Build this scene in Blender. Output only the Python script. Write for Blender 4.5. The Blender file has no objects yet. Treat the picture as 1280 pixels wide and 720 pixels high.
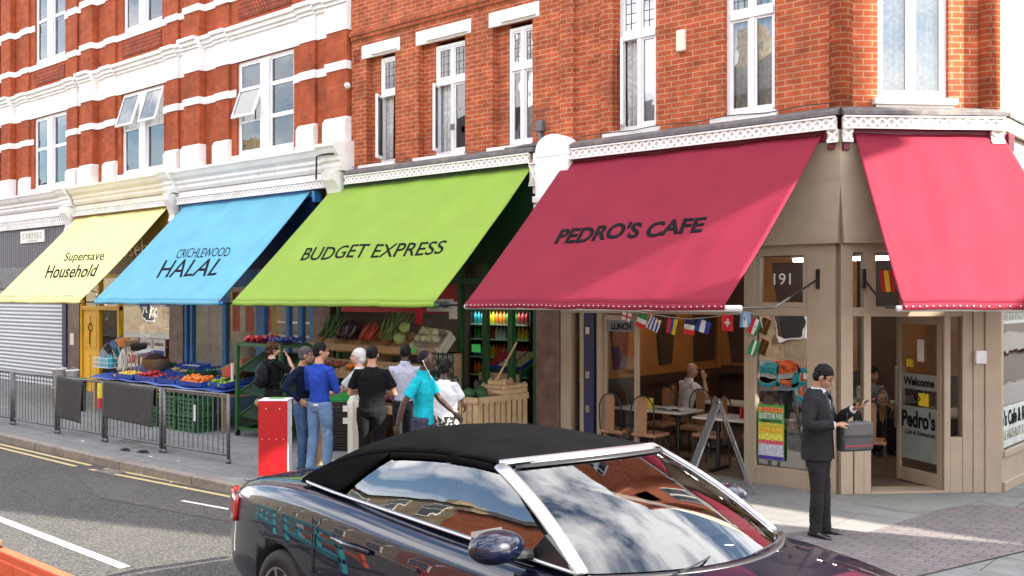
import bpy, bmesh, math, random
from mathutils import Vector, Matrix, noise
from math import radians as R_, sin, cos, pi

S = bpy.context.scene
COL = S.collection
random.seed(7)

# ------------------------------------------------------------------ camera
cam_d = bpy.data.cameras.new('camera'); cam = bpy.data.objects.new('camera', cam_d); COL.objects.link(cam)
cam.location = (4.78, -11.56, 2.41)
cam.rotation_euler = (R_(90), 0, R_(41.07))
cam_d.sensor_width = 36; cam_d.lens = 34.3; cam_d.shift_y = 10/1280
cam_d.clip_start = .05; cam_d.clip_end = 2000
S.camera = cam

# ------------------------------------------------------------------ light
SUN_AZ = 18.7      # degrees from +x towards +y
SUN_EL = 29
W = bpy.data.worlds.new('World'); S.world = W; W.use_nodes = True
wt = W.node_tree; wt.nodes.clear()
def wn(t, **k):
    n = wt.nodes.new(t)
    for a, b in k.items(): setattr(n, a, b)
    return n
sky = wn('ShaderNodeTexSky', sky_type='NISHITA', sun_disc=False, sun_elevation=R_(SUN_EL), sun_rotation=R_(90-SUN_AZ), air_density=1.0, dust_density=1.5, ozone_density=1.5)
tc = wn('ShaderNodeTexCoord'); mp = wn('ShaderNodeMapping'); mp.inputs['Scale'].default_value = (1, 1, 2.2)
cl = wn('ShaderNodeTexNoise'); cl.inputs['Scale'].default_value = 2.6; cl.inputs['Detail'].default_value = 7; cl.inputs['Roughness'].default_value = .58
cr = wn('ShaderNodeValToRGB'); cr.color_ramp.elements[0].position = .44; cr.color_ramp.elements[1].position = .60
mxw = wn('ShaderNodeMixRGB'); mxw.inputs[2].default_value = (11.4, 11.2, 11.2, 1)
bg = wn('ShaderNodeBackground'); bg.inputs['Strength'].default_value = .125
wo = wn('ShaderNodeOutputWorld')
L = wt.links.new
L(tc.outputs['Generated'], mp.inputs['Vector']); L(mp.outputs[0], cl.inputs['Vector']); L(cl.outputs['Fac'], cr.inputs[0])
L(cr.outputs[0], mxw.inputs[0]); L(sky.outputs[0], mxw.inputs[1]); L(mxw.outputs[0], bg.inputs['Color']); L(bg.outputs[0], wo.inputs['Surface'])

sd = bpy.data.lights.new('sun', 'SUN'); sd.energy = 5.0; sd.angle = R_(.5); sd.color = (1, .93, .82)
sun = bpy.data.objects.new('sun', sd); COL.objects.link(sun)
_d = Vector((cos(R_(SUN_AZ))*cos(R_(SUN_EL)), sin(R_(SUN_AZ))*cos(R_(SUN_EL)), sin(R_(SUN_EL))))
sun.rotation_euler = _d.to_track_quat('Z', 'Y').to_euler()

S.view_settings.view_transform = 'Standard'; S.view_settings.look = 'None'
S.view_settings.gamma = 1; S.view_settings.use_curve_mapping = False
S.view_settings.exposure = 1.84
S.render.engine = 'CYCLES'
S.cycles.max_bounces = 7; S.cycles.transparent_max_bounces = 16
S.cycles.caustics_reflective = False; S.cycles.caustics_refractive = False
S.cycles.use_denoising = True

# ------------------------------------------------------------------ materials
def newmat(name):
    m = bpy.data.materials.new(name); m.use_nodes = True; m.node_tree.nodes.clear()
    return m, m.node_tree
def lin(c):
    return tuple(((x/255+.055)/1.055)**2.4 if x/255 > .04045 else x/255/12.92 for x in c)
def mat(name, col, rough=.7, metal=0, var=.12, vs=6., bump=0., bs=60., spec=.5, coat=0., dirt=None, ds=1.2, sss=0, alpha=None):
    """base colour with large and small procedural variation, optional dirt stains and bump"""
    m, t = newmat(name); n = t.nodes; l = t.links.new
    p = n.new('ShaderNodeBsdfPrincipled'); o = n.new('ShaderNodeOutputMaterial'); l(p.outputs[0], o.inputs[0])
    p.inputs['Roughness'].default_value = rough; p.inputs['Metallic'].default_value = metal
    p.inputs['Specular IOR Level'].default_value = spec; p.inputs['Coat Weight'].default_value = coat
    if coat: p.inputs['Coat Roughness'].default_value = .02
    g = n.new('ShaderNodeNewGeometry')
    nz = n.new('ShaderNodeTexNoise'); nz.inputs['Scale'].default_value = vs; nz.inputs['Detail'].default_value = 5
    l(g.outputs['Position'], nz.inputs['Vector'])
    r = n.new('ShaderNodeValToRGB'); r.color_ramp.elements[0].position = .3; r.color_ramp.elements[1].position = .7
    a = tuple(max(0, c*(1-var)) for c in col[:3])+(1,); b = tuple(min(1, c*(1+var)) for c in col[:3])+(1,)
    r.color_ramp.elements[0].color = a; r.color_ramp.elements[1].color = b
    l(nz.outputs['Fac'], r.inputs[0]); out = r.outputs[0]
    if dirt:
        n2 = n.new('ShaderNodeTexNoise'); n2.inputs['Scale'].default_value = ds; n2.inputs['Detail'].default_value = 8; n2.inputs['Roughness'].default_value = .65
        l(g.outputs['Position'], n2.inputs['Vector'])
        r2 = n.new('ShaderNodeValToRGB'); r2.color_ramp.elements[0].position = .5; r2.color_ramp.elements[1].position = .72
        l(n2.outputs['Fac'], r2.inputs[0])
        mx = n.new('ShaderNodeMixRGB'); mx.inputs[2].default_value = tuple(dirt)+(1,)
        sc = n.new('ShaderNodeMath'); sc.operation = 'MULTIPLY'; sc.inputs[1].default_value = .7
        l(r2.outputs[0], sc.inputs[0]); l(sc.outputs[0], mx.inputs[0]); l(out, mx.inputs[1]); out = mx.outputs[0]
    l(out, p.inputs['Base Color'])
    if bump:
        n3 = n.new('ShaderNodeTexNoise'); n3.inputs['Scale'].default_value = bs; n3.inputs['Detail'].default_value = 4
        l(g.outputs['Position'], n3.inputs['Vector'])
        b_ = n.new('ShaderNodeBump'); b_.inputs['Strength'].default_value = bump; b_.inputs['Distance'].default_value = .01
        l(n3.outputs['Fac'], b_.inputs['Height']); l(b_.outputs[0], p.inputs['Normal'])
    if alpha is not None: p.inputs['Alpha'].default_value = alpha
    return m

def brick_mat(name, c1, c2, mortar, msize=.008, stain=(.06, .03, .02), squash=.225, row=.075, bump=.5, floor=False, sv=.35):
    m, t = newmat(name); n = t.nodes; l = t.links.new
    p = n.new('ShaderNodeBsdfPrincipled'); o = n.new('ShaderNodeOutputMaterial'); l(p.outputs[0], o.inputs[0])
    p.inputs['Roughness'].default_value = .88; p.inputs['Specular IOR Level'].default_value = .25
    g = n.new('ShaderNodeNewGeometry')
    if floor:
        vec = g.outputs['Position']
    else:   # u = position . (normal x z), v = z : the same bond on walls of any direction
        cx = n.new('ShaderNodeVectorMath'); cx.operation = 'CROSS_PRODUCT'; cx.inputs[1].default_value = (0, 0, 1)
        l(g.outputs['True Normal'], cx.inputs[0])
        dt = n.new('ShaderNodeVectorMath'); dt.operation = 'DOT_PRODUCT'; l(cx.outputs[0], dt.inputs[0]); l(g.outputs['Position'], dt.inputs[1])
        sp = n.new('ShaderNodeSeparateXYZ'); l(g.outputs['Position'], sp.inputs[0])
        cb = n.new('ShaderNodeCombineXYZ'); l(dt.outputs['Value'], cb.inputs[0]); l(sp.outputs['Z'], cb.inputs[1]); vec = cb.outputs[0]
    wob = n.new('ShaderNodeTexNoise'); wob.inputs['Scale'].default_value = 9; l(g.outputs['Position'], wob.inputs['Vector'])
    sb = n.new('ShaderNodeVectorMath'); sb.operation = 'SUBTRACT'; sb.inputs[1].default_value = (.5, .5, .5); l(wob.outputs['Color'], sb.inputs[0])
    ms = n.new('ShaderNodeVectorMath'); ms.operation = 'SCALE'; ms.inputs['Scale'].default_value = .012; l(sb.outputs[0], ms.inputs[0])
    ad = n.new('ShaderNodeVectorMath'); ad.operation = 'ADD'; l(vec, ad.inputs[0]); l(ms.outputs[0], ad.inputs[1])
    b = n.new('ShaderNodeTexBrick'); b.inputs['Scale'].default_value = 1; b.inputs['Brick Width'].default_value = squash
    b.inputs['Row Height'].default_value = row; b.inputs['Mortar Size'].default_value = msize; b.inputs['Mortar Smooth'].default_value = .2
    b.inputs['Color1'].default_value = c1+(1,); b.inputs['Color2'].default_value = c2+(1,); b.inputs['Mortar'].default_value = mortar+(1,)
    b.inputs['Bias'].default_value = -.1
    l(ad.outputs[0], b.inputs['Vector'])
    # stains and tone drift
    n1 = n.new('ShaderNodeTexNoise'); n1.inputs['Scale'].default_value = .9; n1.inputs['Detail'].default_value = 9; n1.inputs['Roughness'].default_value = .7; l(g.outputs['Position'], n1.inputs['Vector'])
    r1 = n.new('ShaderNodeValToRGB'); r1.color_ramp.elements[0].position = .5; r1.color_ramp.elements[1].position = .78; l(n1.outputs['Fac'], r1.inputs[0])
    k = n.new('ShaderNodeMath'); k.operation = 'MULTIPLY'; k.inputs[1].default_value = .75; l(r1.outputs[0], k.inputs[0])
    mx = n.new('ShaderNodeMixRGB'); mx.inputs[2].default_value = stain+(1,); l(k.outputs[0], mx.inputs[0]); l(b.outputs['Color'], mx.inputs[1])
    n2 = n.new('ShaderNodeTexNoise'); n2.inputs['Scale'].default_value = 5; n2.inputs['Detail'].default_value = 6; l(g.outputs['Position'], n2.inputs['Vector'])
    hs = n.new('ShaderNodeHueSaturation'); l(mx.outputs[0], hs.inputs['Color'])
    mr = n.new('ShaderNodeMapRange'); mr.inputs['To Min'].default_value = 1-sv; mr.inputs['To Max'].default_value = 1+sv; mr.inputs['From Min'].default_value = .25; mr.inputs['From Max'].default_value = .75
    l(n2.outputs['Fac'], mr.inputs['Value']); l(mr.outputs[0], hs.inputs['Value'])
    l(hs.outputs[0], p.inputs['Base Color'])
    inv = n.new('ShaderNodeMath'); inv.operation = 'SUBTRACT'; inv.inputs[0].default_value = 1; l(b.outputs['Fac'], inv.inputs[1])
    n3 = n.new('ShaderNodeTexNoise'); n3.inputs['Scale'].default_value = 70; l(g.outputs['Position'], n3.inputs['Vector'])
    a2 = n.new('ShaderNodeMath'); a2.operation = 'MULTIPLY_ADD'; a2.inputs[1].default_value = .35; l(n3.outputs['Fac'], a2.inputs[0]); l(inv.outputs[0], a2.inputs[2])
    bp = n.new('ShaderNodeBump'); bp.inputs['Strength'].default_value = bump; bp.inputs['Distance'].default_value = .008
    l(a2.outputs[0], bp.inputs['Height']); l(bp.outputs[0], p.inputs['Normal'])
    return m

def glass_mat(name, tint=(1, 1, 1), ior=1.5, base=.04, rough=.005, dens=0., boost=1.):
    m, t = newmat(name); n = t.nodes; l = t.links.new
    o = n.new('ShaderNodeOutputMaterial'); mx = n.new('ShaderNodeMixShader')
    fr = n.new('ShaderNodeFresnel'); fr.inputs['IOR'].default_value = ior
    g = n.new('ShaderNodeNewGeometry'); nz = n.new('ShaderNodeTexNoise'); nz.inputs['Scale'].default_value = 2.2; l(g.outputs['Position'], nz.inputs['Vector'])
    bp = n.new('ShaderNodeBump'); bp.inputs['Strength'].default_value = .05; bp.inputs['Distance'].default_value = .05; l(nz.outputs['Fac'], bp.inputs['Height'])
    mul = n.new('ShaderNodeMath'); mul.operation = 'MULTIPLY_ADD'; mul.inputs[1].default_value = boost; mul.inputs[2].default_value = base; mul.use_clamp = True
    l(fr.outputs[0], mul.inputs[0]); l(mul.outputs[0], mx.inputs[0])
    tr = n.new('ShaderNodeBsdfTransparent'); tr.inputs[0].default_value = tint+(1,)
    gl = n.new('ShaderNodeBsdfGlossy'); gl.inputs['Roughness'].default_value = rough; l(bp.outputs[0], gl.inputs['Normal'])
    l(tr.outputs[0], mx.inputs[1]); l(gl.outputs[0], mx.inputs[2]); l(mx.outputs[0], o.inputs[0])
    return m

def stripe_mat(name, c1, c2, scale, axis='X', rough=.6, bump=.4):
    m, t = newmat(name); n = t.nodes; l = t.links.new
    p = n.new('ShaderNodeBsdfPrincipled'); o = n.new('ShaderNodeOutputMaterial'); l(p.outputs[0], o.inputs[0]); p.inputs['Roughness'].default_value = rough
    g = n.new('ShaderNodeNewGeometry'); sp = n.new('ShaderNodeSeparateXYZ'); l(g.outputs['Position'], sp.inputs[0])
    mu = n.new('ShaderNodeMath'); mu.operation = 'MULTIPLY'; mu.inputs[1].default_value = scale*2*pi; l(sp.outputs[axis], mu.inputs[0])
    s = n.new('ShaderNodeMath'); s.operation = 'SINE'; l(mu.outputs[0], s.inputs[0])
    mr = n.new('ShaderNodeMapRange'); mr.inputs['From Min'].default_value = -1; l(s.outputs[0], mr.inputs['Value'])
    mx = n.new('ShaderNodeMixRGB'); mx.inputs[1].default_value = c1+(1,); mx.inputs[2].default_value = c2+(1,)
    l(mr.outputs[0], mx.inputs[0]); l(mx.outputs[0], p.inputs['Base Color'])
    bp = n.new('ShaderNodeBump'); bp.inputs['Strength'].default_value = bump; bp.inputs['Distance'].default_value = .02; l(mr.outputs[0], bp.inputs['Height']); l(bp.outputs[0], p.inputs['Normal'])
    return m

M = {}
M['brick_a'] = brick_mat('brick_red_terrace', (.42, .094, .034), (.33, .068, .026), (.28, .09, .045), .004, stain=(.12, .035, .022), sv=.22, bump=.25)
M['brick_b'] = brick_mat('brick_orange_corner', (.46, .100, .036), (.35, .072, .028), (.46, .24, .14), .009, stain=(.14, .055, .035))
M['brick_c'] = brick_mat('brick_yellow_stock', (.42, .33, .2), (.33, .25, .15), (.35, .3, .25), .008)
M['terracotta'] = brick_mat('terracotta_panel', (.42, .10, .045), (.36, .08, .038), (.20, .05, .028), .02, squash=.12, row=.09, bump=1.)
M['white'] = mat('white_painted_render', (.86, .85, .82), .6, var=.04, vs=3, bump=.06, bs=60, dirt=(.66, .62, .55), ds=2.5)
M['cream'] = mat('cream_painted_render', (.80, .76, .64), .7, var=.04, vs=3, bump=.15, dirt=(.7, .62, .42), ds=2)
M['creamwall'] = mat('cream_side_wall', (.82, .76, .58), .8, var=.05, vs=1.5, bump=.2)
M['upvc'] = mat('white_window_frame', (.82, .82, .82), .35, var=.03, vs=5)
M['lead'] = mat('grey_lead_flashing', (.13, .12, .12), .6, var=.25, vs=8, bump=.3, dirt=(.28, .24, .16), ds=4)
M['beige'] = mat('beige_painted_timber', (.39, .305, .21), .5, var=.06, vs=4, bump=.05, bs=40)
M['trel_ground'] = mat('grey_trellis_ground', (.60, .58, .53), .8, var=.25, vs=20)  # board behind the diagonals, a darker grey than the white relief
def ground_mat(name, c1, c2, speck, s1=1.1, sp=220, rough=.9, patch=None, patchs=.35):
    m, t = newmat(name); n = t.nodes; l = t.links.new
    p = n.new('ShaderNodeBsdfPrincipled'); o = n.new('ShaderNodeOutputMaterial'); l(p.outputs[0], o.inputs[0]); p.inputs['Roughness'].default_value = rough
    p.inputs['Specular IOR Level'].default_value = .3
    g = n.new('ShaderNodeNewGeometry')
    a = n.new('ShaderNodeTexNoise'); a.inputs['Scale'].default_value = s1; a.inputs['Detail'].default_value = 8; a.inputs['Roughness'].default_value = .6; l(g.outputs['Position'], a.inputs['Vector'])
    r = n.new('ShaderNodeValToRGB'); r.color_ramp.elements[0].position = .35; r.color_ramp.elements[1].position = .65
    r.color_ramp.elements[0].color = c1+(1,); r.color_ramp.elements[1].color = c2+(1,); l(a.outputs['Fac'], r.inputs[0])
    v = n.new('ShaderNodeTexVoronoi'); v.inputs['Scale'].default_value = sp; l(g.outputs['Position'], v.inputs['Vector'])
    r2 = n.new('ShaderNodeValToRGB'); r2.color_ramp.elements[0].position = .45; r2.color_ramp.elements[0].color = (1, 1, 1, 1); r2.color_ramp.elements[1].position = .9; r2.color_ramp.elements[1].color = (0, 0, 0, 1)
    sp_ = n.new('ShaderNodeSeparateXYZ'); l(v.outputs['Color'], sp_.inputs[0]); l(sp_.outputs['X'], r2.inputs[0])
    mx = n.new('ShaderNodeMixRGB'); mx.inputs[1].default_value = speck+(1,); l(r2.outputs[0], mx.inputs[0]); l(r.outputs[0], mx.inputs[2])
    l(mx.outputs[0], p.inputs['Base Color'])
    bp = n.new('ShaderNodeBump'); bp.inputs['Strength'].default_value = .5; bp.inputs['Distance'].default_value = .006; l(sp_.outputs['Y'], bp.inputs['Height']); l(bp.outputs[0], p.inputs['Normal'])
    return m
M['asphalt'] = ground_mat('asphalt_surface', (.040, .041, .042), (.060, .059, .056), (.14, .13, .115), .5, 75)
M['slab'] = brick_mat('concrete_paving_slabs', (.21, .207, .2), (.18, .178, .172), (.085, .083, .08), .008, stain=(.16, .155, .14), squash=.9, row=.6, bump=.15, floor=True, sv=.18)
M['apron'] = brick_mat('pale_concrete_apron', (.24, .235, .225), (.215, .21, .2), (.15, .147, .14), .008, stain=(.27, .26, .24), squash=1.2, row=.9, bump=.1, floor=True, sv=.12)
M['threshold'] = ground_mat('grey_green_concrete', (.17, .18, .16), (.22, .225, .2), (.28, .28, .25), 1.5, 90)
M['paver'] = brick_mat('small_block_paving', (.20, .175, .17), (.16, .145, .145), (.10, .09, .09), .008, stain=(.15, .13, .125), squash=.2, row=.1, bump=.4, floor=True, sv=.15)
M['kerb'] = mat('granite_kerb', (.25, .22, .18), .85, var=.2, vs=14, bump=.4, dirt=(.11, .09, .07), ds=3)
def paint(name, c, wear=.5):
    m, t = newmat(name); n = t.nodes; l = t.links.new
    p = n.new('ShaderNodeBsdfPrincipled'); o = n.new('ShaderNodeOutputMaterial'); mx = n.new('ShaderNodeMixShader'); tr = n.new('ShaderNodeBsdfTransparent')
    g = n.new('ShaderNodeNewGeometry'); a = n.new('ShaderNodeTexNoise'); a.inputs['Scale'].default_value = 28; a.inputs['Detail'].default_value = 8; a.inputs['Roughness'].default_value = .8; l(g.outputs['Position'], a.inputs['Vector'])
    r = n.new('ShaderNodeValToRGB'); r.color_ramp.elements[0].position = wear-.09; r.color_ramp.elements[1].position = wear+.05; l(a.outputs['Fac'], r.inputs[0])
    p.inputs['Base Color'].default_value = c+(1,); p.inputs['Roughness'].default_value = .7
    l(r.outputs[0], mx.inputs[0]); l(tr.outputs[0], mx.inputs[1]); l(p.outputs[0], mx.inputs[2]); l(mx.outputs[0], o.inputs[0])
    return m
M['yline'] = paint('worn_yellow_road_paint', (.55, .43, .2), .40)
M['wline'] = paint('worn_white_road_paint', (.75, .74, .68), .42)
def fabric(name, c, var=.08, tr=.12, rough=.75):
    m, t = newmat(name); n = t.nodes; l = t.links.new
    p = n.new('ShaderNodeBsdfPrincipled'); o = n.new('ShaderNodeOutputMaterial'); p.inputs['Roughness'].default_value = rough; p.inputs['Specular IOR Level'].default_value = .2
    g = n.new('ShaderNodeNewGeometry'); a = n.new('ShaderNodeTexNoise'); a.inputs['Scale'].default_value = 1.6; a.inputs['Detail'].default_value = 7; l(g.outputs['Position'], a.inputs['Vector'])
    r = n.new('ShaderNodeValToRGB'); r.color_ramp.elements[0].position = .3; r.color_ramp.elements[1].position = .7
    r.color_ramp.elements[0].color = tuple(x*(1-var) for x in c)+(1,); r.color_ramp.elements[1].color = tuple(min(1, x*(1+var)) for x in c)+(1,)
    l(a.outputs['Fac'], r.inputs[0]); l(r.outputs[0], p.inputs['Base Color'])
    b = n.new('ShaderNodeTexNoise'); b.inputs['Scale'].default_value = 260; l(g.outputs['Position'], b.inputs['Vector'])
    bp = n.new('ShaderNodeBump'); bp.inputs['Strength'].default_value = .12; bp.inputs['Distance'].default_value = .004; l(b.outputs['Fac'], bp.inputs['Height']); l(bp.outputs[0], p.inputs['Normal'])
    tl = n.new('ShaderNodeBsdfTranslucent'); l(r.outputs[0], tl.inputs[0]); mx = n.new('ShaderNodeMixShader'); mx.inputs[0].default_value = tr
    l(p.outputs[0], mx.inputs[1]); l(tl.outputs[0], mx.inputs[2]); l(mx.outputs[0], o.inputs[0])
    return m
M['aw_red'] = fabric('crimson_awning_fabric', (.255, .019, .041))
M['aw_green'] = fabric('lime_awning_fabric', (.285, .43, .065))
M['aw_blue'] = fabric('sky_blue_awning_fabric', (.16, .46, .60))
M['aw_yellow'] = fabric('pale_yellow_awning_fabric', (.90, .87, .38))
M['ink'] = mat('black_lettering', (.008, .008, .011), .8, var=.1, spec=.1)
M['inkgrey'] = mat('faded_grey_lettering', (.35, .35, .25), .7)
M['glass'] = glass_mat('window_glass', (.93, .95, .95), base=.06, boost=1.3)
M['shopglass'] = glass_mat('shop_window_glass', (.93, .95, .95), base=.0, boost=.5)
M['carglass'] = glass_mat('tinted_car_glass', (.42, .50, .50), ior=1.55, base=.10, boost=1.3)
M['lace'] = mat('white_lace_curtain', (.78, .78, .76), .9, var=.2, vs=18)
M['dark'] = mat('dark_interior', (.03, .028, .026), .8)
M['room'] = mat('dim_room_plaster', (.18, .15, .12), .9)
M['metal'] = mat('grey_brushed_metal', (.45, .45, .45), .35, 1, var=.1)
M['steelp'] = mat('galvanised_grey_steel', (.16, .165, .17), .5, .5, var=.25, vs=25, dirt=(.09, .07, .06), ds=6)
M['black'] = mat('black_painted_steel', (.015, .015, .016), .4)
M['shutter'] = stripe_mat('ribbed_roller_shutter', (.30, .32, .33), (.66, .68, .70), 1/.105, 'Z', .5, .9)
M['corrug'] = stripe_mat('corrugated_grey_fascia', (.055, .05, .06), (.15, .145, .17), 1/.14, 'X', .6, .8)
M['navy'] = mat('navy_painted_metal', (.022, .028, .085), .5)
M['marble'] = mat('brown_marble_cladding', (.14, .085, .07), .35, var=.35, vs=5, dirt=(.22, .16, .13), ds=3)
M['yellowp'] = mat('yellow_painted_door', (.85, .49, .015), .5, var=.10, vs=3)
M['gold'] = mat('gold_fascia', (.30, .17, .012), .5, var=.1)
M['bluep'] = mat('blue_painted_frame', (.025, .18, .44), .45, var=.1)
M['bluef'] = mat('dark_blue_fascia', (.008, .02, .07), .3)
M['greenp'] = mat('green_painted_frame', (.02, .085, .025), .5, var=.15)
M['greenf'] = mat('dark_green_fascia', (.008, .035, .012), .4)
M['maroon'] = mat('maroon_painted_box', (.16, .012, .03), .5)
M['orangew'] = mat('orange_wood_panelling', (.34, .13, .03), .5, var=.15, vs=2.5)
M['woodd'] = mat('dark_stained_wood', (.055, .025, .013), .5, var=.2, vs=4)
M['wood'] = mat('bare_pine_slats', (.52, .36, .19), .75, var=.16, vs=9, bump=.2, bs=30)
M['woodm'] = mat('tan_plywood', (.38, .24, .12), .7, var=.15)
M['floorw'] = mat('brown_tile_floor', (.17, .115, .075), .35, var=.2, vs=3)
M['poster'] = mat('white_paper', (.78, .76, .72), .6)
M['redp'] = mat('red_gloss_panel', (.46, .008, .012), .4, var=.10, dirt=(.22, .02, .015), ds=7)
M['orangep'] = mat('orange_plastic', (.72, .105, .03), .45, var=.1, vs=5, dirt=(.5, .1, .05), ds=5)
M['tealp'] = mat('teal_plastic', (.02, .30, .36), .45, var=.1, vs=5)
M['whitep'] = mat('white_plastic', (.75, .75, .75), .4)
M['cardb'] = mat('brown_cardboard', (.27, .12, .06), .85, var=.12)
M['gcrate'] = mat('green_plastic_crate', (.012, .10, .025), .45, var=.2)
M['tarp'] = mat('blue_plastic_sheet', (.025, .07, .32), .4, var=.3, vs=12, bump=.6, bs=20)
M['mat_rubber'] = mat('dark_grey_rubber_matting', (.045, .042, .040), .85, var=.2, vs=14, bump=.4)
M['curtwhite'] = mat('cream_blind', (.62, .6, .52), .85)
def col(name, c, rough=.6, **k):
    if name not in M: M[name] = mat(name, c, rough, **k)
    return M[name]

# ------------------------------------------------------------------ helpers
def tag(o, label=None, cat=None, group=None, kind=None):
    if label: o['label'] = label
    if cat: o['category'] = cat
    if group: o['group'] = group
    if kind: o['kind'] = kind
    return o
def thing(name, label, cat, loc=(0, 0, 0), rz=0, group=None):
    o = bpy.data.objects.new(name, None); COL.objects.link(o); o.location = loc; o.rotation_euler = (0, 0, rz)
    o.empty_display_size = .1
    return tag(o, label, cat, group)
def world_of(p):
    m = Matrix.Identity(4)
    while p is not None:
        m = Matrix.LocRotScale(p.location, p.rotation_euler, p.scale) @ m; p = p.parent
    return m
class MB:
    def __init__(s): s.bm = bmesh.new(); s.mats = []; s.mi = 0
    def use(s, m):
        if m not in s.mats: s.mats.append(m)
        s.mi = s.mats.index(m); return s
    def _f(s, vs):
        try: f = s.bm.faces.new(vs); f.material_index = s.mi; return f
        except ValueError: return None
    def box(s, x0, x1, y0, y1, z0, z1, T=None):
        x0, x1 = min(x0, x1), max(x0, x1); y0, y1 = min(y0, y1), max(y0, y1); z0, z1 = min(z0, z1), max(z0, z1)
        c = [Vector((x, y, z)) for z in (z0, z1) for y in (y0, y1) for x in (x0, x1)]
        if T: c = [T @ v for v in c]
        v = [s.bm.verts.new(p) for p in c]
        for q in ((0, 2, 3, 1), (4, 5, 7, 6), (0, 1, 5, 4), (2, 6, 7, 3), (0, 4, 6, 2), (1, 3, 7, 5)): s._f([v[i] for i in q])
        return s
    def quad(s, *pts):
        s._f([s.bm.verts.new(Vector(p)) for p in pts]); return s
    def prism(s, pts, axis, a, b, T=None):
        """extrude a 2-D outline along axis; outline in the other two axes (x,y),(x,z) or (y,z)"""
        def mk(p, t):
            q = {'x': (t, p[0], p[1]), 'y': (p[0], t, p[1]), 'z': (p[0], p[1], t)}[axis]
            q = Vector(q); return T @ q if T else q
        va = [s.bm.verts.new(mk(p, a)) for p in pts]; vb = [s.bm.verts.new(mk(p, b)) for p in pts]
        s._f(va[::-1]); s._f(vb); n = len(pts)
        for i in range(n): s._f([va[i], va[(i+1) % n], vb[(i+1) % n], vb[i]])
        return s
    def tube(s, pts, r, n=8, cap=True, up=None, closed=False):
        pts = [Vector(p) for p in pts]; rs = r if isinstance(r, (list, tuple)) else [r]*len(pts)
        rings = []; prev = None
        for i, p in enumerate(pts):
            if closed: d = (pts[(i+1) % len(pts)]-pts[i-1])
            else: d = (pts[min(i+1, len(pts)-1)]-pts[max(i-1, 0)])
            if d.length < 1e-9: d = Vector((0, 0, 1))
            d.normalize()
            u = Vector(up) if up is not None else (prev if prev is not None else (Vector((0, 0, 1)) if abs(d.z) < .9 else Vector((1, 0, 0))))
            a = u-d*u.dot(d)
            if a.length < 1e-6: a = d.orthogonal()
            a.normalize(); prev = a; b = d.cross(a)
            ra, rb = rs[i] if isinstance(rs[i], (list, tuple)) else (rs[i], rs[i])
            rings.append([s.bm.verts.new(p+a*(ra*cos(2*pi*k/n))+b*(rb*sin(2*pi*k/n))) for k in range(n)])
        m = len(rings)
        for i in range(m if closed else m-1):
            A, B = rings[i], rings[(i+1) % m]
            for k in range(n): s._f([A[k], A[(k+1) % n], B[(k+1) % n], B[k]])
        if cap and not closed: s._f(rings[0][::-1]); s._f(rings[-1])
        return s
    def loft(s, secs):
        """secs: lists of points, closed rings, capped"""
        rings = [[s.bm.verts.new(Vector(p)) for p in q] for q in secs]; n = len(rings[0])
        for A, B in zip(rings, rings[1:]):
            for k in range(n): s._f([A[k], A[(k+1) % n], B[(k+1) % n], B[k]])
        s._f(rings[0][::-1]); s._f(rings[-1]); return s
    def ell(s, c, r, n=14, m=9, T=None, rot=None):
        c = Vector(c); secs = []
        top = None
        for i in range(1, m):
            th = pi*i/m
            ring = []
            for k in range(n):
                p = Vector((r[0]*sin(th)*cos(2*pi*k/n), r[1]*sin(th)*sin(2*pi*k/n), -r[2]*cos(th)))
                if rot: p = rot @ p
                p = c+p
                if T: p = T @ p
                ring.append(s.bm.verts.new(p))
            secs.append(ring)
        for A, B in zip(secs, secs[1:]):
            for k in range(n): s._f([A[k], A[(k+1) % n], B[(k+1) % n], B[k]])
        def pole(z):
            p = Vector((0, 0, z))
            if rot: p = rot @ p
            p = c+p
            return s.bm.verts.new(T @ p if T else p)
        a = pole(-r[2]); b = pole(r[2])
        for k in range(n):
            s._f([a, secs[0][(k+1) % n], secs[0][k]]); s._f([b, secs[-1][k], secs[-1][(k+1) % n]])
        return s
    def lathe(s, prof, c=(0, 0, 0), n=20, T=None):
        c = Vector(c); rings = []
        for (r, z) in prof:
            ring = []
            for k in range(n):
                p = c+Vector((r*cos(2*pi*k/n), r*sin(2*pi*k/n), z))
                ring.append(s.bm.verts.new(T @ p if T else p))
            rings.append(ring)
        for A, B in zip(rings, rings[1:]):
            for k in range(n): s._f([A[k], A[(k+1) % n], B[(k+1) % n], B[k]])
        s._f(rings[0][::-1]); s._f(rings[-1]); return s
    def grid(s, f, nu, nv, mf=None):
        g = [[s.bm.verts.new(Vector(f(i/nu, j/nv))) for j in range(nv+1)] for i in range(nu+1)]
        for i in range(nu):
            for j in range(nv):
                if mf: s.use(mf((i+.5)/nu, (j+.5)/nv))
                s._f([g[i][j], g[i+1][j], g[i+1][j+1], g[i][j+1]])
        return s
    def build(s, name, m=None, parent=None, T=None, local=False, smooth=False, bev=0., solid=0., sub=0, label=None, recalc=True, off=0.):
        """vertices are in world space (after T) unless local; a parent gets them in its own space"""
        if T: s.bm.transform(T)
        if parent is not None and not local: s.bm.transform(world_of(parent).inverted())
        if recalc:
            bmesh.ops.recalc_face_normals(s.bm, faces=s.bm.faces[:])
            if len(s.bm.faces) < 6000 and all(e.is_manifold for e in s.bm.edges) and s.bm.calc_volume(signed=True) < 0: bmesh.ops.reverse_faces(s.bm, faces=s.bm.faces[:])
        me = bpy.data.meshes.new(name); s.bm.to_mesh(me); s.bm.free()
        if m is not None: me.materials.append(m)
        else:
            for q in s.mats: me.materials.append(q)
        if smooth:
            me.polygons.foreach_set('use_smooth', [True]*len(me.polygons))
        o = bpy.data.objects.new(name, me); COL.objects.link(o)
        if parent is not None: o.parent = parent
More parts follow.
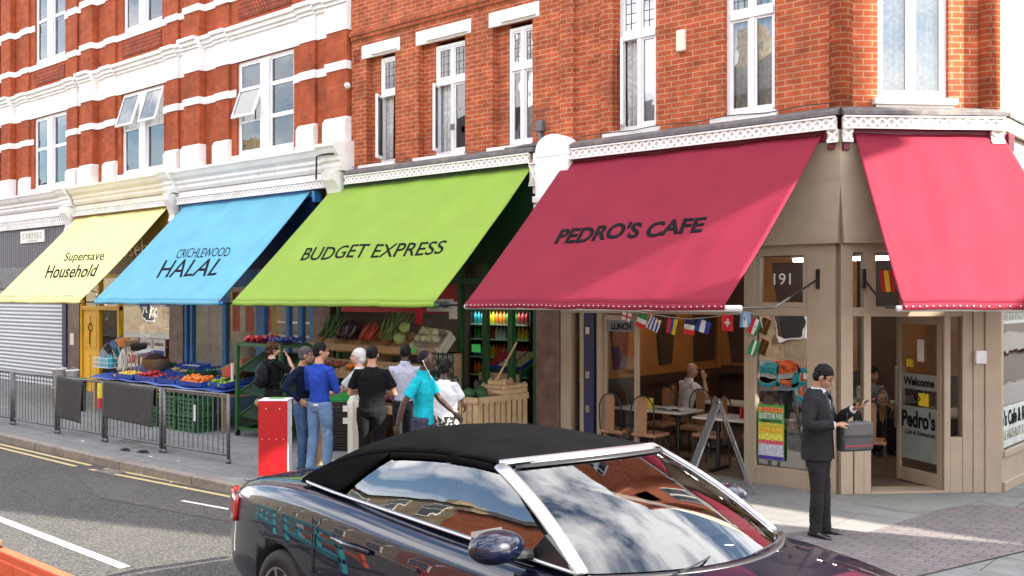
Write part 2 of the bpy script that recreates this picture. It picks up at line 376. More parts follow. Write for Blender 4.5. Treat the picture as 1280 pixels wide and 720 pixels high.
        if solid:
            md = o.modifiers.new('solid', 'SOLIDIFY'); md.thickness = solid; md.offset = off
        if bev:
            md = o.modifiers.new('bevel', 'BEVEL'); md.width = bev; md.segments = 2; md.limit_method = 'ANGLE'; md.angle_limit = R_(40)
        if sub:
            md = o.modifiers.new('sub', 'SUBSURF'); md.levels = sub; md.render_levels = sub
        if label: o['label'] = label
        return o
def bx(name, m, b, parent=None, T=None, bev=0., label=None, local=False):
    return MB().box(*b).build(name, m, parent, T=T, bev=bev, label=label, local=local)
def apply_mods(o):
    dg = bpy.context.evaluated_depsgraph_get(); dg.update()
    me = bpy.data.meshes.new_from_object(o.evaluated_get(dg)); old = o.data; o.modifiers.clear(); o.data = me; bpy.data.meshes.remove(old)
    return o
def copy_tree(o, parent=None):
    c = o.copy(); COL.objects.link(c)
    if parent is not None: c.parent = parent
    for ch in list(o.children): copy_tree(ch, c)
    return c
_fonts = {}
def text(s, m, corners, parent=None, name='lettering', depth=.004, bold=0., spacing=1., local=False):
    """lettering mapped bilinearly on the four corners bl, br, tl, tr (baseline to cap height)"""
    cu = bpy.data.curves.new('t', 'FONT'); cu.body = s; cu.size = 1; cu.offset = bold; cu.space_character = spacing; cu.resolution_u = 4
    o = bpy.data.objects.new('t', cu); COL.objects.link(o)
    dg = bpy.context.evaluated_depsgraph_get(); dg.update()
    me = bpy.data.meshes.new_from_object(o.evaluated_get(dg)); bpy.data.objects.remove(o); bpy.data.curves.remove(cu)
    bm = bmesh.new(); bm.from_mesh(me); bpy.data.meshes.remove(me)
    xs = [v.co.x for v in bm.verts]; ys = [v.co.y for v in bm.verts]
    x0, x1 = min(xs), max(xs); capn = .70; 
    bl, br, tl, tr = [Vector(c) for c in corners]
    nrm = (br-bl).cross(tl-bl).normalized()
    ret = bmesh.ops.extrude_face_region(bm, geom=bm.faces[:])
    up = set(g for g in ret['geom'] if isinstance(g, bmesh.types.BMVert))
    for v in bm.verts:
        u = (v.co.x-x0)/(x1-x0); w = v.co.y/capn
        p = (bl*(1-u)+br*u)*(1-w)+(tl*(1-u)+tr*u)*w
        v.co = p+nrm*(depth if v in up else 0)
    mb = MB(); mb.bm.free(); mb.bm = bm
    return mb.build(name, m, parent, local=local)

def frame(o, rz):   # local frame -> world
    return Matrix.Translation(Vector(o)) @ Matrix.Rotation(rz, 4, 'Z')
CH = 1.42                                   # chamfer runs from (0,0) to (CH,CH)
T_CH = frame((0, 0, 0), R_(45))             # local x along the chamfer, local +y into the building
T_SD = frame((CH, CH, 0), R_(90))           # the side street wall

# ================================================================== GROUND
def sheet(name, pts, z, m, kind='structure', label=None, cat=None):
    mb = MB(); mb.quad(*[(x, y, z) for x, y in pts]); o = mb.build(name, m, recalc=False)
    for p in o.data.polygons:
        if p.normal.z < 0: o.data.flip_normals(); break
    return tag(o, kind=kind, label=label, cat=cat)
sheet('ground', [(-400, -400), (400, -400), (400, 400), (-400, 400)], -.30, M['asphalt'])
sheet('road', [(-300, -60), (300, -60), (300, 120), (-300, 120)], -.12, M['asphalt'])
def kerb_y(x): return -4.52+.012*(x+13)+(.02*sin(x*.8))
# pavement: a raised slab with its kerb stones
outline = [(-120, kerb_y(-40)), (-40, kerb_y(-40)), (-20, kerb_y(-20)), (-13, kerb_y(-13)), (-9, kerb_y(-9)), (-5, kerb_y(-5)), (0, kerb_y(0)), (2.6, -4.3), (3.9, -3.9), (4.8, -3.0), (5.2, -1.6), (5.2, 60), (-120, 60)]
mb = MB(); mb.prism(outline, 'z', -.2, 0); tag(mb.build('pavement', M['slab']), kind='structure')
kb = MB()
xs = [-60+.93*i for i in range(66)]
for x in xs:
    if x > 1.6: break
    x2 = min(x+.915, 1.9)
    kb.prism([(x, kerb_y(x)-.13), (x2, kerb_y(x2)-.13), (x2, kerb_y(x2)+.01), (x, kerb_y(x)+.01)], 'z', -.2, .006)
for a, b in zip(outline[7:-2], outline[8:-1]):
    a = Vector((a[0], a[1], 0)); b = Vector((b[0], b[1], 0)); d = (b-a).normalized(); n = Vector((d.y, -d.x, 0))*.13
    kb.prism([tuple((a+n)[:2]), tuple((b+n)[:2]), tuple(b[:2]), tuple(a[:2])], 'z', -.2, .006)
tag(kb.build('kerb', M['kerb'], bev=.012), kind='structure')
sheet('concrete_apron', [(-1.9, -.02), (-2.4, -2.6), (.45, -2.6), (.72, -1.75), (1.0, -1.72), (1.13, -.56), (1.37, .35), (1.40, 1.30), (.02, -.03)], .004, M['apron'])
sheet('threshold_concrete', [(.10, .06), (.35, -.45), (1.10, -.50), (1.35, .33), (1.38, 1.25)], .008, M['threshold'])
sheet('block_paving', [(.62, -1.77), (1.0, -1.73), (1.13, -.58), (1.37, .33), (1.55, .50), (5.0, .6), (5.0, -.2), (2.38, -1.47), (1.9, -3.0), (.4, -4.2), (-.4, -4.2)], .012, M['paver'])
# yellow double lines and the white dashes on the road
def line(name, pts, w, m, z=-.114):
    mb = MB()
    for (x0, y0), (x1, y1) in zip(pts, pts[1:]): mb.quad((x0, y0-w/2, z), (x1, y1-w/2, z), (x1, y1+w/2, z), (x0, y0+w/2, z))
    return tag(mb.build(name, m), kind='structure')
line('yellow_line', [(-60, -4.75), (-12.6, -4.76), (-9.5, -4.72)], .075, M['yline'])
line('yellow_line', [(-60, -4.92), (-12.6, -4.92), (-9.6, -4.90)], .075, M['yline'])
line('yellow_line', [(-9.1, -4.70), (-5.5, -4.42)], .075, M['yline'])
line('yellow_line', [(-9.2, -4.88), (-5.5, -4.60)], .075, M['yline'])
M['patch'] = ground_mat('road_repair_surface', (.052, .051, .048), (.075, .073, .068), (.15, .14, .12), .9, 70)
sheet('road_repair', [(-9.0, -5.15), (-4.2, -4.75), (-4.0, -5.3), (-7.2, -5.75)], -.116, M['patch'])
sheet('road_repair', [(-14.5, -5.9), (-11.0, -5.8), (-10.8, -6.6), (-14.3, -6.7)], -.116, M['patch'])
line('white_line', [(-8.0, -7.03), (-3.9, -7.08)], .10, M['wline'])
line('white_line', [(-16, -7.0), (-12, -7.0)], .10, M['wline'])
line('white_line', [(1, -7.1), (5, -7.1)], .10, M['wline'])
line('white_dash', [(-6.2, -5.16), (-5.1, -5.02)], .055, M['wline'])

# ================================================================== BUILDINGS
GY = .15                                    # plane of the upper brick walls
def wall_holes(mb, x0, x1, z0, z1, holes, y, depth=.14):
    """sheet at y facing -y with rectangular holes and their reveals"""
    xs = sorted({x0, x1, *[h[0] for h in holes], *[h[1] for h in holes]}); zs = sorted({z0, z1, *[h[2] for h in holes], *[h[3] for h in holes]})
    xs = [x for x in xs if x0 <= x <= x1]; zs = [z for z in zs if z0 <= z <= z1]
    for a, b in zip(xs, xs[1:]):
        for c, d in zip(zs, zs[1:]):
            mx_, mz = (a+b)/2, (c+d)/2
            if any(h[0] < mx_ < h[1] and h[2] < mz < h[3] for h in holes): continue
            mb.quad((a, y, c), (b, y, c), (b, y, d), (a, y, d))
    for (a, b, c, d) in holes:
        mb.quad((a, y, c), (a, y, d), (a, y+depth, d), (a, y+depth, c)); mb.quad((b, y, c), (b, y+depth, c), (b, y+depth, d), (b, y, d))
        mb.quad((a, y, d), (b, y, d), (b, y+depth, d), (a, y+depth, d)); mb.quad((a, y, c), (a, y+depth, c), (b, y+depth, c), (b, y, c))

def curtain(parent, x0, x1, z0, z1, y, T=None, amp=.025, k=11, m=None, name='curtain'):
    ph = random.random()*6
    mb = MB(); mb.grid(lambda u, v: (x0+(x1-x0)*u, y+amp*sin(k*2*pi*u*(x1-x0)+ph+v)+.4*amp*sin(23*u+5*v), z0+(z1-z0)*v), max(12, int((x1-x0)*60)), 3)
    return mb.build(name, m or M['lace'], parent, T=T, smooth=True, solid=.004, recalc=False)

def casement(b, x0, x1, z0, z1, y, ztr=None, open_leaf=None, T=None, lights=2, leaded=True, curt=True, blind=False):
    """white timber window: frame, transom, mullion, leaded top lights, glass, curtain"""
    f = MB(); w = .055
    f.box(x0, x0+w, y, y+.07, z0, z1); f.box(x1-w, x1, y, y+.07, z0, z1); f.box(x0+w, x1-w, y, y+.07, z1-w, z1); f.box(x0+w, x1-w, y-.01, y+.07, z0, z0+w*1.3)
    if ztr: f.box(x0+w, x1-w, y-.015, y+.068, ztr-.05, ztr+.05)
    xm = (x0+x1)/2
    if lights == 2: f.box(xm-.035, xm+.035, y-.005, y+.066, z0+w*1.3, (ztr-.05) if ztr else z1-w)
    if lights == 2 and ztr: f.box(xm-.03, xm+.03, y-.003, y+.064, ztr+.05, z1-w)
    # sash frames inside the lights
    cells = []
    tops = (ztr-.05) if ztr else z1-w
    if lights == 2: cells += [(x0+w, xm-.035, z0+w*1.3, tops), (xm+.035, x1-w, z0+w*1.3, tops)]
    else: cells += [(x0+w, x1-w, z0+w*1.3, tops)]
    upper = []
    if ztr:
        upper = [(x0+w, xm-.03, ztr+.05, z1-w), (xm+.03, x1-w, ztr+.05, z1-w)] if lights == 2 else [(x0+w, x1-w, ztr+.05, z1-w)]
    for i, (a, c, d, e) in enumerate(cells+upper):
        if open_leaf is not None and i == open_leaf: continue
        s = .032
        f.box(a, a+s, y+.012, y+.05, d, e); f.box(c-s, c, y+.012, y+.05, d, e); f.box(a+s, c-s, y+.012, y+.05, d, d+s*1.4); f.box(a+s, c-s, y+.012, y+.05, e-s, e)
    win = f.build('window', M['upvc'], b, T=T, bev=.004)
    g = MB()
    for i, (a, c, d, e) in enumerate(cells+upper):
        if open_leaf is not None and i == open_leaf: continue
        g.quad((a, y+.03, d), (c, y+.03, d), (c, y+.03, e), (a, y+.03, e))
    g.build('pane', M['glass'], win, T=T, solid=.004)
    if leaded and upper:
        ld = MB()
        for (a, c, d, e) in upper:
            nx = max(2, round((c-a)/.11)); nz = max(3, round((e-d)/.14))
            for k in range(1, nx): x = a+(c-a)*k/nx; ld.box(x-.004, x+.004, y+.022, y+.036, d, e)
            for k in range(1, nz): z = d+(e-d)*k/nz; ld.box(a, c, y+.021, y+.037, z-.004, z+.004)
        ld.build('leading', M['lead'], win, T=T)
    if open_leaf is not None:
        a, c, d, e = cells[open_leaf]; wd = c-a; ang = R_(62)
        H = (T or Matrix.Identity(4)) @ Matrix.Translation((a, y+.01, 0)) @ Matrix.Rotation(-ang, 4, 'Z')
        lf = MB(); s = .045
        lf.box(0, s, -.02, .02, d, e); lf.box(wd-s, wd, -.02, .02, d, e); lf.box(s, wd-s, -.02, .02, d, d+s*1.3); lf.box(s, wd-s, -.02, .02, e-s, e)
        lo = lf.build('open_casement', M['upvc'], win, T=H, bev=.003)
        gg = MB(); gg.quad((s, 0, d+s), (wd-s, 0, d+s), (wd-s, 0, e-s), (s, 0, e-s)); gg.build('casement_pane', M['glass'], win, T=H, solid=.004)
    if curt:
        mid = (x0+x1)/2
        top = z1-.02 if not ztr else z1-.02
        curtain(win, x0+.03, x0+(x1-x0)*.46, z0+.05, top, y+.11, T, amp=.018)
        curtain(win, x0+(x1-x0)*.55, x1-.03, z0+.05, top, y+.12, T, amp=.018)
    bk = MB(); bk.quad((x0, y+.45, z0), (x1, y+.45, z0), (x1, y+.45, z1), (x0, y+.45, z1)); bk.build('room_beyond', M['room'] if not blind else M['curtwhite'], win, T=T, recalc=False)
    return win

def trellis(parent, x0, x1, z0, z1, y, T=None, name='trellis_band'):
    """cast band of crossing diagonals, in white relief on a darker grey board"""
    mb = MB(); mb.use(M['trel_ground']).box(x0, x1, y, y+.05, z0, z1); mb.use(M['white'])
    n = max(1, int((x1-x0)/.115)); st = (x1-x0)/n; w = .016
    for i in range(n):
        a = x0+i*st
        for (p, q) in (((a, z0+.015), (a+st, z1-.015)), ((a, z1-.015), (a+st, z0+.015))):
            dx, dz = q[0]-p[0], q[1]-p[1]; l = math.hypot(dx, dz); nx, nz = -dz/l*w, dx/l*w
            yy = y-.014 if q[1] > p[1] else y-.012
            mb.prism([(p[0]+nx, p[1]+nz), (q[0]+nx, q[1]+nz), (q[0]-nx, q[1]-nz), (p[0]-nx, p[1]-nz)], 'y', yy, y)
    mb.box(x0, x1, y-.030, y-.0005, z0-.010, z0+.010); mb.box(x0, x1, y-.030, y-.0005, z1-.010, z1+.010)
    return mb.build(name, None, parent, T=T)

# ---------------------------------------------------------------- the Victorian terrace on the left
TX0, TX1, TOP = -40.0, -9.38, 12.4
terr = thing('terrace_building', 'smooth red brick terrace building with white bands and cornices above yellow and blue awnings', 'building', (-20, 0, 0))
wins1, wins2 = [], []
for k in range(-3, 3):     # bays 4.95 m apart
    c = -12.24+(k-2)*4.985
    wins1.append((c-1.0, c+1.0, 5.36, 7.36)); wins2.append((c-.93, c+.93, 8.84, 10.95))
wins1 = [w for w in wins1 if w[0] > TX0]; wins2 = [w for w in wins2 if w[0] > TX0]
mb = MB(); wall_holes(mb, TX0, TX1, 5.2, TOP, wins1+wins2, GY+.07, .16)
mb.box(TX0, TX1, GY+.24, 9, TOP-.1, TOP)                       # roof
mb.quad((TX1, GY+.07, 4.3), (TX1, 9, 4.3), (TX1, 9, TOP), (TX1, GY+.07, TOP)); mb.quad((TX0, GY+.07, 0), (TX0, 9, 0), (TX0, 9, TOP), (TX0, GY+.07, TOP)); mb.quad((TX0, 9, 0), (TX1, 9, 0), (TX1, 9, TOP), (TX0, 9, TOP))
mb.build('wall', M['brick_a'], terr)
pil_all = []
for (x0, x1, _a, _b) in wins1:
    pil_all.append((x0-.72, x0-.22, .06))
    if x1 < -12: pil_all.append((x1+.22, x1+.72, .06))
for a, b in zip(wins1, wins1[1:]): pil_all.append(((a[1]+b[0])/2-.35, (a[1]+b[0])/2+.28, .16))
pil_all += [(-10.98, -10.50, .06), (-10.02, -9.42, .16)]
pil_all.sort()
blocks = []
for (a, b, pr) in pil_all:
    y0 = GY+.07-pr
    for (za, zb, sh) in ((5.3, 7.45, 0), (7.9, TOP, 0)):
        MB().box(a, b, y0, GY+.08, za, zb).build('pilaster', M['brick_a'], terr, bev=.02)
    w = MB(); w.box(a-.03, b+.03, y0-.07, GY+.07, 5.12, 5.66); w.prism([(y0-.07, 5.66), (GY+.07, 5.66), (GY+.07, 5.75), (y0-.01, 5.75)], 'x', a-.03, b+.03)
    w.build('plinth_block', M['white'], terr, bev=.004)
def band(z0, z1, proj, name, skip, m='white'):
    """horizontal band that steps out round each pilaster and stops at the windows"""
    mb = MB(); segs = []
    xs = [TX0]+sorted([p for q in pil_all for p in q[:2]])+[TX1]
    cuts = sorted(skip)
    edges = sorted(set(xs+[c for s in cuts for c in s]))
    for a, b in zip(edges, edges[1:]):
        mx_ = (a+b)/2
        if b-a < .002 or any(s[0] < mx_ < s[1] for s in cuts): continue
        pr = max([p[2] for p in pil_all if p[0] < mx_ < p[1]] or [0])
        if segs and abs(segs[-1]-a) > .01: mb.build(name, M[m], terr, bev=.003); mb = MB()
        segs.append(b)
        mb.box(a-(.02 if pr else 0), b+(.02 if pr else 0), GY+.07-pr-proj, GY+.09, z0+(.0015 if pr > .1 else 0), z1-(.0015 if pr else 0))
    return mb.build(name, M[m], terr, bev=.003)
band(6.63, 6.79, .025, 'string_band', [(w[0]-.003, w[1]+.003) for w in wins1])
band(8.68, 8.83, .03, 'sill_band', [])
band(9.78, 9.95, .025, 'string_band', [(w[0]-.003, w[1]+.003) for w in wins2])
band(7.36, 7.86, .02, 'frieze', [])
for w in wins1: MB().box(w[0]-.06, w[1]+.06, GY-.02, GY+.10, 5.24, 5.37).build('sill', M['white'], terr, bev=.004)
band(7.86, 7.93, .06, 'cornice', []); band(7.93, 8.02, .11, 'cornice', []); band(8.02, 8.10, .17, 'cornice', [])
for w in wins2:
    mb = MB(); mb.box(w[0]+.02, w[1]-.02, GY+.045, GY+.08, 8.25, 8.62); mb.build('terracotta_panel', M['terracotta'], terr)
# first floor windows: pairs of tall lights round a white mullion
def sash_pair(w, fancy=None):
    x0, x1, z0, z1 = w; y = GY+.12; f = MB(); c = (x0+x1)/2
    f.box(x0, x0+.06, y, y+.08, z0, z1); f.box(x1-.06, x1, y, y+.08, z0, z1); f.box(x0+.06, x1-.06, y, y+.08, z1-.06, z1); f.box(x0+.06, x1-.06, y-.03, y+.08, z0, z0+.08)
    f.box(c-.15, c+.15, y-.05, y+.079, z0+.08, z1-.06)
    win = f.build('window', M['upvc'], terr, bev=.006)
    g = MB(); fr = MB()
    for side, (a, b) in enumerate(((x0+.06, c-.15), (c+.15, x1-.06))):
        zm = z0+(z1-z0)*.56; zz = [z0+.08, zm, z1-.06]
        if fancy == 'three': zz = [z0+.08, z0+(z1-z0)*.37, z0+(z1-z0)*.70, z1-.06]
        for k, (d, e) in enumerate(zip(zz, zz[1:])):
            tilt = (fancy == 'tilt' and k == 1) or (fancy == 'three' and side == 0 and k == 1)
            if tilt:
                ang = R_(17 if fancy == 'tilt' else 20)
                H = Matrix.Translation((0, y, e)) @ Matrix.Rotation(-ang, 4, 'X'); h = e-d
                t_ = MB(); t_.box(a, a+.045, -.02, .02, -h, 0); t_.box(b-.045, b, -.02, .02, -h, 0); t_.box(a+.045, b-.045, -.02, .02, -.045, 0); t_.box(a+.045, b-.045, -.02, .02, -h, -h+.055)
                t_.build('tilted_sash', M['upvc'], win, T=H, bev=.004); q = MB(); q.quad((a+.04, 0, -h+.04), (b-.04, 0, -h+.04), (b-.04, 0, -.04), (a+.04, 0, -.04)); q.build('tilted_pane', M['glass'], win, T=H, solid=.004)
                continue
            fr.box(a, a+.035, y+.01, y+.05, d, e); fr.box(b-.035, b, y+.01, y+.05, d, e); fr.box(a+.035, b-.035, y+.005, y+.05, e-.04, e); fr.box(a+.035, b-.035, y+.005, y+.05, d, d+.045)
            g.quad((a, y+.03, d), (b, y+.03, d), (b, y+.03, e), (a, y+.03, e))
        curtain(win, a+.0, a+(b-a)*.52, z0+.05, z1-.05, y+.085, amp=.012); curtain(win, a+(b-a)*.54, b, z0+.05, z1-.05, y+.09, amp=.012)
    fr.build('sash', M['upvc'], win, bev=.004); g.build('pane', M['glass'], win, solid=.004)
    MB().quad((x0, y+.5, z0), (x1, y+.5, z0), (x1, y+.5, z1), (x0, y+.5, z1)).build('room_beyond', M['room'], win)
for i, w in enumerate(wins1):
    n = len(wins1)-1-i
    sash_pair(w, 'three' if n == 0 else 'tilt' if n == 1 else None)
for w in wins2:
    sash_pair(w)
# cornice above the shops, in three tones of paint
def shop_cornice(x0, x1, m):
    prof = [(.10, 4.72), (-.05, 4.74), (-.09, 4.80), (-.09, 4.86), (-.13, 4.90), (-.13, 4.96), (-.20, 5.02), (-.24, 5.10), (-.27, 5.13), (-.27, 5.18), (.22, 5.26), (.22, 4.72)]
    MB().prism(prof, 'x', x0, x1).build('shop_cornice', m, terr, bev=.004)
    MB().box(x0, x1, -.02, .1, 4.45, 4.72).build('frieze', m, terr)
shop_cornice(-40, -20.20, M['white']); shop_cornice(-20.16, -15.56, M['cream']); shop_cornice(-15.16, -9.86, M['white'])
for (a, b) in ((-20.75, -20.20), (-15.56, -15.16), (-9.86, -9.30)):
    mm = M['white']
    prof = [(.12, 4.70), (-.12, 4.72), (-.16, 4.80), (-.16, 4.87), (-.20, 4.91), (-.20, 4.97), (-.28, 5.04), (-.32, 5.12), (-.35, 5.15), (-.35, 5.21), (.16, 5.29), (.16, 4.70)]
    mb = MB(); mb.prism(prof, 'x', a, b)
    mb.prism([(.06, 3.95), (-.05, 3.98), (-.10, 4.10), (-.06, 4.22), (-.12, 4.38), (-.22, 4.55), (-.24, 4.70), (.06, 4.70)], 'x', a+.08, b-.10)
    mb.box(a+.05, b-.07, -.02, .10, 3.2, 3.96); mb.box(a+.02, b-.04, -.05, .10, 3.88, 3.94)
    mb.build('console_bracket', mm, terr, bev=.005)
trellis(terr, -26, -20.76, 4.28, 4.52, -.045); trellis(terr, -20.18, -15.58, 4.46, 4.60, -.07); trellis(terr, -15.14, -9.88, 4.45, 4.59, -.07)

# ---------------------------------------------------------------- the corner building
corn = thing('corner_building', 'orange brick corner building with white lintels above the green and crimson awnings', 'building', (-5, 0, 0))
cw = [(-8.96, -8.18, 4.80, 6.78), (-7.58, -6.46, 4.80, 6.78), (-5.85, -5.0, 4.80, 6.78), (-3.40, -2.73, 4.80, 6.85), (-1.66, -.93, 4.80, 6.85)]
up2 = [(-8.9, -8.1, 8.5, 10.4), (-7.4, -6.5, 8.5, 10.4), (-5.8, -5.0, 8.5, 10.4), (-3.4, -2.7, 8.5, 10.4), (-1.7, -1.0, 8.5, 10.4)]
CT = 12.0
mb = MB(); wall_holes(mb, -9.38, -.12, 4.55, CT, cw+up2, GY, .20)
mb.build('wall', M['brick_b'], corn)
MB().quad((-9.38, 9, 0), (CH-.1, 9, 0), (CH-.1, 9, CT), (-9.38, 9, CT)).build('rear_wall', M['brick_b'], corn)
mb = MB(); chw = (.52, 1.42, 4.84, 7.0); wall_holes(mb, .08, 2.0, 4.55, CT, [chw, (.55, 1.4, 8.5, 10.4)], GY*.75, .14); mb.build('wall', M['brick_b'], corn, T=T_CH)
mb = MB(); mb.quad((0, GY, 4.5), (7.5, GY, 4.5), (7.5, GY, CT), (0, GY, CT)); mb.build('wall', M['creamwall'], corn, T=T_SD, label='cream rendered side wall')
mb = MB(); mb.prism([(-9.38, .3), (-.1, .3), (CH-.3, CH), (CH-.3, 9), (-9.38, 9)], 'z', CT-.12, CT); mb.build('roof', M['lead'], corn)
# piers and the round brick shafts at the angles
for (a, b) in ((-4.42, -4.16), (-3.66, -3.44)):
    MB().box(a, b, GY-.07, GY+.02, 4.75, CT).build('brick_pier', M['brick_b'], corn, bev=.03)
for (x, y) in ((-.06, .16), (CH-.13, CH+.02)):
    mb = MB(); mb.lathe([(.135, 4.70), (.135, CT)], (x, y, 0), 20); mb.build('corner_shaft', M['brick_b'], corn, smooth=True)
mb = MB(); mb.box(-9.37, -4.43, GY-.04, GY, 7.13, 7.20); mb.box(-9.37, -4.43, GY-.07, GY, 7.20, 7.27); mb.box(-9.37, -4.43, GY-.05, GY, 7.27, 7.31)
mb.build('string_course', M['brick_b'], corn, bev=.01)
for (a, b) in ((-9.08, -8.05), (-7.64, -6.32), (-5.92, -4.86)):
    mb = MB(); mb.box(a, b, GY-.012, GY+.05, 6.76, 7.0); mb.box(a+.28, b-.06, GY-.05, GY-.012, 6.79, 6.85); mb.build('lintel', M['white'], corn, bev=.006)
for (a, b) in ((-9.12, -8.14), (-7.66, -6.42), (-5.92, -4.98), (-3.62, -2.66), (-1.84, -.88)):
    mb = MB(); mb.box(a, b, GY-.07, GY+.18, 4.715, 4.80); mb.box(a+.03, b-.03, GY-.04, GY+.1, 4.66, 4.715); mb.build('sill', M['white'], corn, bev=.006)
mb = MB(); mb.box(.45, 1.50, GY-.12, GY+.12, 4.76, 4.84); mb.box(.48, 1.47, GY-.08, GY+.05, 4.70, 4.76); mb.build('sill', M['white'], corn, T=T_CH, bev=.006)
casement(corn, -8.66, -8.18, 4.80, 6.72, GY+.10, 6.06, 0, lights=1)
MB().box(-8.96, -8.66, GY+.12, GY+.2, 4.8, 6.78).build('wall', M['brick_b'], corn)
casement(corn, -7.24, -6.46, 4.80, 6.70, GY+.10, 6.06, 0)
MB().box(-7.58, -7.24, GY+.12, GY+.2, 4.8, 6.78).build('wall', M['brick_b'], corn)
casement(corn, -5.56, -5.0, 4.80, 6.70, GY+.10, 6.06)
MB().box(-5.85, -5.56, GY+.12, GY+.2, 4.8, 6.78).build('wall', M['brick_b'], corn)
casement(corn, -3.40, -2.73, 4.80, 6.85, GY+.08, 6.17, 0)
casement(corn, -1.66, -.93, 4.80, 6.85, GY+.08, 6.14)
casement(corn, .52, 1.42, 4.84, 7.0, GY*.75+.06, None, T=T_CH, leaded=False)
for w in up2: casement(corn, w[0], w[1], w[2], w[3], GY+.1, w[2]+1.3, curt=False)
# pipe stack details on the wall
MB().box(-2.37, -2.23, GY-.07, GY, 5.78, 6.08).build('alarm_box', M['cream'], corn, bev=.02)
# lead ledge and trellis band over the corner shops
def ledge(x0, x1, T=None, z=4.60):
    MB().prism([(GY, z+.02), (-.12, z), (-.12, z+.05), (-.02, z+.10), (GY, z+.15)], 'x', x0, x1).build('ledge', M['lead'], corn, T=T, bev=.004)
ledge(-9.28, -4.78, z=4.62); trellis(corn, -9.28, -4.86, 4.46, 4.60, -.09)
ledge(-4.06, .0); trellis(corn, -4.06, -.02, 4.44, 4.58, -.09)
ledge(.0, 2.06, T_CH); trellis(corn, .0, 2.02, 4.44, 4.58, -.09, T_CH)
for T, a, b in ((None, -.13, -.002), (T_CH, .002, .12), (T_CH, 1.86, 2.02)):
    trellis(corn, a, b, 4.28, 4.428, -.075, T, name='fascia_block')
ledge(.0, 7.4, T_SD); trellis(corn, 0.02, 7.4, 4.44, 4.58, -.06, T_SD)
mb = MB(); mb.box(-4.80, -4.70, -.08, .05, 3.98, 4.60); trellis(corn, -4.86, -4.70, 4.1, 4.44, -.09, name='fascia_block'); mb.build('fascia_block', M['white'], corn)
# white party pilaster between the green and crimson shops
mb = MB(); mb.box(-4.69, -4.07, -.16, .12, 3.0, 4.50); mb.box(-4.72, -4.04, -.20, .12, 3.82, 3.92); mb.box(-4.71, -4.05, -.18, .12, 3.72, 3.80)
prof = [(-4.69, 4.50)]+[(-4.38+.31*cos(a), 4.62+.22*sin(a)) for a in [pi-pi*i/10 for i in range(11)]]+[(-4.07, 4.50)]
mb.prism(prof, 'y', -.16, .12); mb.build('party_pilaster', M['white'], corn, bev=.012)

def cable(pts, r=.008, name='cable', m=None, parent=None):
    return MB().tube(pts, r, 6).build(name, m or M['black'], parent or corn, smooth=True)
cable([(x, .06+.02*sin(x*5), 4.77+.02*abs(sin(x*3.1))) for x in [-4.0+.12*i for i in range(34)]], .007)
cable([(-9.3+.1*i, .10, 4.79+.012*sin(i*1.3)) for i in range(46)], .006)
cable([(-4.75, -.06, 4.72), (-5.0, -.02, 4.74), (-5.3, .0, 4.72), (-5.5, .08, 4.75)], .028, 'pipe', M['lead'])
cable([(-9.34, .10, 5.02), (-9.34, -.20, 5.02), (-9.60, -.36, 5.0), (-9.75, -.37, 4.98), (-9.76, -.37, 4.60), (-9.92, -.25, 4.58)], .018, 'pipe', M['black'])
cable([(-9.62, -.02, 5.2), (-9.5, .04, 5.5), (-9.9, .0, 5.9), (-10.3, .1, 6.6)], .005, 'cable', M['black'], terr)
MB().tube([(-9.36, .05, 6.28), (-9.20, -.10, 6.26)], .055, 14).build('security_camera', M['whitep'], corn, smooth=True)
MB().box(-9.30, -9.14, GY-.01, GY+.02, 6.72, 6.95).build('air_brick', M['terracotta'], corn)
mb = MB(); mb.box(-4.86, -4.74, GY-.09, GY, 4.95, 5.12); mb.box(-4.84, -4.78, GY-.06, GY, 4.75, 4.95); mb.build('junction_box', M['steelp'], corn, bev=.01)
cable([(-4.3, GY-.02, 4.9), (-4.28, GY-.02, 5.9)], .006)
MB().box(-7.20+.4, -7.10+.4, GY-.012, GY, 5.2, 5.3).build('wall_tie_plate', M['lead'], corn)
# ---------------------------------------------------------------- shopfront structure
FB = -.02
def fascia(parent, x0, x1, z0, z1, m, y=.02, T=None, label=None):
    return bx('fascia', m, (x0, x1, y, y+.06, z0, z1), parent, T=T, bev=.004, label=label)
# interiors as closed rooms (floor, back, ceiling, party walls)
def room(parent, x0, x1, y0, y1, h, mw, mf, name='shop_room'):
    mb = MB(); mb.use(mw); t = .05
    mb.box(x0, x1, y1, y1+t, 0, h); mb.box(x0, x0+t, y0, y1, 0, h); mb.box(x1-t, x1, y0, y1, 0, h); mb.box(x0, x1, y0, y1, h, h+t)
    mb.use(mf); mb.box(x0, x1, y0, y1, -.05, .016)
    return mb.build(name, None, parent)
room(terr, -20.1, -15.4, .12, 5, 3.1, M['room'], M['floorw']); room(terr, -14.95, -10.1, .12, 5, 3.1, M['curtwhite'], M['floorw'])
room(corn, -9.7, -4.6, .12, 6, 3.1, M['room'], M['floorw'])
# dividing columns
for p, a, b in ((terr, -20.62, -19.94), (terr, -15.55, -14.96), (terr, -10.31, -9.80), (corn, -4.78, -4.33)):
    MB().box(a, b, -.03, .14, 0, 3.2).build('column', M['marble'], p, bev=.01)
MB().box(-4.80, -4.31, -.06, .13, 0, .30).build('column_base', M['white'], corn, bev=.01)
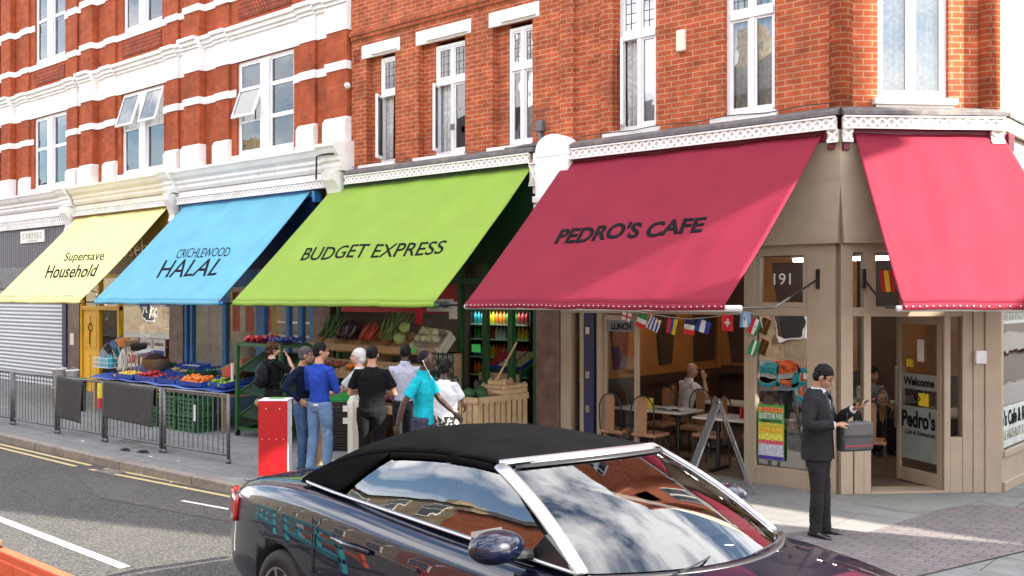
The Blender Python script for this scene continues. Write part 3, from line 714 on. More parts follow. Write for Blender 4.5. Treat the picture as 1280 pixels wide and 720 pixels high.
# shutter shop (left edge)
MB().box(-26.2, -20.86, .06, .10, 0, 2.62).build('roller_shutter', M['shutter'], terr)
MB().box(-20.86, -20.62, -.06, .12, 0, 3.0).build('shutter_guide', M['navy'], terr, bev=.01)
MB().box(-26.2, -20.62, -.04, .10, 2.62, 3.2).build('shutter_box', M['steelp'], terr, bev=.01)
MB().box(-26.2, -20.62, -.01, .08, 3.2, 4.27).build('fascia', M['corrug'], terr, label='corrugated dark grey fascia')
sg = bx('sign_board', M['poster'], (-23.45, -21.95, -.05, -.012, 3.87, 4.20), terr, bev=.004)
text('CARTERS', M['inkgrey'], [(-23.3, -.052, 3.98), (-22.1, -.052, 3.98), (-23.3, -.052, 4.14), (-22.1, -.052, 4.14)], sg, depth=.003, spacing=1.4)
MB().box(-23.0, -22.4, -.053, -.05, 3.91, 3.93).build('underline', M['inkgrey'], sg)
MB().box(-20.42, -20.2, -.05, -.03, 1.15, 1.45).build('notice', M['cream'], terr, bev=.003)
# yellow shop
fascia(terr, -19.94, -15.56, 2.95, 4.3, M['gold'])
text('Household', col('gilt', (.75, .55, .12), .4), [(-18.6, .015, 3.35), (-15.75, .015, 3.35), (-18.6, .015, 3.75), (-15.75, .015, 3.75)], terr, bold=.015)
yf = MB()
for x in (-19.94, -19.02, -18.0): yf.box(x, x+.10, -.01, .09, 0, 2.95)
yf.box(-19.84, -17.9, -.008, .088, 2.06, 2.16); yf.box(-19.84, -17.9, -.008, .088, 2.86, 2.95); yf.box(-17.9, -15.56, -.008, .088, 0, .55); yf.box(-17.9, -15.56, -.007, .087, 2.86, 2.95)
yf.build('door_frame', M['yellowp'], terr, bev=.006)
dr = MB(); dr.box(-19.84, -19.02, .03, .07, 0, 2.06); dr.box(-19.76, -19.45, .015, .03, .2, .95); dr.box(-19.38, -19.10, .015, .03, .2, .95); dr.box(-19.76, -19.45, .015, .03, 1.1, 1.9); dr.box(-19.38, -19.10, .015, .03, 1.1, 1.9)
dro = dr.build('door', M['yellowp'], terr, bev=.006)
mb = MB(); mb.tube([(-19.42+.10*cos(a), .012, 1.62+.10*sin(a)) for a in [i*pi/8 for i in range(16)]], .012, 5, closed=True); mb.tube([(-19.45, .01, 1.5), (-19.47, .01, 1.25), (-19.44, .01, 1.2)], .01, 5); mb.build('graffiti', M['ink'], dro)
mb = MB(); mb.quad((-18.92, .05, 0), (-18.0, .05, 0), (-18.0, .05, 2.06), (-18.92, .05, 2.06)); mb.quad((-17.9, .05, .55), (-15.56, .05, .55), (-15.56, .05, 2.86), (-17.9, .05, 2.86)); mb.quad((-19.84, .05, 2.16), (-17.9, .05, 2.16), (-17.9, .05, 2.86), (-19.84, .05, 2.86))
mb.build('shop_window', M['shopglass'], terr)
# blue shop
fascia(terr, -14.94, -10.33, 2.95, 4.3, M['bluef'])
bf = MB()
for x, w_ in ((-14.94, .10), (-14.70, .08), (-13.44, .13), (-12.20, .28), (-11.2, .10), (-10.82, .14), (-10.43, .10)): bf.box(x, x+w_, -.01, .09, 0, 2.6)
bf.box(-14.94, -10.33, -.012, .088, 2.6, 2.72); bf.box(-14.84, -12.2, -.008, .087, 0, .5)
bf.box(-14.94, -10.33, -.008, .05, 2.72, 2.95)
bf.build('shop_frame', M['bluep'], terr, bev=.006)
mb = MB(); mb.quad((-14.62, .05, .5), (-12.2, .05, .5), (-12.2, .05, 2.6), (-14.62, .05, 2.6)); mb.quad((-11.92, .05, 0), (-10.4, .05, 0), (-10.4, .05, 2.6), (-11.92, .05, 2.6)); mb.build('shop_window', M['shopglass'], terr)
mb = MB(); mb.use(M['curtwhite']).box(-14.5, -13.75, .30, .32, .5, 2.5)
mb.build('blind', None, terr)
for i, (a, b, c) in enumerate(((-14.1, -13.75, 'y'), (-13.7, -13.45, 'r'), (-13.25, -12.95, 'r'), (-12.9, -12.6, 'p'), (-12.55, -12.4, 'r'), (-12.38, -12.22, 'y'))):
    MB().box(a, b, .4+.02*i, .42+.02*i, 1.65 if c != 'y' else 1.4, 2.5).build('hanging_banner', col({'y': 'banner_yellow', 'r': 'banner_red', 'p': 'banner_coral'}[c], {'y': (.9, .6, .1), 'r': (.75, .07, .04), 'p': (.8, .22, .15)}[c], .5), terr)
MB().box(-12.0, -10.5, 1.5, 1.6, 1.9, 2.1).build('shelf_sign', col('banner_red', (.7, .05, .03)), terr)
# green shop
fascia(corn, -9.62, -4.80, 2.95, 4.3, M['greenf'])
gf = MB()
for x in (-9.64, -6.50, -5.93, -5.38, -4.86): gf.box(x, x+.09, -.01, .09, 0, 2.95)
gf.box(-9.62, -4.80, -.012, .088, 2.6, 2.70)
gf.build('shop_frame', M['greenp'], corn, bev=.006)
MB().box(-9.5, -6.5, -.004, .03, 2.12, 2.6).build('red_valance', col('shop_red', (.5, .03, .03)), corn)
sb = bx('price_board', M['poster'], (-7.15, -6.55, -.06, -.03, 2.15, 2.36), corn)
text('SMOKED', col('sign_blue', (.02, .04, .25)), [(-7.10, -.062, 2.22), (-6.60, -.062, 2.22), (-7.10, -.062, 2.31), (-6.60, -.062, 2.31)], sb, bold=.02)
# cafe: beige timber front
cafe = corn
fascia(cafe, -4.33, .0, 3.05, 4.44, M['beige'], y=.0)
fascia(cafe, 0, 2.0, 3.05, 4.44, M['beige'], y=.0, T=T_CH); fascia(cafe, 0, 7.4, 3.0, 4.44, M['beige'], y=.0, T=T_SD)
# the sloping skirt of the fascia
MB().prism([(.0, 3.80), (-.10, 3.12), (-.10, 3.05), (.0, 3.05)], 'x', -4.3, .0).build('fascia_skirt', M['beige'], cafe, bev=.004)
MB().prism([(.0, 3.80), (-.10, 3.12), (-.10, 3.05), (.0, 3.05)], 'x', .0, 1.98).build('fascia_skirt', M['beige'], cafe, T=T_CH, bev=.004)
bf = MB()
for a, b in ((-4.31, -4.12), (-3.95, -3.88), (-3.64, -3.56), (-1.28, -1.12)): bf.box(a, b, -.02, .10, 0, 2.18)
bf.box(-.42, -.06, -.02, .12, 0, 3.05)
bf.box(-4.31, -.42, -.03, .11, 2.16, 2.26); bf.box(-4.31, -1.12, -.015, .10, 2.98, 3.05)
bf.box(-1.28, -1.12, -.02, .10, 2.26, 3.05); bf.box(-1.12, -.42, -.018, .10, 2.92, 3.05); bf.box(-1.12, -.42, -.018, .10, 2.26, 2.33); bf.box(-1.12, -1.05, -.01, .09, 2.33, 2.92); bf.box(-.48, -.42, -.01, .09, 2.33, 2.92)
bf.box(-1.12, -.42, -.022, .10, 0, .17); bf.box(-1.12, -.42, -.01, .09, .17, .23)
bf.build('shopfront_frame', M['beige'], cafe, bev=.006)
MB().box(-3.88, -3.70, -.015, .10, 0, 2.16).build('folded_door_edge', M['navy'], cafe, bev=.006)
mb = MB()
for z in (.75, 1.25, 1.9): mb.box(-3.83, -3.76, -.035, -.015, z-.05, z+.05)
mb.build('hinge', M['metal'], cafe)
# folded glass leaf with LUNCH on its top strip
lf = MB(); lf.box(-3.56, -3.50, .03, .08, .02, 2.14); lf.box(-3.02, -2.95, .03, .08, .02, 2.14); lf.box(-3.50, -3.02, .03, .08, .02, .14); lf.box(-3.50, -3.02, .03, .08, 2.06, 2.14)
lfo = lf.build('folding_leaf', M['beige'], cafe, bev=.005)
MB().quad((-3.50, .055, .14), (-3.02, .055, .14), (-3.02, .055, 2.06), (-3.50, .055, 2.06)).build('leaf_glass', M['shopglass'], lfo, solid=.004)
MB().quad((-3.50, .045, 1.90), (-3.02, .045, 1.90), (-3.02, .045, 2.06), (-3.50, .045, 2.06)).build('frosted_strip', col('frost', (.16, .18, .16), .6), lfo, solid=.002)
text('LUNCH', M['ink'], [(-3.42, .041, 1.93), (-3.08, .041, 1.93), (-3.42, .041, 2.02), (-3.08, .041, 2.02)], lfo, bold=.03, depth=.002)
# window with the number, big pane below it
gl = MB(); gl.quad((-1.05, .04, 2.33), (-.48, .04, 2.33), (-.48, .04, 2.92), (-1.05, .04, 2.92)); gl.quad((-4.12, .05, 2.26), (-1.28, .05, 2.26), (-1.28, .05, 2.98), (-4.12, .05, 2.98))
gl.quad((-4.12, .05, 0), (-3.95, .05, 0), (-3.95, .05, 2.16), (-4.12, .05, 2.16))
gl.build('shop_window', M['shopglass'], cafe)
MB().quad((-1.12, .04, .23), (-.42, .04, .23), (-.42, .04, 2.16), (-1.12, .04, 2.16)).build('corner_window', glass_mat('bright_reflecting_glass', (.6, .62, .62), base=.16, boost=1.6), cafe)
text('191', M['poster'], [(-.885, .03, 2.555), (-.655, .03, 2.555), (-.885, .03, 2.70), (-.655, .03, 2.70)], cafe, name='street_number', depth=.003)
# chamfer entrance
bf = MB()
bf.box(.0, .15, -.02, .12, 0, 3.05); bf.box(.15, .17, .03, .09, 0, 3.0); bf.box(.29, .38, -.01, .10, 0, 2.98); bf.box(.15, 1.96, -.012, .10, 2.94, 3.05); bf.box(.17, .29, -.008, .09, 0, .55); bf.box(.17, .29, -.008, .09, .55, .62)
bf.box(.38, 1.30, -.012, .10, 2.16, 2.28); bf.box(.15, .29, -.010, .098, 2.16, 2.27); bf.box(1.30, 1.38, -.01, .10, 0, 2.94); bf.box(1.38, 1.53, -.012, .099, 2.16, 2.28); bf.box(1.38, 1.53, -.008, .09, 0, .68)
bf.box(.38, .44, -.008, .09, 2.28, 2.94); bf.box(1.24, 1.30, -.008, .09, 2.28, 2.94)
bf.box(1.53, 1.66, -.015, .11, 0, 2.94); bf.box(1.66, 1.80, -.03, .12, 0, 3.05); bf.box(1.80, 2.0, -.05, .12, 0, 3.05)
bf.build('shopfront_frame', M['beige'], cafe, T=T_CH, bev=.006)
MB().box(.38, 1.30, -.02, .30, 0, .03).build('door_sill', M['beige'], cafe, T=T_CH, bev=.004)
gl = MB(); gl.quad((.44, .04, 2.28), (1.24, .04, 2.28), (1.24, .04, 2.94), (.44, .04, 2.94)); gl.quad((.17, .04, .62), (.29, .04, .62), (.29, .04, 2.16), (.17, .04, 2.16)); gl.quad((1.38, .04, .68), (1.53, .04, .68), (1.53, .04, 2.16), (1.38, .04, 2.16))
gl.build('shop_window', M['shopglass'], cafe, T=T_CH)
# door leaf standing open inwards, hinged on its right
DA = R_(76)
T_DR = T_CH @ Matrix.Translation((1.29, .06, 0)) @ Matrix.Rotation(-DA, 4, 'Z')
w_ = .80
dm = MB(); dm.box(-.07, 0, 0, .045, .03, 2.14); dm.box(-w_, -w_+.07, 0, .045, .03, 2.14); dm.box(-w_+.07, -.07, 0, .045, .03, .20); dm.box(-w_+.07, -.07, 0, .045, 2.05, 2.14)
door = dm.build('entrance_door', M['beige'], cafe, T=T_DR, bev=.006)
MB().quad((-w_+.07, .02, .20), (-.07, .02, .20), (-.07, .02, 2.05), (-w_+.07, .02, 2.05)).build('door_glass', M['shopglass'], door, T=T_DR, solid=.004)
M['frost'] = mat('frosted_film', (.42, .47, .42), .5, alpha=.6)
mb = MB(); mb.quad((-w_+.08, .012, 1.22), (-.08, .012, 1.22), (-.08, .012, 1.42), (-w_+.08, .012, 1.42)); mb.quad((-w_+.08, .012, .32), (-.08, .012, .32), (-.08, .012, 1.0), (-w_+.08, .012, 1.0)); mb.build('frosted_film', M['frost'], door, T=T_DR)
def T4(T, pts): return [T @ Vector(p) for p in pts]
text('Welcome', M['ink'], T4(T_DR, [(-w_+.13, .008, 1.27), (-.12, .008, 1.27), (-w_+.13, .008, 1.37), (-.12, .008, 1.37)]), door, bold=.03, depth=.002)
text('to', M['ink'], T4(T_DR, [(-.48, .008, 1.08), (-.36, .008, 1.08), (-.48, .008, 1.16), (-.36, .008, 1.16)]), door, bold=.02, depth=.002)
text("Pedro's", M['ink'], T4(T_DR, [(-w_+.10, .008, .74), (-.10, .008, .74), (-w_+.10, .008, .94), (-.10, .008, .94)]), door, bold=.03, depth=.002)
text('Cafe & Restaurant', M['ink'], T4(T_DR, [(-w_+.16, .008, .64), (-.10, .008, .64), (-w_+.16, .008, .70), (-.10, .008, .70)]), door, bold=.01, depth=.002)
mb = MB(); mb.box(-w_+.03, -w_+.05, -.05, -.02, .7, 1.5); mb.build('door_handle', M['metal'], door, T=T_DR)
MB().box(-.42, -.30, .008, .011, 1.58, 1.86).build('opening_times_card', M['poster'], door, T=T_DR)
MB().box(-.62, -.50, .008, .011, 1.50, 1.60).build('yellow_sticker', col('sticker_yellow', (.8, .6, .03)), door, T=T_DR)
MB().box(-.40, -.22, .008, .011, 1.02, 1.18).build('menu_card', col('sticker_yellow', (.8, .6, .03)), door, T=T_DR)
MB().box(1.66, 1.80, -.085, -.031, 1.58, 1.74).build('door_phone', M['whitep'], cafe, T=T_CH, bev=.01)
# side street shop window
bf = MB(); bf.box(.0, .10, -.02, .12, 0, 2.95); bf.box(.10, 7.4, -.015, .10, 2.2, 2.95); bf.box(.10, 7.4, -.015, .10, .0, .46); bf.box(2.4, 2.5, -.01, .1, .46, 2.2); bf.box(4.8, 4.9, -.01, .1, .46, 2.2); bf.box(7.3, 7.4, -.01, .1, .46, 2.2)
bf.box(.06, 7.4, -.05, -.015, .42, .50); bf.box(.02, 7.4, -.06, -.015, 0, .12)
bf.build('shopfront_frame', M['beige'], cafe, T=T_SD, bev=.006)
MB().quad((.10, .04, .46), (7.3, .04, .46), (7.3, .04, 2.2), (.10, .04, 2.2)).build('shop_window', M['glass'], cafe, T=T_SD)
mb = MB(); mb.quad((.10, .03, .50), (2.4, .03, .50), (2.4, .03, 1.02), (.10, .03, 1.02)); mb.quad((.10, .03, 2.06), (2.4, .03, 2.06), (2.4, .03, 2.2), (.10, .03, 2.2)); mb.build('frosted_film', col('frost_white', (.55, .6, .55), .5), cafe, T=T_SD)
text("ro's Cafe & Restaurant", M['ink'], T4(T_SD, [(.11, .026, .78), (2.1, .026, .78), (.11, .026, .96), (2.1, .026, .96)]), cafe, bold=.03, depth=.002)
text('BREAKFAST LUNCH DINNER', M['inkgrey'], T4(T_SD, [(.12, .026, .60), (2.6, .026, .60), (.12, .026, .72), (2.6, .026, .72)]), cafe, bold=.005, depth=.002)
text('BREAKFAST ALL DAY', M['inkgrey'], T4(T_SD, [(.15, .026, 2.10), (2.3, .026, 2.10), (.15, .026, 2.17), (2.3, .026, 2.17)]), cafe, depth=.002)
# cafe room
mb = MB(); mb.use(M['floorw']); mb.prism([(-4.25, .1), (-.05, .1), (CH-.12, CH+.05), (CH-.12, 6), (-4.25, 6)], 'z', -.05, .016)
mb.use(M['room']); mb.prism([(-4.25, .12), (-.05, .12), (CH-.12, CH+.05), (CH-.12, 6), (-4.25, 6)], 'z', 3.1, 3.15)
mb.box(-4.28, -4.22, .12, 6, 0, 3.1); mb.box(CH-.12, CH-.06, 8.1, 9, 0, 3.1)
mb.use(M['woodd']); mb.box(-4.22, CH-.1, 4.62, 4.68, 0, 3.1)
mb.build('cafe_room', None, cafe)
mb = MB()
for (a, b) in ((-4.2, -3.42), (-6, -6)):
    pass
mb.use(M['orangew']).box(-4.2, -1.6, 4.55, 4.62, 1.15, 3.1)
mb.use(M['woodd'])
for (x, wt_, wb) in ((-3.75, .42, .16), (-2.7, .42, .16)):
    mb.prism([(x-wt_, 3.0), (x+wt_, 3.0), (x+wb, 1.2), (x-wb, 1.2)], 'y', 4.52, 4.55)
mb.box(-4.2, -1.6, 4.46, 4.62, 1.0, 1.15)
mb.use(M['orangew']).box(-.9, 1.1, 4.55, 4.62, 1.15, 3.1)
mb.build('wall_panelling', None, cafe)
# left side wall panelling, seen through the open front
mb = MB(); mb.use(M['orangew']).box(-4.22, -4.16, .3, 4.5, 1.1, 3.1); mb.use(M['woodd'])
for y, wt_, wb in ((1.3, .40, .16), (2.65, .45, .18), (3.95, .40, .36)):
    mb.prism([(y-wt_, 2.9), (y+wt_, 2.9), (y+wb, 1.25), (y-wb, 1.25)], 'x', -4.16, -4.13)
mb.use(M['orangew']).box(-4.13, -4.09, 4.40, 4.52, 1.1, 3.1); mb.use(M['woodd'])
mb.box(-4.22, -4.10, .3, 4.5, .95, 1.1); mb.box(-4.22, -4.15, .3, 4.5, .0, .95)
mb.build('wall_panelling', None, cafe)

# ================================================================== AWNINGS
def awning(label, x0, x1, zt, zb, p0, p1, m, mbox, T=None, lett=(), bar_ext=0, dots=False, ext0=.0, ext1=.0):
    """sloping fabric from the roller box to the front bar; p0/p1 = projection at either end"""
    T = T or Matrix.Identity(4)
    t = thing('shop_awning', label, 'awning', T @ Vector(((x0+x1)/2, 0, zt)), group=None)
    yt = -.03
    def f(u, v):
        x = x0+(x1-x0)*u+(ext1 if u > .5 else -ext0)*abs(u-.5)*2*v; pr = p0+(p1-p0)*u
        y = yt-(pr+yt)*v*1.0; z = zt+(zb-zt)*v
        s = -.035*sin(pi*v)+.006*sin(9*u*pi+3*v)*sin(pi*v)+.016*noise.noise(Vector((x*1.3+u*2, v*2.2, 0)))+.006*noise.noise(Vector((x*3.5, v*5+x, 3)))
        if x1-x0 > 3: s += -.007*abs(sin(u*pi*4))**.25+.010*sin(u*pi*4+v*5)*sin(pi*v)*.5
        return T @ Vector((x, y, z+s))
    mb = MB(); mb.grid(f, 60, 30); mb.build('fabric', m, t, smooth=True, solid=.006)
    # short valance over the front bar
    def g(u, v):
        q = T.inverted() @ f(u, 1); return T @ Vector((q.x, q.y-.012-.015*v, q.z-.075*v+.004))
    MB().grid(g, 60, 2).build('valance', m, t, smooth=True, solid=.006)
    a = T.inverted() @ f(0, 1); b = T.inverted() @ f(1, 1)
    mb = MB(); mb.tube([T @ Vector((a.x-.04, a.y+.03, a.z-.055)), T @ Vector((b.x+.04+bar_ext, b.y+.03, b.z-.055))], .034, 10); mb.build('front_bar', M['whitep'] if dots else mbox, t, smooth=True)
    if dots:
        mb = MB(); n = int((x1-x0)/.075)
        for i in range(n):
            c = Vector(g((i+.5)/n, .45)); q = T.inverted() @ c; mb.box(q.x-.006, q.x+.006, q.y-.012, q.y-.004, q.z-.006, q.z+.006, T=T)
        mb.build('stitch_row', M['poster'], t)
    mb = MB(); mb.box(x0-.06, x1+.06, -.02, .10, zt-.10, zt+.06, T=T); mb.box(x0-.14, x0-.06, -.05, .12, zt-.20, zt+.02, T=T); mb.box(x1+.06, x1+.14, -.05, .12, zt-.20, zt+.02, T=T)
    mb.build('roller_box', mbox, t, bev=.008)
    for x, pr, sg_ in ((x0+.12, p0, 1), (x1-.06, p1, -1)):   # folding arm in two lengths
        e = Vector((x+sg_*.10, -pr*.5, 2.95)); mb = MB()
        mb.tube([T @ Vector((x, -.02, 2.62)), T @ Vector((x+sg_*.02, -pr*.48, 2.28))], .014, 8); mb.tube([T @ Vector((x+sg_*.02, -pr*.48, 2.28)), T @ Vector((x, -pr+.03, zb-.05))], .014, 8)
        mb.box(x-.02, x+.02, -.05, 0, 2.5, 2.74, T=T)
        mb.build('folding_arm', M['black'], t, smooth=False)
    def onf(u, d):        # (x, distance down the slope) -> point just above the fabric
        v = d/math.hypot((p0+p1)/2, zt-zb); q = T.inverted() @ f((u-x0)/(x1-x0), v); return T @ (q+Vector((0, -.0050, .0050)))
    for (s, bl, br, tl, tr, kw) in lett:
        mt = kw.pop('m', M['ink'])
        o = text(s, mt, [Vector((p_[0], -p_[1], 0)) for p_ in (bl, br, tl, tr)], None, depth=.001, **kw)
        bm_ = bmesh.new(); bm_.from_mesh(o.data); bmesh.ops.triangulate(bm_, faces=bm_.faces[:])
        for it in range(2): bmesh.ops.subdivide_edges(bm_, edges=[e for e in bm_.edges if e.calc_length() > .06], cuts=1)
        for v_ in bm_.verts:
            h_ = v_.co.z; v_.co = onf(v_.co.x, -v_.co.y); v_.co += (T.to_3x3() @ Vector((0, -.7, .7)))*h_
        bm_.to_mesh(o.data); bm_.free()
        # lay the letters on the sagging fabric
        o.parent = t; Wi = world_of(t).inverted(); o.data.transform(Wi)
    return t
awning('crimson red awning along the street over the open cafe front', -4.21, -.21, 4.40, 2.33, 2.17, 2.45, M['aw_red'], M['maroon'], dots=True, bar_ext=.12,
       lett=[("PEDRO'S CAFE", (-3.36, 1.88), (-1.10, 1.79), (-3.40, 1.58), (-1.16, 1.50), dict(bold=.035, spacing=1.0))])
awning('lime green awning over the greengrocer', -9.74, -4.86, 4.40, 2.33, 2.13, 2.12, M['aw_green'], M['greenp'],
       lett=[('BUDGET EXPRESS', (-8.86, 1.94), (-5.47, 1.91), (-8.98, 1.60), (-5.55, 1.60), dict(bold=.008))])
awning('sky blue awning over the butcher', -14.9, -10.37, 4.40, 2.33, 2.05, 2.0, M['aw_blue'], M['bluep'],
       lett=[('CRICHLEWOOD', (-13.26, 1.67), (-11.39, 1.67), (-13.46, 1.38), (-11.53, 1.42), dict(bold=-.004)),
             ('HALAL', (-13.30, 2.24), (-11.24, 2.21), (-13.58, 1.71), (-11.32, 1.73), dict(bold=.004))])
awning('pale yellow awning over the household shop', -20.12, -15.62, 4.40, 2.33, 2.0, 2.0, M['aw_yellow'], M['gold'],
       lett=[('Supersave', (-18.46, 1.56), (-16.44, 1.58), (-18.7, 1.27), (-16.76, 1.28), dict(bold=.004)),
             ('Household', (-18.55, 2.14), (-16.09, 2.13), (-19.0, 1.70), (-16.44, 1.70), dict(bold=.012)),
             ('Household   Goods   To   Suit   Your   Home', (-19.9, 2.80), (-16.1, 2.80), (-19.98, 2.70), (-16.14, 2.70), dict(m=M['inkgrey']))])
awning('sunlit crimson red awning on the cut corner over the cafe entrance', .16, 2.03, 4.38, 2.33, 1.22, 1.22, M['aw_red'], M['maroon'], T=T_CH, dots=True, ext0=-.02, ext1=.5)

# ================================================================== PEOPLE
SK = {'fair': col('skin_fair', (.58, .33, .24), .5), 'olive': col('skin_olive', (.42, .23, .14), .5), 'tan': col('skin_tan', (.34, .18, .11), .5), 'dark': col('skin_dark', (.060, .030, .020), .45)}
for k in SK.values(): k.node_tree.nodes['Principled BSDF'].inputs['Subsurface Weight'].default_value = .08 if 'Principled BSDF' in k.node_tree.nodes else 0
HAIR = {'black': col('hair_black', (.006, .005, .005), .65, spec=.2), 'brown': col('hair_brown', (.05, .022, .011), .7, spec=.2), 'grey': col('hair_grey', (.075, .07, .07), .7, spec=.2), 'white': col('hair_white', (.55, .54, .52), .6)}
def cloth(name, c, r=.9):
    c = tuple(x*.55 for x in c) if max(c) < .06 else c
    return col('cloth_'+name, c, r, var=.14, vs=7, bump=.35, bs=26, spec=.12)
def denim(name, c):
    return col('denim_'+name, c, .85, var=.22, vs=5, bump=.3, bs=40)

def remesh(mb, name, m, parent, vox, smooth_it=2, disp=0., local=True):
    o = mb.build(name, m, parent, local=local)
    md = o.modifiers.new('r', 'REMESH'); md.mode = 'VOXEL'; md.voxel_size = vox; md.use_smooth_shade = True
    if smooth_it:
        sm = o.modifiers.new('s', 'SMOOTH'); sm.iterations = smooth_it; sm.factor = .5
    apply_mods(o)
    if disp:      # folds: low frequency pleats running with the garment
        me = o.data
        cs = [v.co.copy() for v in me.vertices]; ns = [v.normal.copy() for v in me.vertices]; out = []
        for p, q in zip(cs, ns):
            n_ = noise.noise(Vector((p.x*9, p.y*9, p.z*5.5)))+.6*noise.noise(Vector((p.x*17+3, p.y*17, p.z*26)))
            out.extend(p+q*(disp*n_))
        me.vertices.foreach_set('co', out); me.update()
    o.data.polygons.foreach_set('use_smooth', [True]*len(o.data.polygons))
    return o

def hand(mb, wrist, d, n, side, curl=.35, sc=1.):
    """palm and five fingers: d = pointing direction, n = palm normal"""
    d = Vector(d).normalized(); n = Vector(n); n = (n-d*n.dot(d)).normalized(); s = d.cross(n).normalized()*side
    w = Vector(wrist)
    mb.tube([w-d*.02*sc, w+d*.02*sc, w+d*.055*sc, w+d*.09*sc, w+d*.098*sc], [(.016*sc, .026*sc), (.016*sc, .032*sc), (.015*sc, .041*sc), (.013*sc, .040*sc), (.008*sc, .034*sc)], 12, up=n)
    for i, (o_, L_) in enumerate(((-.030, .072), (-.010, .080), (.010, .075), (.029, .058))):
        b = w+d*.085*sc+s*o_*sc; pts = [b-d*.02*sc]; a = 0; q = b; pts.append(q)
        for seg, fr_ in enumerate((.45, .32, .23)):
            a += curl*(1.1 if seg else .7); q = q+(d*cos(a)+n*sin(a))*L_*fr_*sc; pts.append(q)
        mb.tube(pts, [.0085*sc, .0088*sc, .0085*sc, .0078*sc, .006*sc], 7, up=s)
    b = w+d*.025*sc-s*.026*sc; t1 = b+(d*.6-s*.75+n*.25).normalized()*.035*sc; t2 = t1+(d*.85-s*.3+n*.35).normalized()*.030*sc; t3 = t2+(d*.9+n*.4).normalized()*.022*sc
    mb.tube([b, t1, t2, t3], [.014*sc, .012*sc, .010*sc, .007*sc], 7)

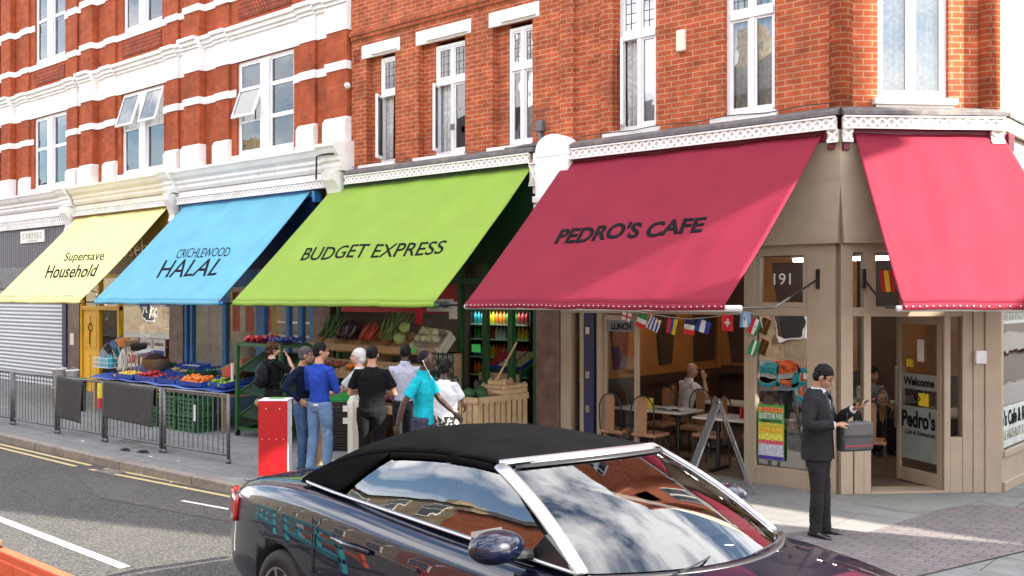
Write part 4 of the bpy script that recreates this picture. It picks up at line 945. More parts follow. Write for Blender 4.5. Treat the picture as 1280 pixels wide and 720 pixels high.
def person(label, loc, face, h, skin, hair, P=None, top=None, sleeve='short', trousers=None, shoes=None, tuck=False, female=False, stout=1., seated=False, hair_style='short', jacket=None, vox=.0085, collar=False, legs_vis=True, shorts=False, category='person'):
    """face = world direction (x,y) the body faces.  Local frame: +Y forward, +X the person's right, z up, height 1.75"""
    rz = math.atan2(face[1], face[0])-pi/2
    t = thing('person', label, category, (loc[0], loc[1], loc[2] if len(loc) > 2 else .0), rz); k = h/1.75; t.scale = (k, k, k)
    J = dict(pelvis=(0, 0, .93), chest=(0, .0, 1.26), neck=(0, -.01, 1.47), head=(0, .02, 1.62),
             sr=(.180, -.01, 1.388), er=(.235, -.03, 1.13), wr=(.245, .05, .88), sl=(-.180, -.01, 1.388), el=(-.235, -.03, 1.13), wl=(-.245, .05, .88),
             hr=(.09, 0, .90), kr=(.10, .015, .49), ar=(.105, -.02, .08), hl=(-.09, 0, .90), kl=(-.10, .015, .49), al=(-.105, -.02, .08), yaw=0, pitch=0,
             hdr=None, hnr=None, hdl=None, hnl=None, curl=.35, footr=None, footl=None)
    J.update(P or {}); V = {a: Vector(b) if isinstance(b, tuple) else b for a, b in J.items()}
    Hd = Matrix.Translation(V['head']) @ Matrix.Rotation(V['yaw'], 4, 'Z') @ Matrix.Rotation(V['pitch'], 4, 'X')
    sf = stout
    # ---- body: one continuous surface
    b = MB()
    b.ell((0, -.008, .018), (.076, .096, .096), 20, 14, T=Hd); b.ell((0, .020, -.045), (.058, .068, .066), 18, 10, T=Hd)     # skull, face
    b.ell((0, .050, -.088), (.028, .026, .020), 12, 8, T=Hd)                                                               # chin
    b.tube([Hd @ Vector(p) for p in ((0, .083, .012), (0, .098, -.012), (0, .108, -.030), (0, .094, -.040))], [.008, .010, .0135, .009], 8)   # nose
    b.tube([Hd @ Vector(p) for p in ((-.038, .074, .022), (0, .090, .024), (.038, .074, .022))], [.008, .009, .008], 8)      # brow
    b.tube([Hd @ Vector(p) for p in ((-.020, .080, -.060), (0, .090, -.061), (.020, .080, -.060))], [.006, .009, .006], 8)   # lips
    for s in (-1, 1):
        b.ell((s*.040, .060, -.030), (.018, .020, .018), 8, 6, T=Hd)       # cheek
        b.ell((s*.078, -.005, -.010), (.009, .018, .030), 10, 7, T=Hd)     # ear
    nb = V['neck']; hb = Hd @ Vector((0, -.02, -.06))
    b.tube([nb+Vector((0, 0, -.07)), nb, (nb+hb)/2, hb], [.075, .062, .054, .055], 14)
    if seated or top is None: pass
    ch, pe = V['chest'], V['pelvis']
    b.tube([pe+Vector((0, 0, -.06)), pe, pe.lerp(ch, .45), ch, V['neck']+Vector((0, 0, -.08)), V['neck']+Vector((0, 0, -.03))], [(.085, .12), (.09*sf, .13*sf), (.085*sf, .115*sf), (.09*sf, .135*sf), (.075, .12), (.055, .065)], 18, up=(0, 1, 0))
    for q in 'rl':
        s_, e_, w_ = V['s'+q], V['e'+q], V['w'+q]
        b.tube([V['neck'].lerp(s_, .5)+Vector((0, 0, -.05)), s_, s_.lerp(e_, .5), e_, e_.lerp(w_, .35), w_], [.045, .050, .043, .036, .037, .025], 12)
        dd = V['hd'+q] or (w_-e_); nn = V['hn'+q] or Vector((-1 if q == 'r' else 1, .1, 0))
        hand(b, w_, dd, nn, 1 if q == 'r' else -1, V['curl'])
        h_, k_, a_ = V['h'+q], V['k'+q], V['a'+q]
        b.tube([h_+Vector((0, 0, .04)), h_.lerp(k_, .25), k_, k_.lerp(a_, .3), a_], [.085, .075, .052, .052, .036], 12)
        fd = V['foot'+q] or Vector((.25 if q == 'r' else -.25, 1, 0)).normalized(); b.tube([a_-fd*.04+Vector((0, 0, -.03)), a_+fd*.05+Vector((0, 0, -.035)), a_+fd*.13+Vector((0, 0, -.05))], [.034, .036, .022], 10)
    remesh(b, 'body', skin, t, vox, 3)
    # ---- eyes and brows
    e = MB()
    for s in (-1, 1): e.ell((s*.030, .0775, .004), (.0125, .010, .0075), 10, 6, T=Hd)
    e.build('eyes', col('eye_dark', (.03, .02, .015), .2), t, local=True, smooth=True)
    e = MB()
    for s in (-1, 1): e.tube([Hd @ Vector((s*.014, .0915, .026)), Hd @ Vector((s*.032, .0865, .031)), Hd @ Vector((s*.048, .068, .026))], [.004, .0045, .003], 6)
    e.build('eyebrows', hair, t, local=True, smooth=True)
    # ---- hair
    if hair_style:
        hm = MB()
        if hair_style == 'short':
            hm.ell((0, -.016, .036), (.083, .099, .094), 22, 14, T=Hd); hm.ell((0, -.046, -.010), (.081, .064, .070), 16, 10, T=Hd)
            am, fq = .009, 48
        elif hair_style == 'buzz':
            hm.ell((0, -.019, .027), (.0785, .0945, .0920), 22, 14, T=Hd); hm.ell((0, -.046, -.005), (.074, .058, .055), 16, 10, T=Hd); am, fq = .003, 90
        elif hair_style == 'bald': hm.ell((0, -.045, -.02), (.072, .055, .045), 14, 10, T=Hd); am, fq = .001, 60
        elif hair_style == 'curly':
            hm.ell((0, -.025, .035), (.098, .110, .104), 22, 14, T=Hd); hm.ell((0, -.055, -.035), (.085, .070, .080), 16, 10, T=Hd); am, fq = .022, 26
        elif hair_style == 'bob':
            hm.ell((0, -.028, .025), (.092, .102, .102), 22, 14, T=Hd); hm.ell((0, -.052, -.045), (.085, .068, .070), 16, 10, T=Hd); am, fq = .006, 40
        ho = remesh(hm, 'hair', hair, t, .007, 1)
        cs = [(v.co.copy(), v.normal.copy()) for v in ho.data.vertices]; out = []
        for p_, q_ in cs: out.extend(p_+q_*am*noise.noise(p_*fq))
        ho.data.vertices.foreach_set('co', out); ho.data.update()
    # ---- trousers
    if trousers is not None:
        tr = MB(); we = .99 if tuck else .96
        pz = V['pelvis']
        if not seated: tr.tube([pz+Vector((0, 0, -.09)), pz+Vector((0, -.005, -.02)), pz+Vector((0, 0, .05)), pz+Vector((0, 0, .09))], [(.105*sf, .150*sf), (.118*sf, .165*sf), (.108*sf, .150*sf), (.102*sf, .142*sf)], 20, up=(0, 1, 0))
        else: tr.tube([pz+Vector((0, -.04, -.05)), pz+Vector((0, -.02, .0)), pz+Vector((0, 0, .09))], [(.12, .16), (.125, .165), (.10, .145)], 20, up=(0, 1, 0))
        for q in 'rl':
            h_, k_, a_ = V['h'+q], V['k'+q], V['a'+q]; low = a_+Vector((0, 0, -.035))
            if shorts: tr.tube([h_+Vector((0, 0, .05)), h_.lerp(k_, .4), h_.lerp(k_, .95)], [.095, .095, .095], 16)
            else: tr.tube([h_+Vector((0, 0, .05)), h_.lerp(k_, .25), h_.lerp(k_, .75), k_, k_.lerp(a_, .3), k_.lerp(a_, .8), low], [.098*sf, .096*sf, .076, .070, .069, .063, .066], 16)
        remesh(tr, 'trousers', trousers, t, .011, 2, disp=.008)
    if shoes is not None:
        for q in 'rl':
            a_ = V['a'+q]; fd = (V['foot'+q] or Vector((.25 if q == 'r' else -.25, 1, 0))).normalized(); sh = MB(); zz = Vector((0, 0, 1))
            sh.tube([a_-fd*.075-zz*.040, a_-fd*.06-zz*.035, a_-zz*.025, a_+fd*.07-zz*.040, a_+fd*.14-zz*.053, a_+fd*.185-zz*.060], [(.020, .030), (.042, .036), (.048, .038), (.036, .044), (.024, .042), (.012, .022)], 14, up=(0, 0, 1))
            sh.box(-.001, .001, -.001, .001, 0, .001)
            remesh(sh, 'shoe', shoes, t, .008, 1)
    # ---- top
    if top is not None:
        tp = MB(); ch, pe, ne = V['chest'], V['pelvis'], V['neck']; lo = .02 if tuck else (-.06)
        tp.tube([pe+Vector((0, 0, lo)), pe+Vector((0, 0, .08)), pe.lerp(ch, .45), ch, ch.lerp(ne, .48), ne+Vector((0, 0, -.045)), ne+Vector((0, 0, -.005))],
                [(.115*sf, .158*sf), (.112*sf, .152*sf), (.108*sf, .145*sf), (.122*sf, .178*sf), (.112*sf, .180), (.080, .120), (.066, .072)], 22, up=(0, 1, 0))
        for q in 'rl':
            s_, e_, w_ = V['s'+q], V['e'+q], V['w'+q]; inn = ne.lerp(s_, .40)+Vector((0, 0, -.060))
            if sleeve == 'short': tp.tube([inn, s_, s_.lerp(e_, .4), s_.lerp(e_, .72)], [.058, .062, .060, .063], 16)
            elif sleeve == 'long': tp.tube([inn, s_, s_.lerp(e_, .5), e_, e_.lerp(w_, .5), e_.lerp(w_, .96)], [.058, .062, .057, .051, .045, .036], 16)
            elif sleeve == 'rolled': tp.tube([inn, s_, s_.lerp(e_, .5), e_, e_.lerp(w_, .3)], [.065, .068, .060, .054, .050], 16)
        if collar:
            tp.tube([ne+Vector((0, .0, -.03)), ne+Vector((0, 0, .015)), ne+Vector((0, 0, .032))], [.078, .072, .069], 18)
        remesh(tp, 'shirt', top, t, .010, 2, disp=.009)
    t['_k'] = k
    del t['_k']
    return t, V, Hd

FWD = (-.657, .754); RGT = (.754, .657)
def dirv(f, r): return (FWD[0]*f+RGT[0]*r, FWD[1]*f+RGT[1]*r)
cross_arms = dict(er=(.25, .05, 1.12), wr=(.02, .22, 1.13), el=(-.25, .05, 1.12), wl=(-.02, .20, 1.17), hdr=(-1, .15, .1), hdl=(1, .15, -.05), hnr=(0, -1, 0), hnl=(0, -1, 0))

# curly-haired young man with backpack, right hand at his face
p, V, H = person('curly-haired young man in a black t-shirt with a backpack, hand to his face', (-8.28, -2.37), dirv(.75, .65), 1.69, SK['fair'], HAIR['brown'],
    dict(er=(.33, .20, 1.22), wr=(.13, .22, 1.48), hdr=(-.5, -.2, .8), hnr=(-.5, -.5, 0), yaw=R_(-25)), top=cloth('black', (.014, .014, .016)), trousers=cloth('charcoal', (.03, .03, .034)), shoes=M['black'], hair_style='curly')
bp_ = thing('backpack', 'black backpack worn by the curly-haired young man', 'backpack', (-8.28, -2.37, 0), p.rotation_euler.z); bp_.scale = p.scale
mb = MB(); mb.ell((0, -.20, 1.20), (.15, .09, .22), 18, 12); mb.ell((0, -.265, 1.12), (.11, .05, .12), 14, 10); remesh(mb, 'pack', cloth('black_nylon', (.018, .018, .022), .6), bp_, .012, 2, disp=.006)
for s in (-1, 1):
    mb = MB(); mb.tube([(s*.11, -.13, 1.40), (s*.12, -.02, 1.465), (s*.12, .10, 1.38), (s*.13, .125, 1.22), (s*.14, .02, 1.06), (s*.12, -.13, 1.05)], [(.010, .03)]*6, 8); mb.build('strap', cloth('black_nylon', (.02, .02, .02)), bp_, local=True, smooth=True)

# man in navy jacket, arms low in front
p, V, H = person('grey-haired man in a navy jacket and blue jeans beside the red box', (-6.24, -3.30), dirv(-.25, 1), 1.73, SK['olive'], HAIR['grey'],
    dict(er=(.27, -.16, 1.17), wr=(.20, .06, 1.00), el=(-.25, .06, 1.15), wl=(-.16, .22, 1.02), chest=(0, .01, 1.26), head=(0, .05, 1.61), yaw=R_(12), hr=(.08, 0, .9), kr=(.10, .03, .49), ar=(.10, .03, .08)), top=cloth('navy', (.012, .02, .055)), sleeve='long', trousers=denim('mid', (.055, .11, .22)), shoes=M['black'])
mb = MB(); mb.tube([(0, -.005, .90), (0, -.005, 1.02)], [(.122, .166), (.118, .158)], 22, up=(0, 1, 0)); mb.build('shirt_hem', cloth('grey_marl', (.22, .22, .23)), p, local=True, smooth=True)

# man in blue sweater, arms folded, back to the street
p, V, H = person('man in a bright blue jumper and light jeans standing with arms folded', (-5.85, -3.32), dirv(.85, .5), 1.79, SK['olive'], HAIR['black'],
    dict(cross_arms, yaw=R_(-45), kr=(.12, .02, .49), ar=(.14, -.02, .08), kl=(-.11, .0, .49), al=(-.13, -.04, .08)), top=cloth('royal_blue', (.022, .06, .36)), sleeve='long', trousers=denim('light', (.13, .22, .36)), shoes=col('shoe_brown', (.06, .04, .03)))
MB().box(.03, .11, -.158, -.150, .925, .945).build('pocket_label', M['poster'], p, local=True, label='white slip showing at the back pocket')

# man in black t-shirt
p, V, H = person('broad man in a black t-shirt and black trousers seen from behind', (-4.86, -3.25), dirv(1, .05), 1.79, SK['olive'], HAIR['black'],
    dict(cross_arms, er=(.29, .02, 1.12), el=(-.29, .02, 1.12)), top=cloth('black', (.014, .014, .016)), trousers=cloth('black2', (.016, .016, .018)), shoes=M['black'], hair_style='buzz', stout=1.12)

# white-haired person reaching to the left
p, V, H = person('white-haired shopper in a pale top half hidden behind the man in black', (-5.95, -2.55), dirv(.1, -1), 1.68, SK['fair'], HAIR['white'],
    dict(er=(.22, .22, 1.12), wr=(.16, .45, 1.06), el=(-.22, .24, 1.12), wl=(-.12, .52, 1.02), yaw=R_(10)), top=cloth('pale_grey', (.5, .5, .5)), trousers=cloth('charcoal', (.03, .03, .034)), shoes=M['black'], hair_style='bob')

# man in lilac shirt, back view
p, V, H = person('man in a pale lilac dress shirt and grey trousers facing the vegetable display', (-5.28, -2.28), dirv(1, .1), 1.75, SK['dark'], HAIR['black'],
    dict(er=(.27, .04, 1.14), wr=(.20, .26, 1.02), el=(-.25, .10, 1.14), wl=(-.12, .30, 1.06)), top=cloth('lilac', (.42, .42, .52)), sleeve='long', tuck=True, trousers=cloth('dark_grey', (.04, .042, .05)), shoes=M['black'], hair_style='buzz', collar=True)

# man in turquoise polo walking
p, V, H = person('man in a turquoise polo shirt with white earphones walking past the shops', (-3.64, -3.50), dirv(-.28, 1), 1.78, SK['dark'], HAIR['black'],
    dict(er=(.27, -.14, 1.14), wr=(.30, -.20, .89), hdr=(.0, -.05, -1), el=(-.25, .10, 1.15), wl=(-.24, .30, .98), kr=(.10, -.02, .50), ar=(.10, -.22, .12), kl=(-.10, .14, .50), al=(-.10, .22, .08), yaw=R_(8), head=(0, .04, 1.62)), top=cloth('turquoise', (.01, .36, .44)), trousers=cloth('slate', (.045, .05, .075)), shoes=M['black'], hair_style='buzz', collar=True)
mb = MB(); mb.tube([(.085, .03, 1.615), (.088, .05, 1.56), (.075, .09, 1.49), (.03, .12, 1.40)], .0035, 6); mb.ell((.086, .028, 1.615), (.008, .008, .01)); mb.build('earphone_cable', M['whitep'], p, local=True)

# stout woman in white blouse and patterned trousers
M['floral'] = mat('black_white_floral', (.03, .03, .03), .8)
def floral(name):
    m, t = newmat(name); n = t.nodes; l = t.links.new
    p_ = n.new('ShaderNodeBsdfPrincipled'); o = n.new('ShaderNodeOutputMaterial'); l(p_.outputs[0], o.inputs[0]); tcn = n.new('ShaderNodeTexCoord')
    v = n.new('ShaderNodeTexNoise'); v.inputs['Scale'].default_value = 22; v.inputs['Detail'].default_value = 1; l(tcn.outputs['Object'], v.inputs['Vector']); r = n.new('ShaderNodeValToRGB'); r.color_ramp.interpolation = 'CONSTANT'
    r.color_ramp.elements[0].color = (.02, .02, .02, 1); r.color_ramp.elements[1].color = (.55, .52, .46, 1); r.color_ramp.elements[1].position = .5; l(v.outputs['Fac'], r.inputs[0]); l(r.outputs[0], p_.inputs['Base Color']); p_.inputs['Roughness'].default_value = .9
    return m
M['floral'] = floral('floral_print')
p, V, H = person('woman in a white blouse and patterned trousers behind the man in turquoise', (-4.10, -2.68), dirv(.8, .5), 1.60, SK['dark'], HAIR['black'],
    dict(er=(.25, .10, 1.14), wr=(.15, .28, 1.05), el=(-.25, .10, 1.14), wl=(-.12, .30, 1.06)), top=cloth('white', (.72, .72, .74)), trousers=M['floral'], shoes=M['black'], hair_style='short', stout=1.25)

# businessman
SUIT = cloth('charcoal_suit', (.040, .038, .040), .8)
bfw = dirv(-.55, .85)
p, V, H = person('man in a dark suit and tie looking down at his phone outside the cafe', (.66, -2.16), bfw, 1.74, SK['tan'], HAIR['black'],
    dict(er=(.27, -.02, 1.14), wr=(.12, .21, 1.15), hdr=(-.6, .7, .15), hnr=(-.3, 0, -1), el=(-.26, .10, 1.13), wl=(-.16, .32, 1.29), hdl=(.25, .9, .35), hnl=(0, .2, 1), pitch=R_(-26), head=(0, .06, 1.61), neck=(0, .005, 1.47), curl=.55,
         hr=(.08, 0, .9), kr=(.09, .02, .49), ar=(.09, .0, .075), hl=(-.09, 0, .9), kl=(-.10, .03, .49), al=(-.11, .04, .075)), top=cloth('white_shirt', (.55, .55, .6)), sleeve='long', tuck=True, trousers=SUIT, shoes=col('shoe_gloss', (.01, .01, .01), .12, coat=.5), vox=.006, collar=True, stout=1.04)
jk = MB(); ch, pe, ne = V['chest'], V['pelvis'], V['neck']
# jacket body as a shell with an open front: rings with a gap at the front widening to the lapels
rings = []
for (z, rx, ry, gap, cy) in ((.775, .185, .150, .10, .0), (.86, .180, .147, .05, .0), (.97, .170, .140, .03, .0), (1.06, .160, .134, .03, .0), (1.14, .166, .138, .13, 0), (1.24, .182, .143, .26, 0), (1.34, .192, .136, .36, -.003), (1.41, .178, .118, .46, -.006), (1.455, .125, .092, .62, -.008), (1.49, .083, .080, .75, -.01)):
    ring = []
    for i in range(33):
        a = pi/2+gap+(2*pi-2*gap)*i/32
        ring.append(Vector((rx*cos(a), cy+ry*sin(a), z)))
    rings.append(ring)
g = [[jk.bm.verts.new(q) for q in r] for r in rings]
for A, B in zip(g, g[1:]):
    for i in range(32): jk._f([A[i], A[i+1], B[i+1], B[i]])
jo = jk.build('jacket', SUIT, p, local=True, smooth=True, solid=.012, off=1, sub=1)
for v in jo.data.vertices: v.co += Vector((1, 1, 0))*.006*noise.noise(v.co*11)
sl = MB()
for q in 'rl':
    s_, e_, w_ = V['s'+q], V['e'+q], V['w'+q]
    sl.tube([ne.lerp(s_, .62)+Vector((0, 0, -.045)), s_+Vector((0, 0, .004)), s_.lerp(e_, .5), e_, e_.lerp(w_, .5), e_.lerp(w_, .90)], [.070, .079, .069, .064, .057, .049], 16)
remesh(sl, 'jacket_sleeves', SUIT, p, .009, 2, disp=.010)
# lapels, collar, tie
lp = MB()
for s in (-1, 1):
    lp.grid(lambda u, v, s=s: (s*(.018+.052*v*(1-u*.25)+.048*u*(1 if True else 0)), .158-.028*u-.018*v-.02*u*u, 1.13+.335*u), 8, 3)
lp.build('lapels', col('lapel_cloth', (.022, .022, .026), .7), p, local=True, solid=.006)
tie = MB(); tie.loft([[(-.012, .118, 1.445), (.012, .118, 1.445), (.012, .128, 1.445), (-.012, .128, 1.445)], [(-.017, .135, 1.41), (.017, .135, 1.41), (.017, .145, 1.41), (-.017, .145, 1.41)], [(-.028, .142, 1.22), (.028, .142, 1.22), (.028, .150, 1.22), (-.028, .150, 1.22)], [(-.034, .140, 1.08), (.034, .140, 1.08), (.034, .148, 1.08), (-.034, .148, 1.08)]]); tie.build('tie', col('tie_silk', (.03, .035, .07), .35), p, local=True)
sm = MB()
for q in 'rl':
    w_, e_ = V['w'+q], V['e'+q]; sm.tube([e_.lerp(w_, .88), e_.lerp(w_, .97)], [.036, .034], 14)
sm.build('shirt_cuffs', cloth('white_shirt', (.6, .6, .62)), p, local=True, smooth=True)
Wp = world_of(p)
# phone in the left hand
ph = thing('mobile_phone', 'black mobile phone in the hand of the man in the suit', 'phone', Wp @ (V['wl']+Vector((.02, .085, .05))), p.rotation_euler.z)
mb = MB(); mb.box(-.032, .032, -.006, .006, -.045, .075, T=Matrix.Rotation(R_(-50), 4, 'X')); mb.build('phone_body', M['black'], ph, local=True, bev=.004)
mb = MB(); mb.box(-.027, .027, -.0075, -.0062, -.030, .068, T=Matrix.Rotation(R_(-50), 4, 'X')); mb.build('screen', col('screen_glass', (.02, .025, .03), .1), ph, local=True)
# briefcase hanging from the left forearm
bg_ = thing('laptop_bag', 'dark grey laptop bag with a red stripe held by the man in the suit', 'bag', Wp @ (V['el'].lerp(V['wl'], .80)+Vector((.0, .03, -.245))), p.rotation_euler.z+R_(48))
gm = col('bag_nylon', (.055, .053, .055), .6, var=.1, bump=.3, bs=90)
mb = MB(); mb.box(-.06, .06, -.17, .19, -.15, .14); mb.build('bag_body', gm, bg_, local=True, bev=.03)
mb = MB(); mb.box(.058, .075, -.155, .175, -.13, -.02); mb.build('front_pocket', gm, bg_, local=True, bev=.015)
mb = MB(); mb.box(-.05, .078, -.160, .180, .0, .145); mb.build('flap', col('bag_flap', (.085, .082, .082), .55, bump=.3, bs=90), bg_, local=True, bev=.02)
mb = MB(); mb.box(.074, .079, -.150, .170, -.095, -.085); mb.build('red_piping', col('piping_red', (.4, .03, .05)), bg_, local=True)
mb = MB(); mb.tube([(.0, -.08, .13), (.0, -.07, .22), (.0, .0, .275), (.0, .08, .25), (.0, .10, .13)], [(.006, .014)]*5, 8); mb.build('carry_handle', M['black'], bg_, local=True, smooth=True)

# seated customers
sit = dict(pelvis=(0, -.12, .50), chest=(0, -.06, .84), neck=(0, -.03, 1.05), head=(0, .02, 1.20), sr=(.185, -.05, .985), er=(.24, .08, .74), wr=(.10, .26, .86), sl=(-.185, -.05, .985), el=(-.24, .06, .74), wl=(-.14, .30, .74),
           hr=(.09, -.10, .50), kr=(.12, .34, .50), ar=(.12, .30, .09), hl=(-.09, -.10, .50), kl=(-.12, .34, .50), al=(-.12, .36, .09))
person('bald man in a white polo shirt sitting at a table inside the cafe', (-3.22, 1.92), dirv(.35, 1), 1.80, SK['olive'], HAIR['black'], dict(sit, er=(.24, .14, .80), wr=(.06, .20, 1.06), hdr=(0, -.2, 1)), top=cloth('white', (.6, .6, .62)), trousers=cloth('stone', (.12, .115, .10)), shoes=M['whitep'], hair_style=None, seated=True, collar=True)
person('customer in a black shirt sitting deep in the cafe behind the number window', (-2.05, 2.7), dirv(.2, -1), 1.75, SK['tan'], HAIR['black'], dict(sit), top=cloth('black', (.014, .014, .016)), trousers=cloth('charcoal', (.03, .03, .034)), shoes=M['black'], seated=True)
person('customer in a grey shirt sitting at the back of the cafe, seen through the entrance', (-.9, 3.4), dirv(-1, .2), 1.75, SK['tan'], HAIR['black'], dict(sit), top=cloth('grey_marl', (.22, .22, .23)), trousers=cloth('charcoal', (.03, .03, .034)), shoes=M['black'], seated=True)

# ================================================================== CAR
CP = (0.59, -6.74); CYAW = R_(-8.6)
car = thing('convertible_car', 'dark blue convertible car with a black fabric roof and silver windscreen frame driving past', 'car', (CP[0], CP[1], -.12), CYAW); car.rotation_euler = (R_(-1.2), 0, CYAW); car.scale = (1.01, 1.0, 1.03)
def carpaint():
    m, t = newmat('midnight_car_paint'); n = t.nodes; l = t.links.new
    p = n.new('ShaderNodeBsdfPrincipled'); o = n.new('ShaderNodeOutputMaterial'); l(p.outputs[0], o.inputs[0])
    g = n.new('ShaderNodeNewGeometry'); v = n.new('ShaderNodeTexVoronoi'); v.inputs['Scale'].default_value = 900; l(g.outputs['Position'], v.inputs['Vector'])
    mx = n.new('ShaderNodeMixRGB'); mx.inputs[0].default_value = .5; mx.inputs[1].default_value = (.0015, .0028, .010, 1); mx.inputs[2].default_value = (.003, .006, .022, 1); l(v.outputs['Distance'], mx.inputs[0]); l(mx.outputs[0], p.inputs['Base Color'])
    p.inputs['Metallic'].default_value = .1; p.inputs['Roughness'].default_value = .35; p.inputs['Coat Weight'].default_value = 1; p.inputs['Coat Roughness'].default_value = .01; p.inputs['Coat IOR'].default_value = 1.5; p.inputs['Specular IOR Level'].default_value = .1
    return m
M['paintc'] = carpaint()
M['softtop'] = mat('black_soft_top_cloth', (.007, .007, .0075), 1., var=.2, vs=6, bump=.5, bs=300, spec=.03)
M['chrome'] = mat('satin_silver_trim', (.50, .51, .54), .32, .85, var=.03)
M['tyre'] = mat('tyre_rubber', (.015, .015, .015), .8)
st = [(-2.50, .66, .42, .78, .84), (-2.43, .86, .32, .96, 1.02), (-2.22, .96, .27, 1.05, 1.12), (-1.75, 1.0, .25, 1.11, 1.17), (-1.1, 1.01, .23, 1.13, 1.19), (-.4, 1.01, .22, 1.11, 1.15), (.4, 1.01, .22, 1.08, 1.12), (1.2, 1.01, .22, 1.08, 1.13),
      (1.7, 1.0, .24, 1.06, 1.135), (2.2, .98, .26, .99, 1.09), (2.65, .93, .28, .89, .99), (2.92, .80, .32, .70, .80), (3.02, .60, .40, .58, .64)]
def body_ring(x, w, zb, zs, zt):
    hp = [(0, zb), (.62*w, zb), (.90*w, zb+.02), (.975*w, zb+.14), (w, .52), (.995*w, zs-.22), (.975*w, zs-.13), (.955*w, zs-.05), (.88*w, zs+.25*(zt-zs)), (.70*w, zs+.62*(zt-zs)), (.38*w, zt-.008), (0, zt)]
    return [(x, -a, b) for a, b in hp]+[(x, a, b) for a, b in hp[-2:0:-1]]
mb = MB(); mb.loft([body_ring(*q) for q in st]); body = mb.build('car_body', M['paintc'], car, local=True, smooth=True, sub=2)
for xw in (-1.32, 1.62):
    for s in (-1, 1):
        c = MB(); c.tube([(xw, s*.66, .36), (xw, s*1.2, .36)], .405, 40); co = c.build('cut', None, car, local=True)
        md = body.modifiers.new('b', 'BOOLEAN'); md.operation = 'DIFFERENCE'; md.object = co; md.solver = 'FAST'
apply_mods(body)
for o in [o for o in car.children if o.name.startswith('cut')]: bpy.data.objects.remove(o)
body.data.materials.append(M['black'])
for p_ in body.data.polygons:
    c_ = p_.center
    if any(math.hypot(c_.x-xw, c_.z-.36) < .4045 and (abs(c_.x-xw) > .02 or 1) for xw in (-1.32, 1.62)) and abs(c_.y) < 1.004 and (abs(p_.normal.y) < .6 or abs(c_.y) < .72): p_.material_index = len(body.data.materials)-1
for p_ in body.data.polygons: p_.use_smooth = True
for xw in (-1.32, 1.62):
    for s in (-1, 1):
        mb = MB(); c = Vector((xw, s*.90, .36))
        T = Matrix.Translation(c) @ Matrix.Rotation(R_(90)*-s, 4, 'X')
        mb.lathe([(.24, -.12), (.34, -.115), (.36, -.08), (.362, .06), (.345, .10), (.25, .11), (.25, .10)], n=40, T=T); wh = mb.build('wheel', M['tyre'], car, local=True, smooth=True)
        rm = MB(); rm.lathe([(.06, .095), (.06, .11), (.0, .112)], n=20, T=T)
        for k in range(10):
            a = 2*pi*k/10; rm.box(.05, .24, -.018, .018, .07, .10, T=T @ Matrix.Rotation(a, 4, 'Z'))
        rm.lathe([(.25, .0), (.25, .11), (.235, .105), (.235, .0)], n=40, T=T); rm.build('rim', M['chrome'], wh, local=True, smooth=False)
# interior tub
mb = MB(); mb.prism([(-1.25, -.62), (1.35, -.62), (1.35, .62), (-1.25, .62)], 'z', 1.135, 1.16); mb.build('cabin_floor', M['dark'], car, local=True)
mb = MB(); mb.tube([(1.18, -.70, 1.15), (1.16, 0, 1.19), (1.18, .70, 1.15)], [(.05, .16)]*3, 12); mb.build('dashboard', M['dark'], car, local=True, smooth=True)
for s in (-1, 1):
    mb = MB(); mb.ell((-.10, s*.36, 1.14), (.10, .23, .20), 14, 10); mb.ell((-.12, s*.36, 1.36), (.045, .12, .075), 12, 8); mb.build('seat', col('seat_leather', (.20, .17, .14), .5), car, local=True, smooth=True)
mb = MB(); mb.tube([(.70+.03*sin(a), -.36+.17*cos(a), 1.17+.16*sin(a)) for a in [2*pi*i/24 for i in range(24)]], .015, 8, closed=True); mb.build('steering_wheel', M['black'], car, local=True, smooth=True)
# soft top
def roof_c(x):     # centre height along the car
    pts = [(-1.42, 1.17), (-1.32, 1.31), (-1.15, 1.41), (-.95, 1.485), (-.7, 1.55), (-.3, 1.595), (.1, 1.60), (.5, 1.585), (.86, 1.545)]
    for (a, b), (c, d) in zip(pts, pts[1:]):
        if x <= c: t_ = max(0, (x-a)/(c-a)); return b+(d-b)*t_
    return pts[-1][1]
def edge_z(x):
    pts = [(-1.38, 1.17), (-1.2, 1.25), (-1.0, 1.325), (-.72, 1.405), (-.42, 1.46), (0, 1.50), (.4, 1.512), (.66, 1.505)]
    for (a, b), (c, d) in zip(pts, pts[1:]):
        if x <= c: t_ = max(0, (x-a)/(c-a)); return b+(d-b)*t_
    return pts[-1][1]
def edge_y(x): return .80 if x < -1.3 else .80-.155*min(1, (x+1.3)/.9)
NX = 26
rows = []
for i in range(NX+1):
    u = i/NX; row = []
    for j in range(25):
        t_ = -1+2*j/24; xe = -1.36+(.66+1.36)*u; xc = -1.42+(.86+1.42)*u; k = 1-abs(t_)**2.0
        x = xe+(xc-xe)*k; y = t_*edge_y(xe); z = edge_z(xe)+(roof_c(xc)-edge_z(xe))*(1-abs(t_)**2.6)
        row.append(Vector((x, y, z)))
    rows.append(row)
mb = MB(); g = [[mb.bm.verts.new(p_) for p_ in r] for r in rows]
for A, B in zip(g, g[1:]):
    for j in range(24): mb._f([A[j], A[j+1], B[j+1], B[j]])
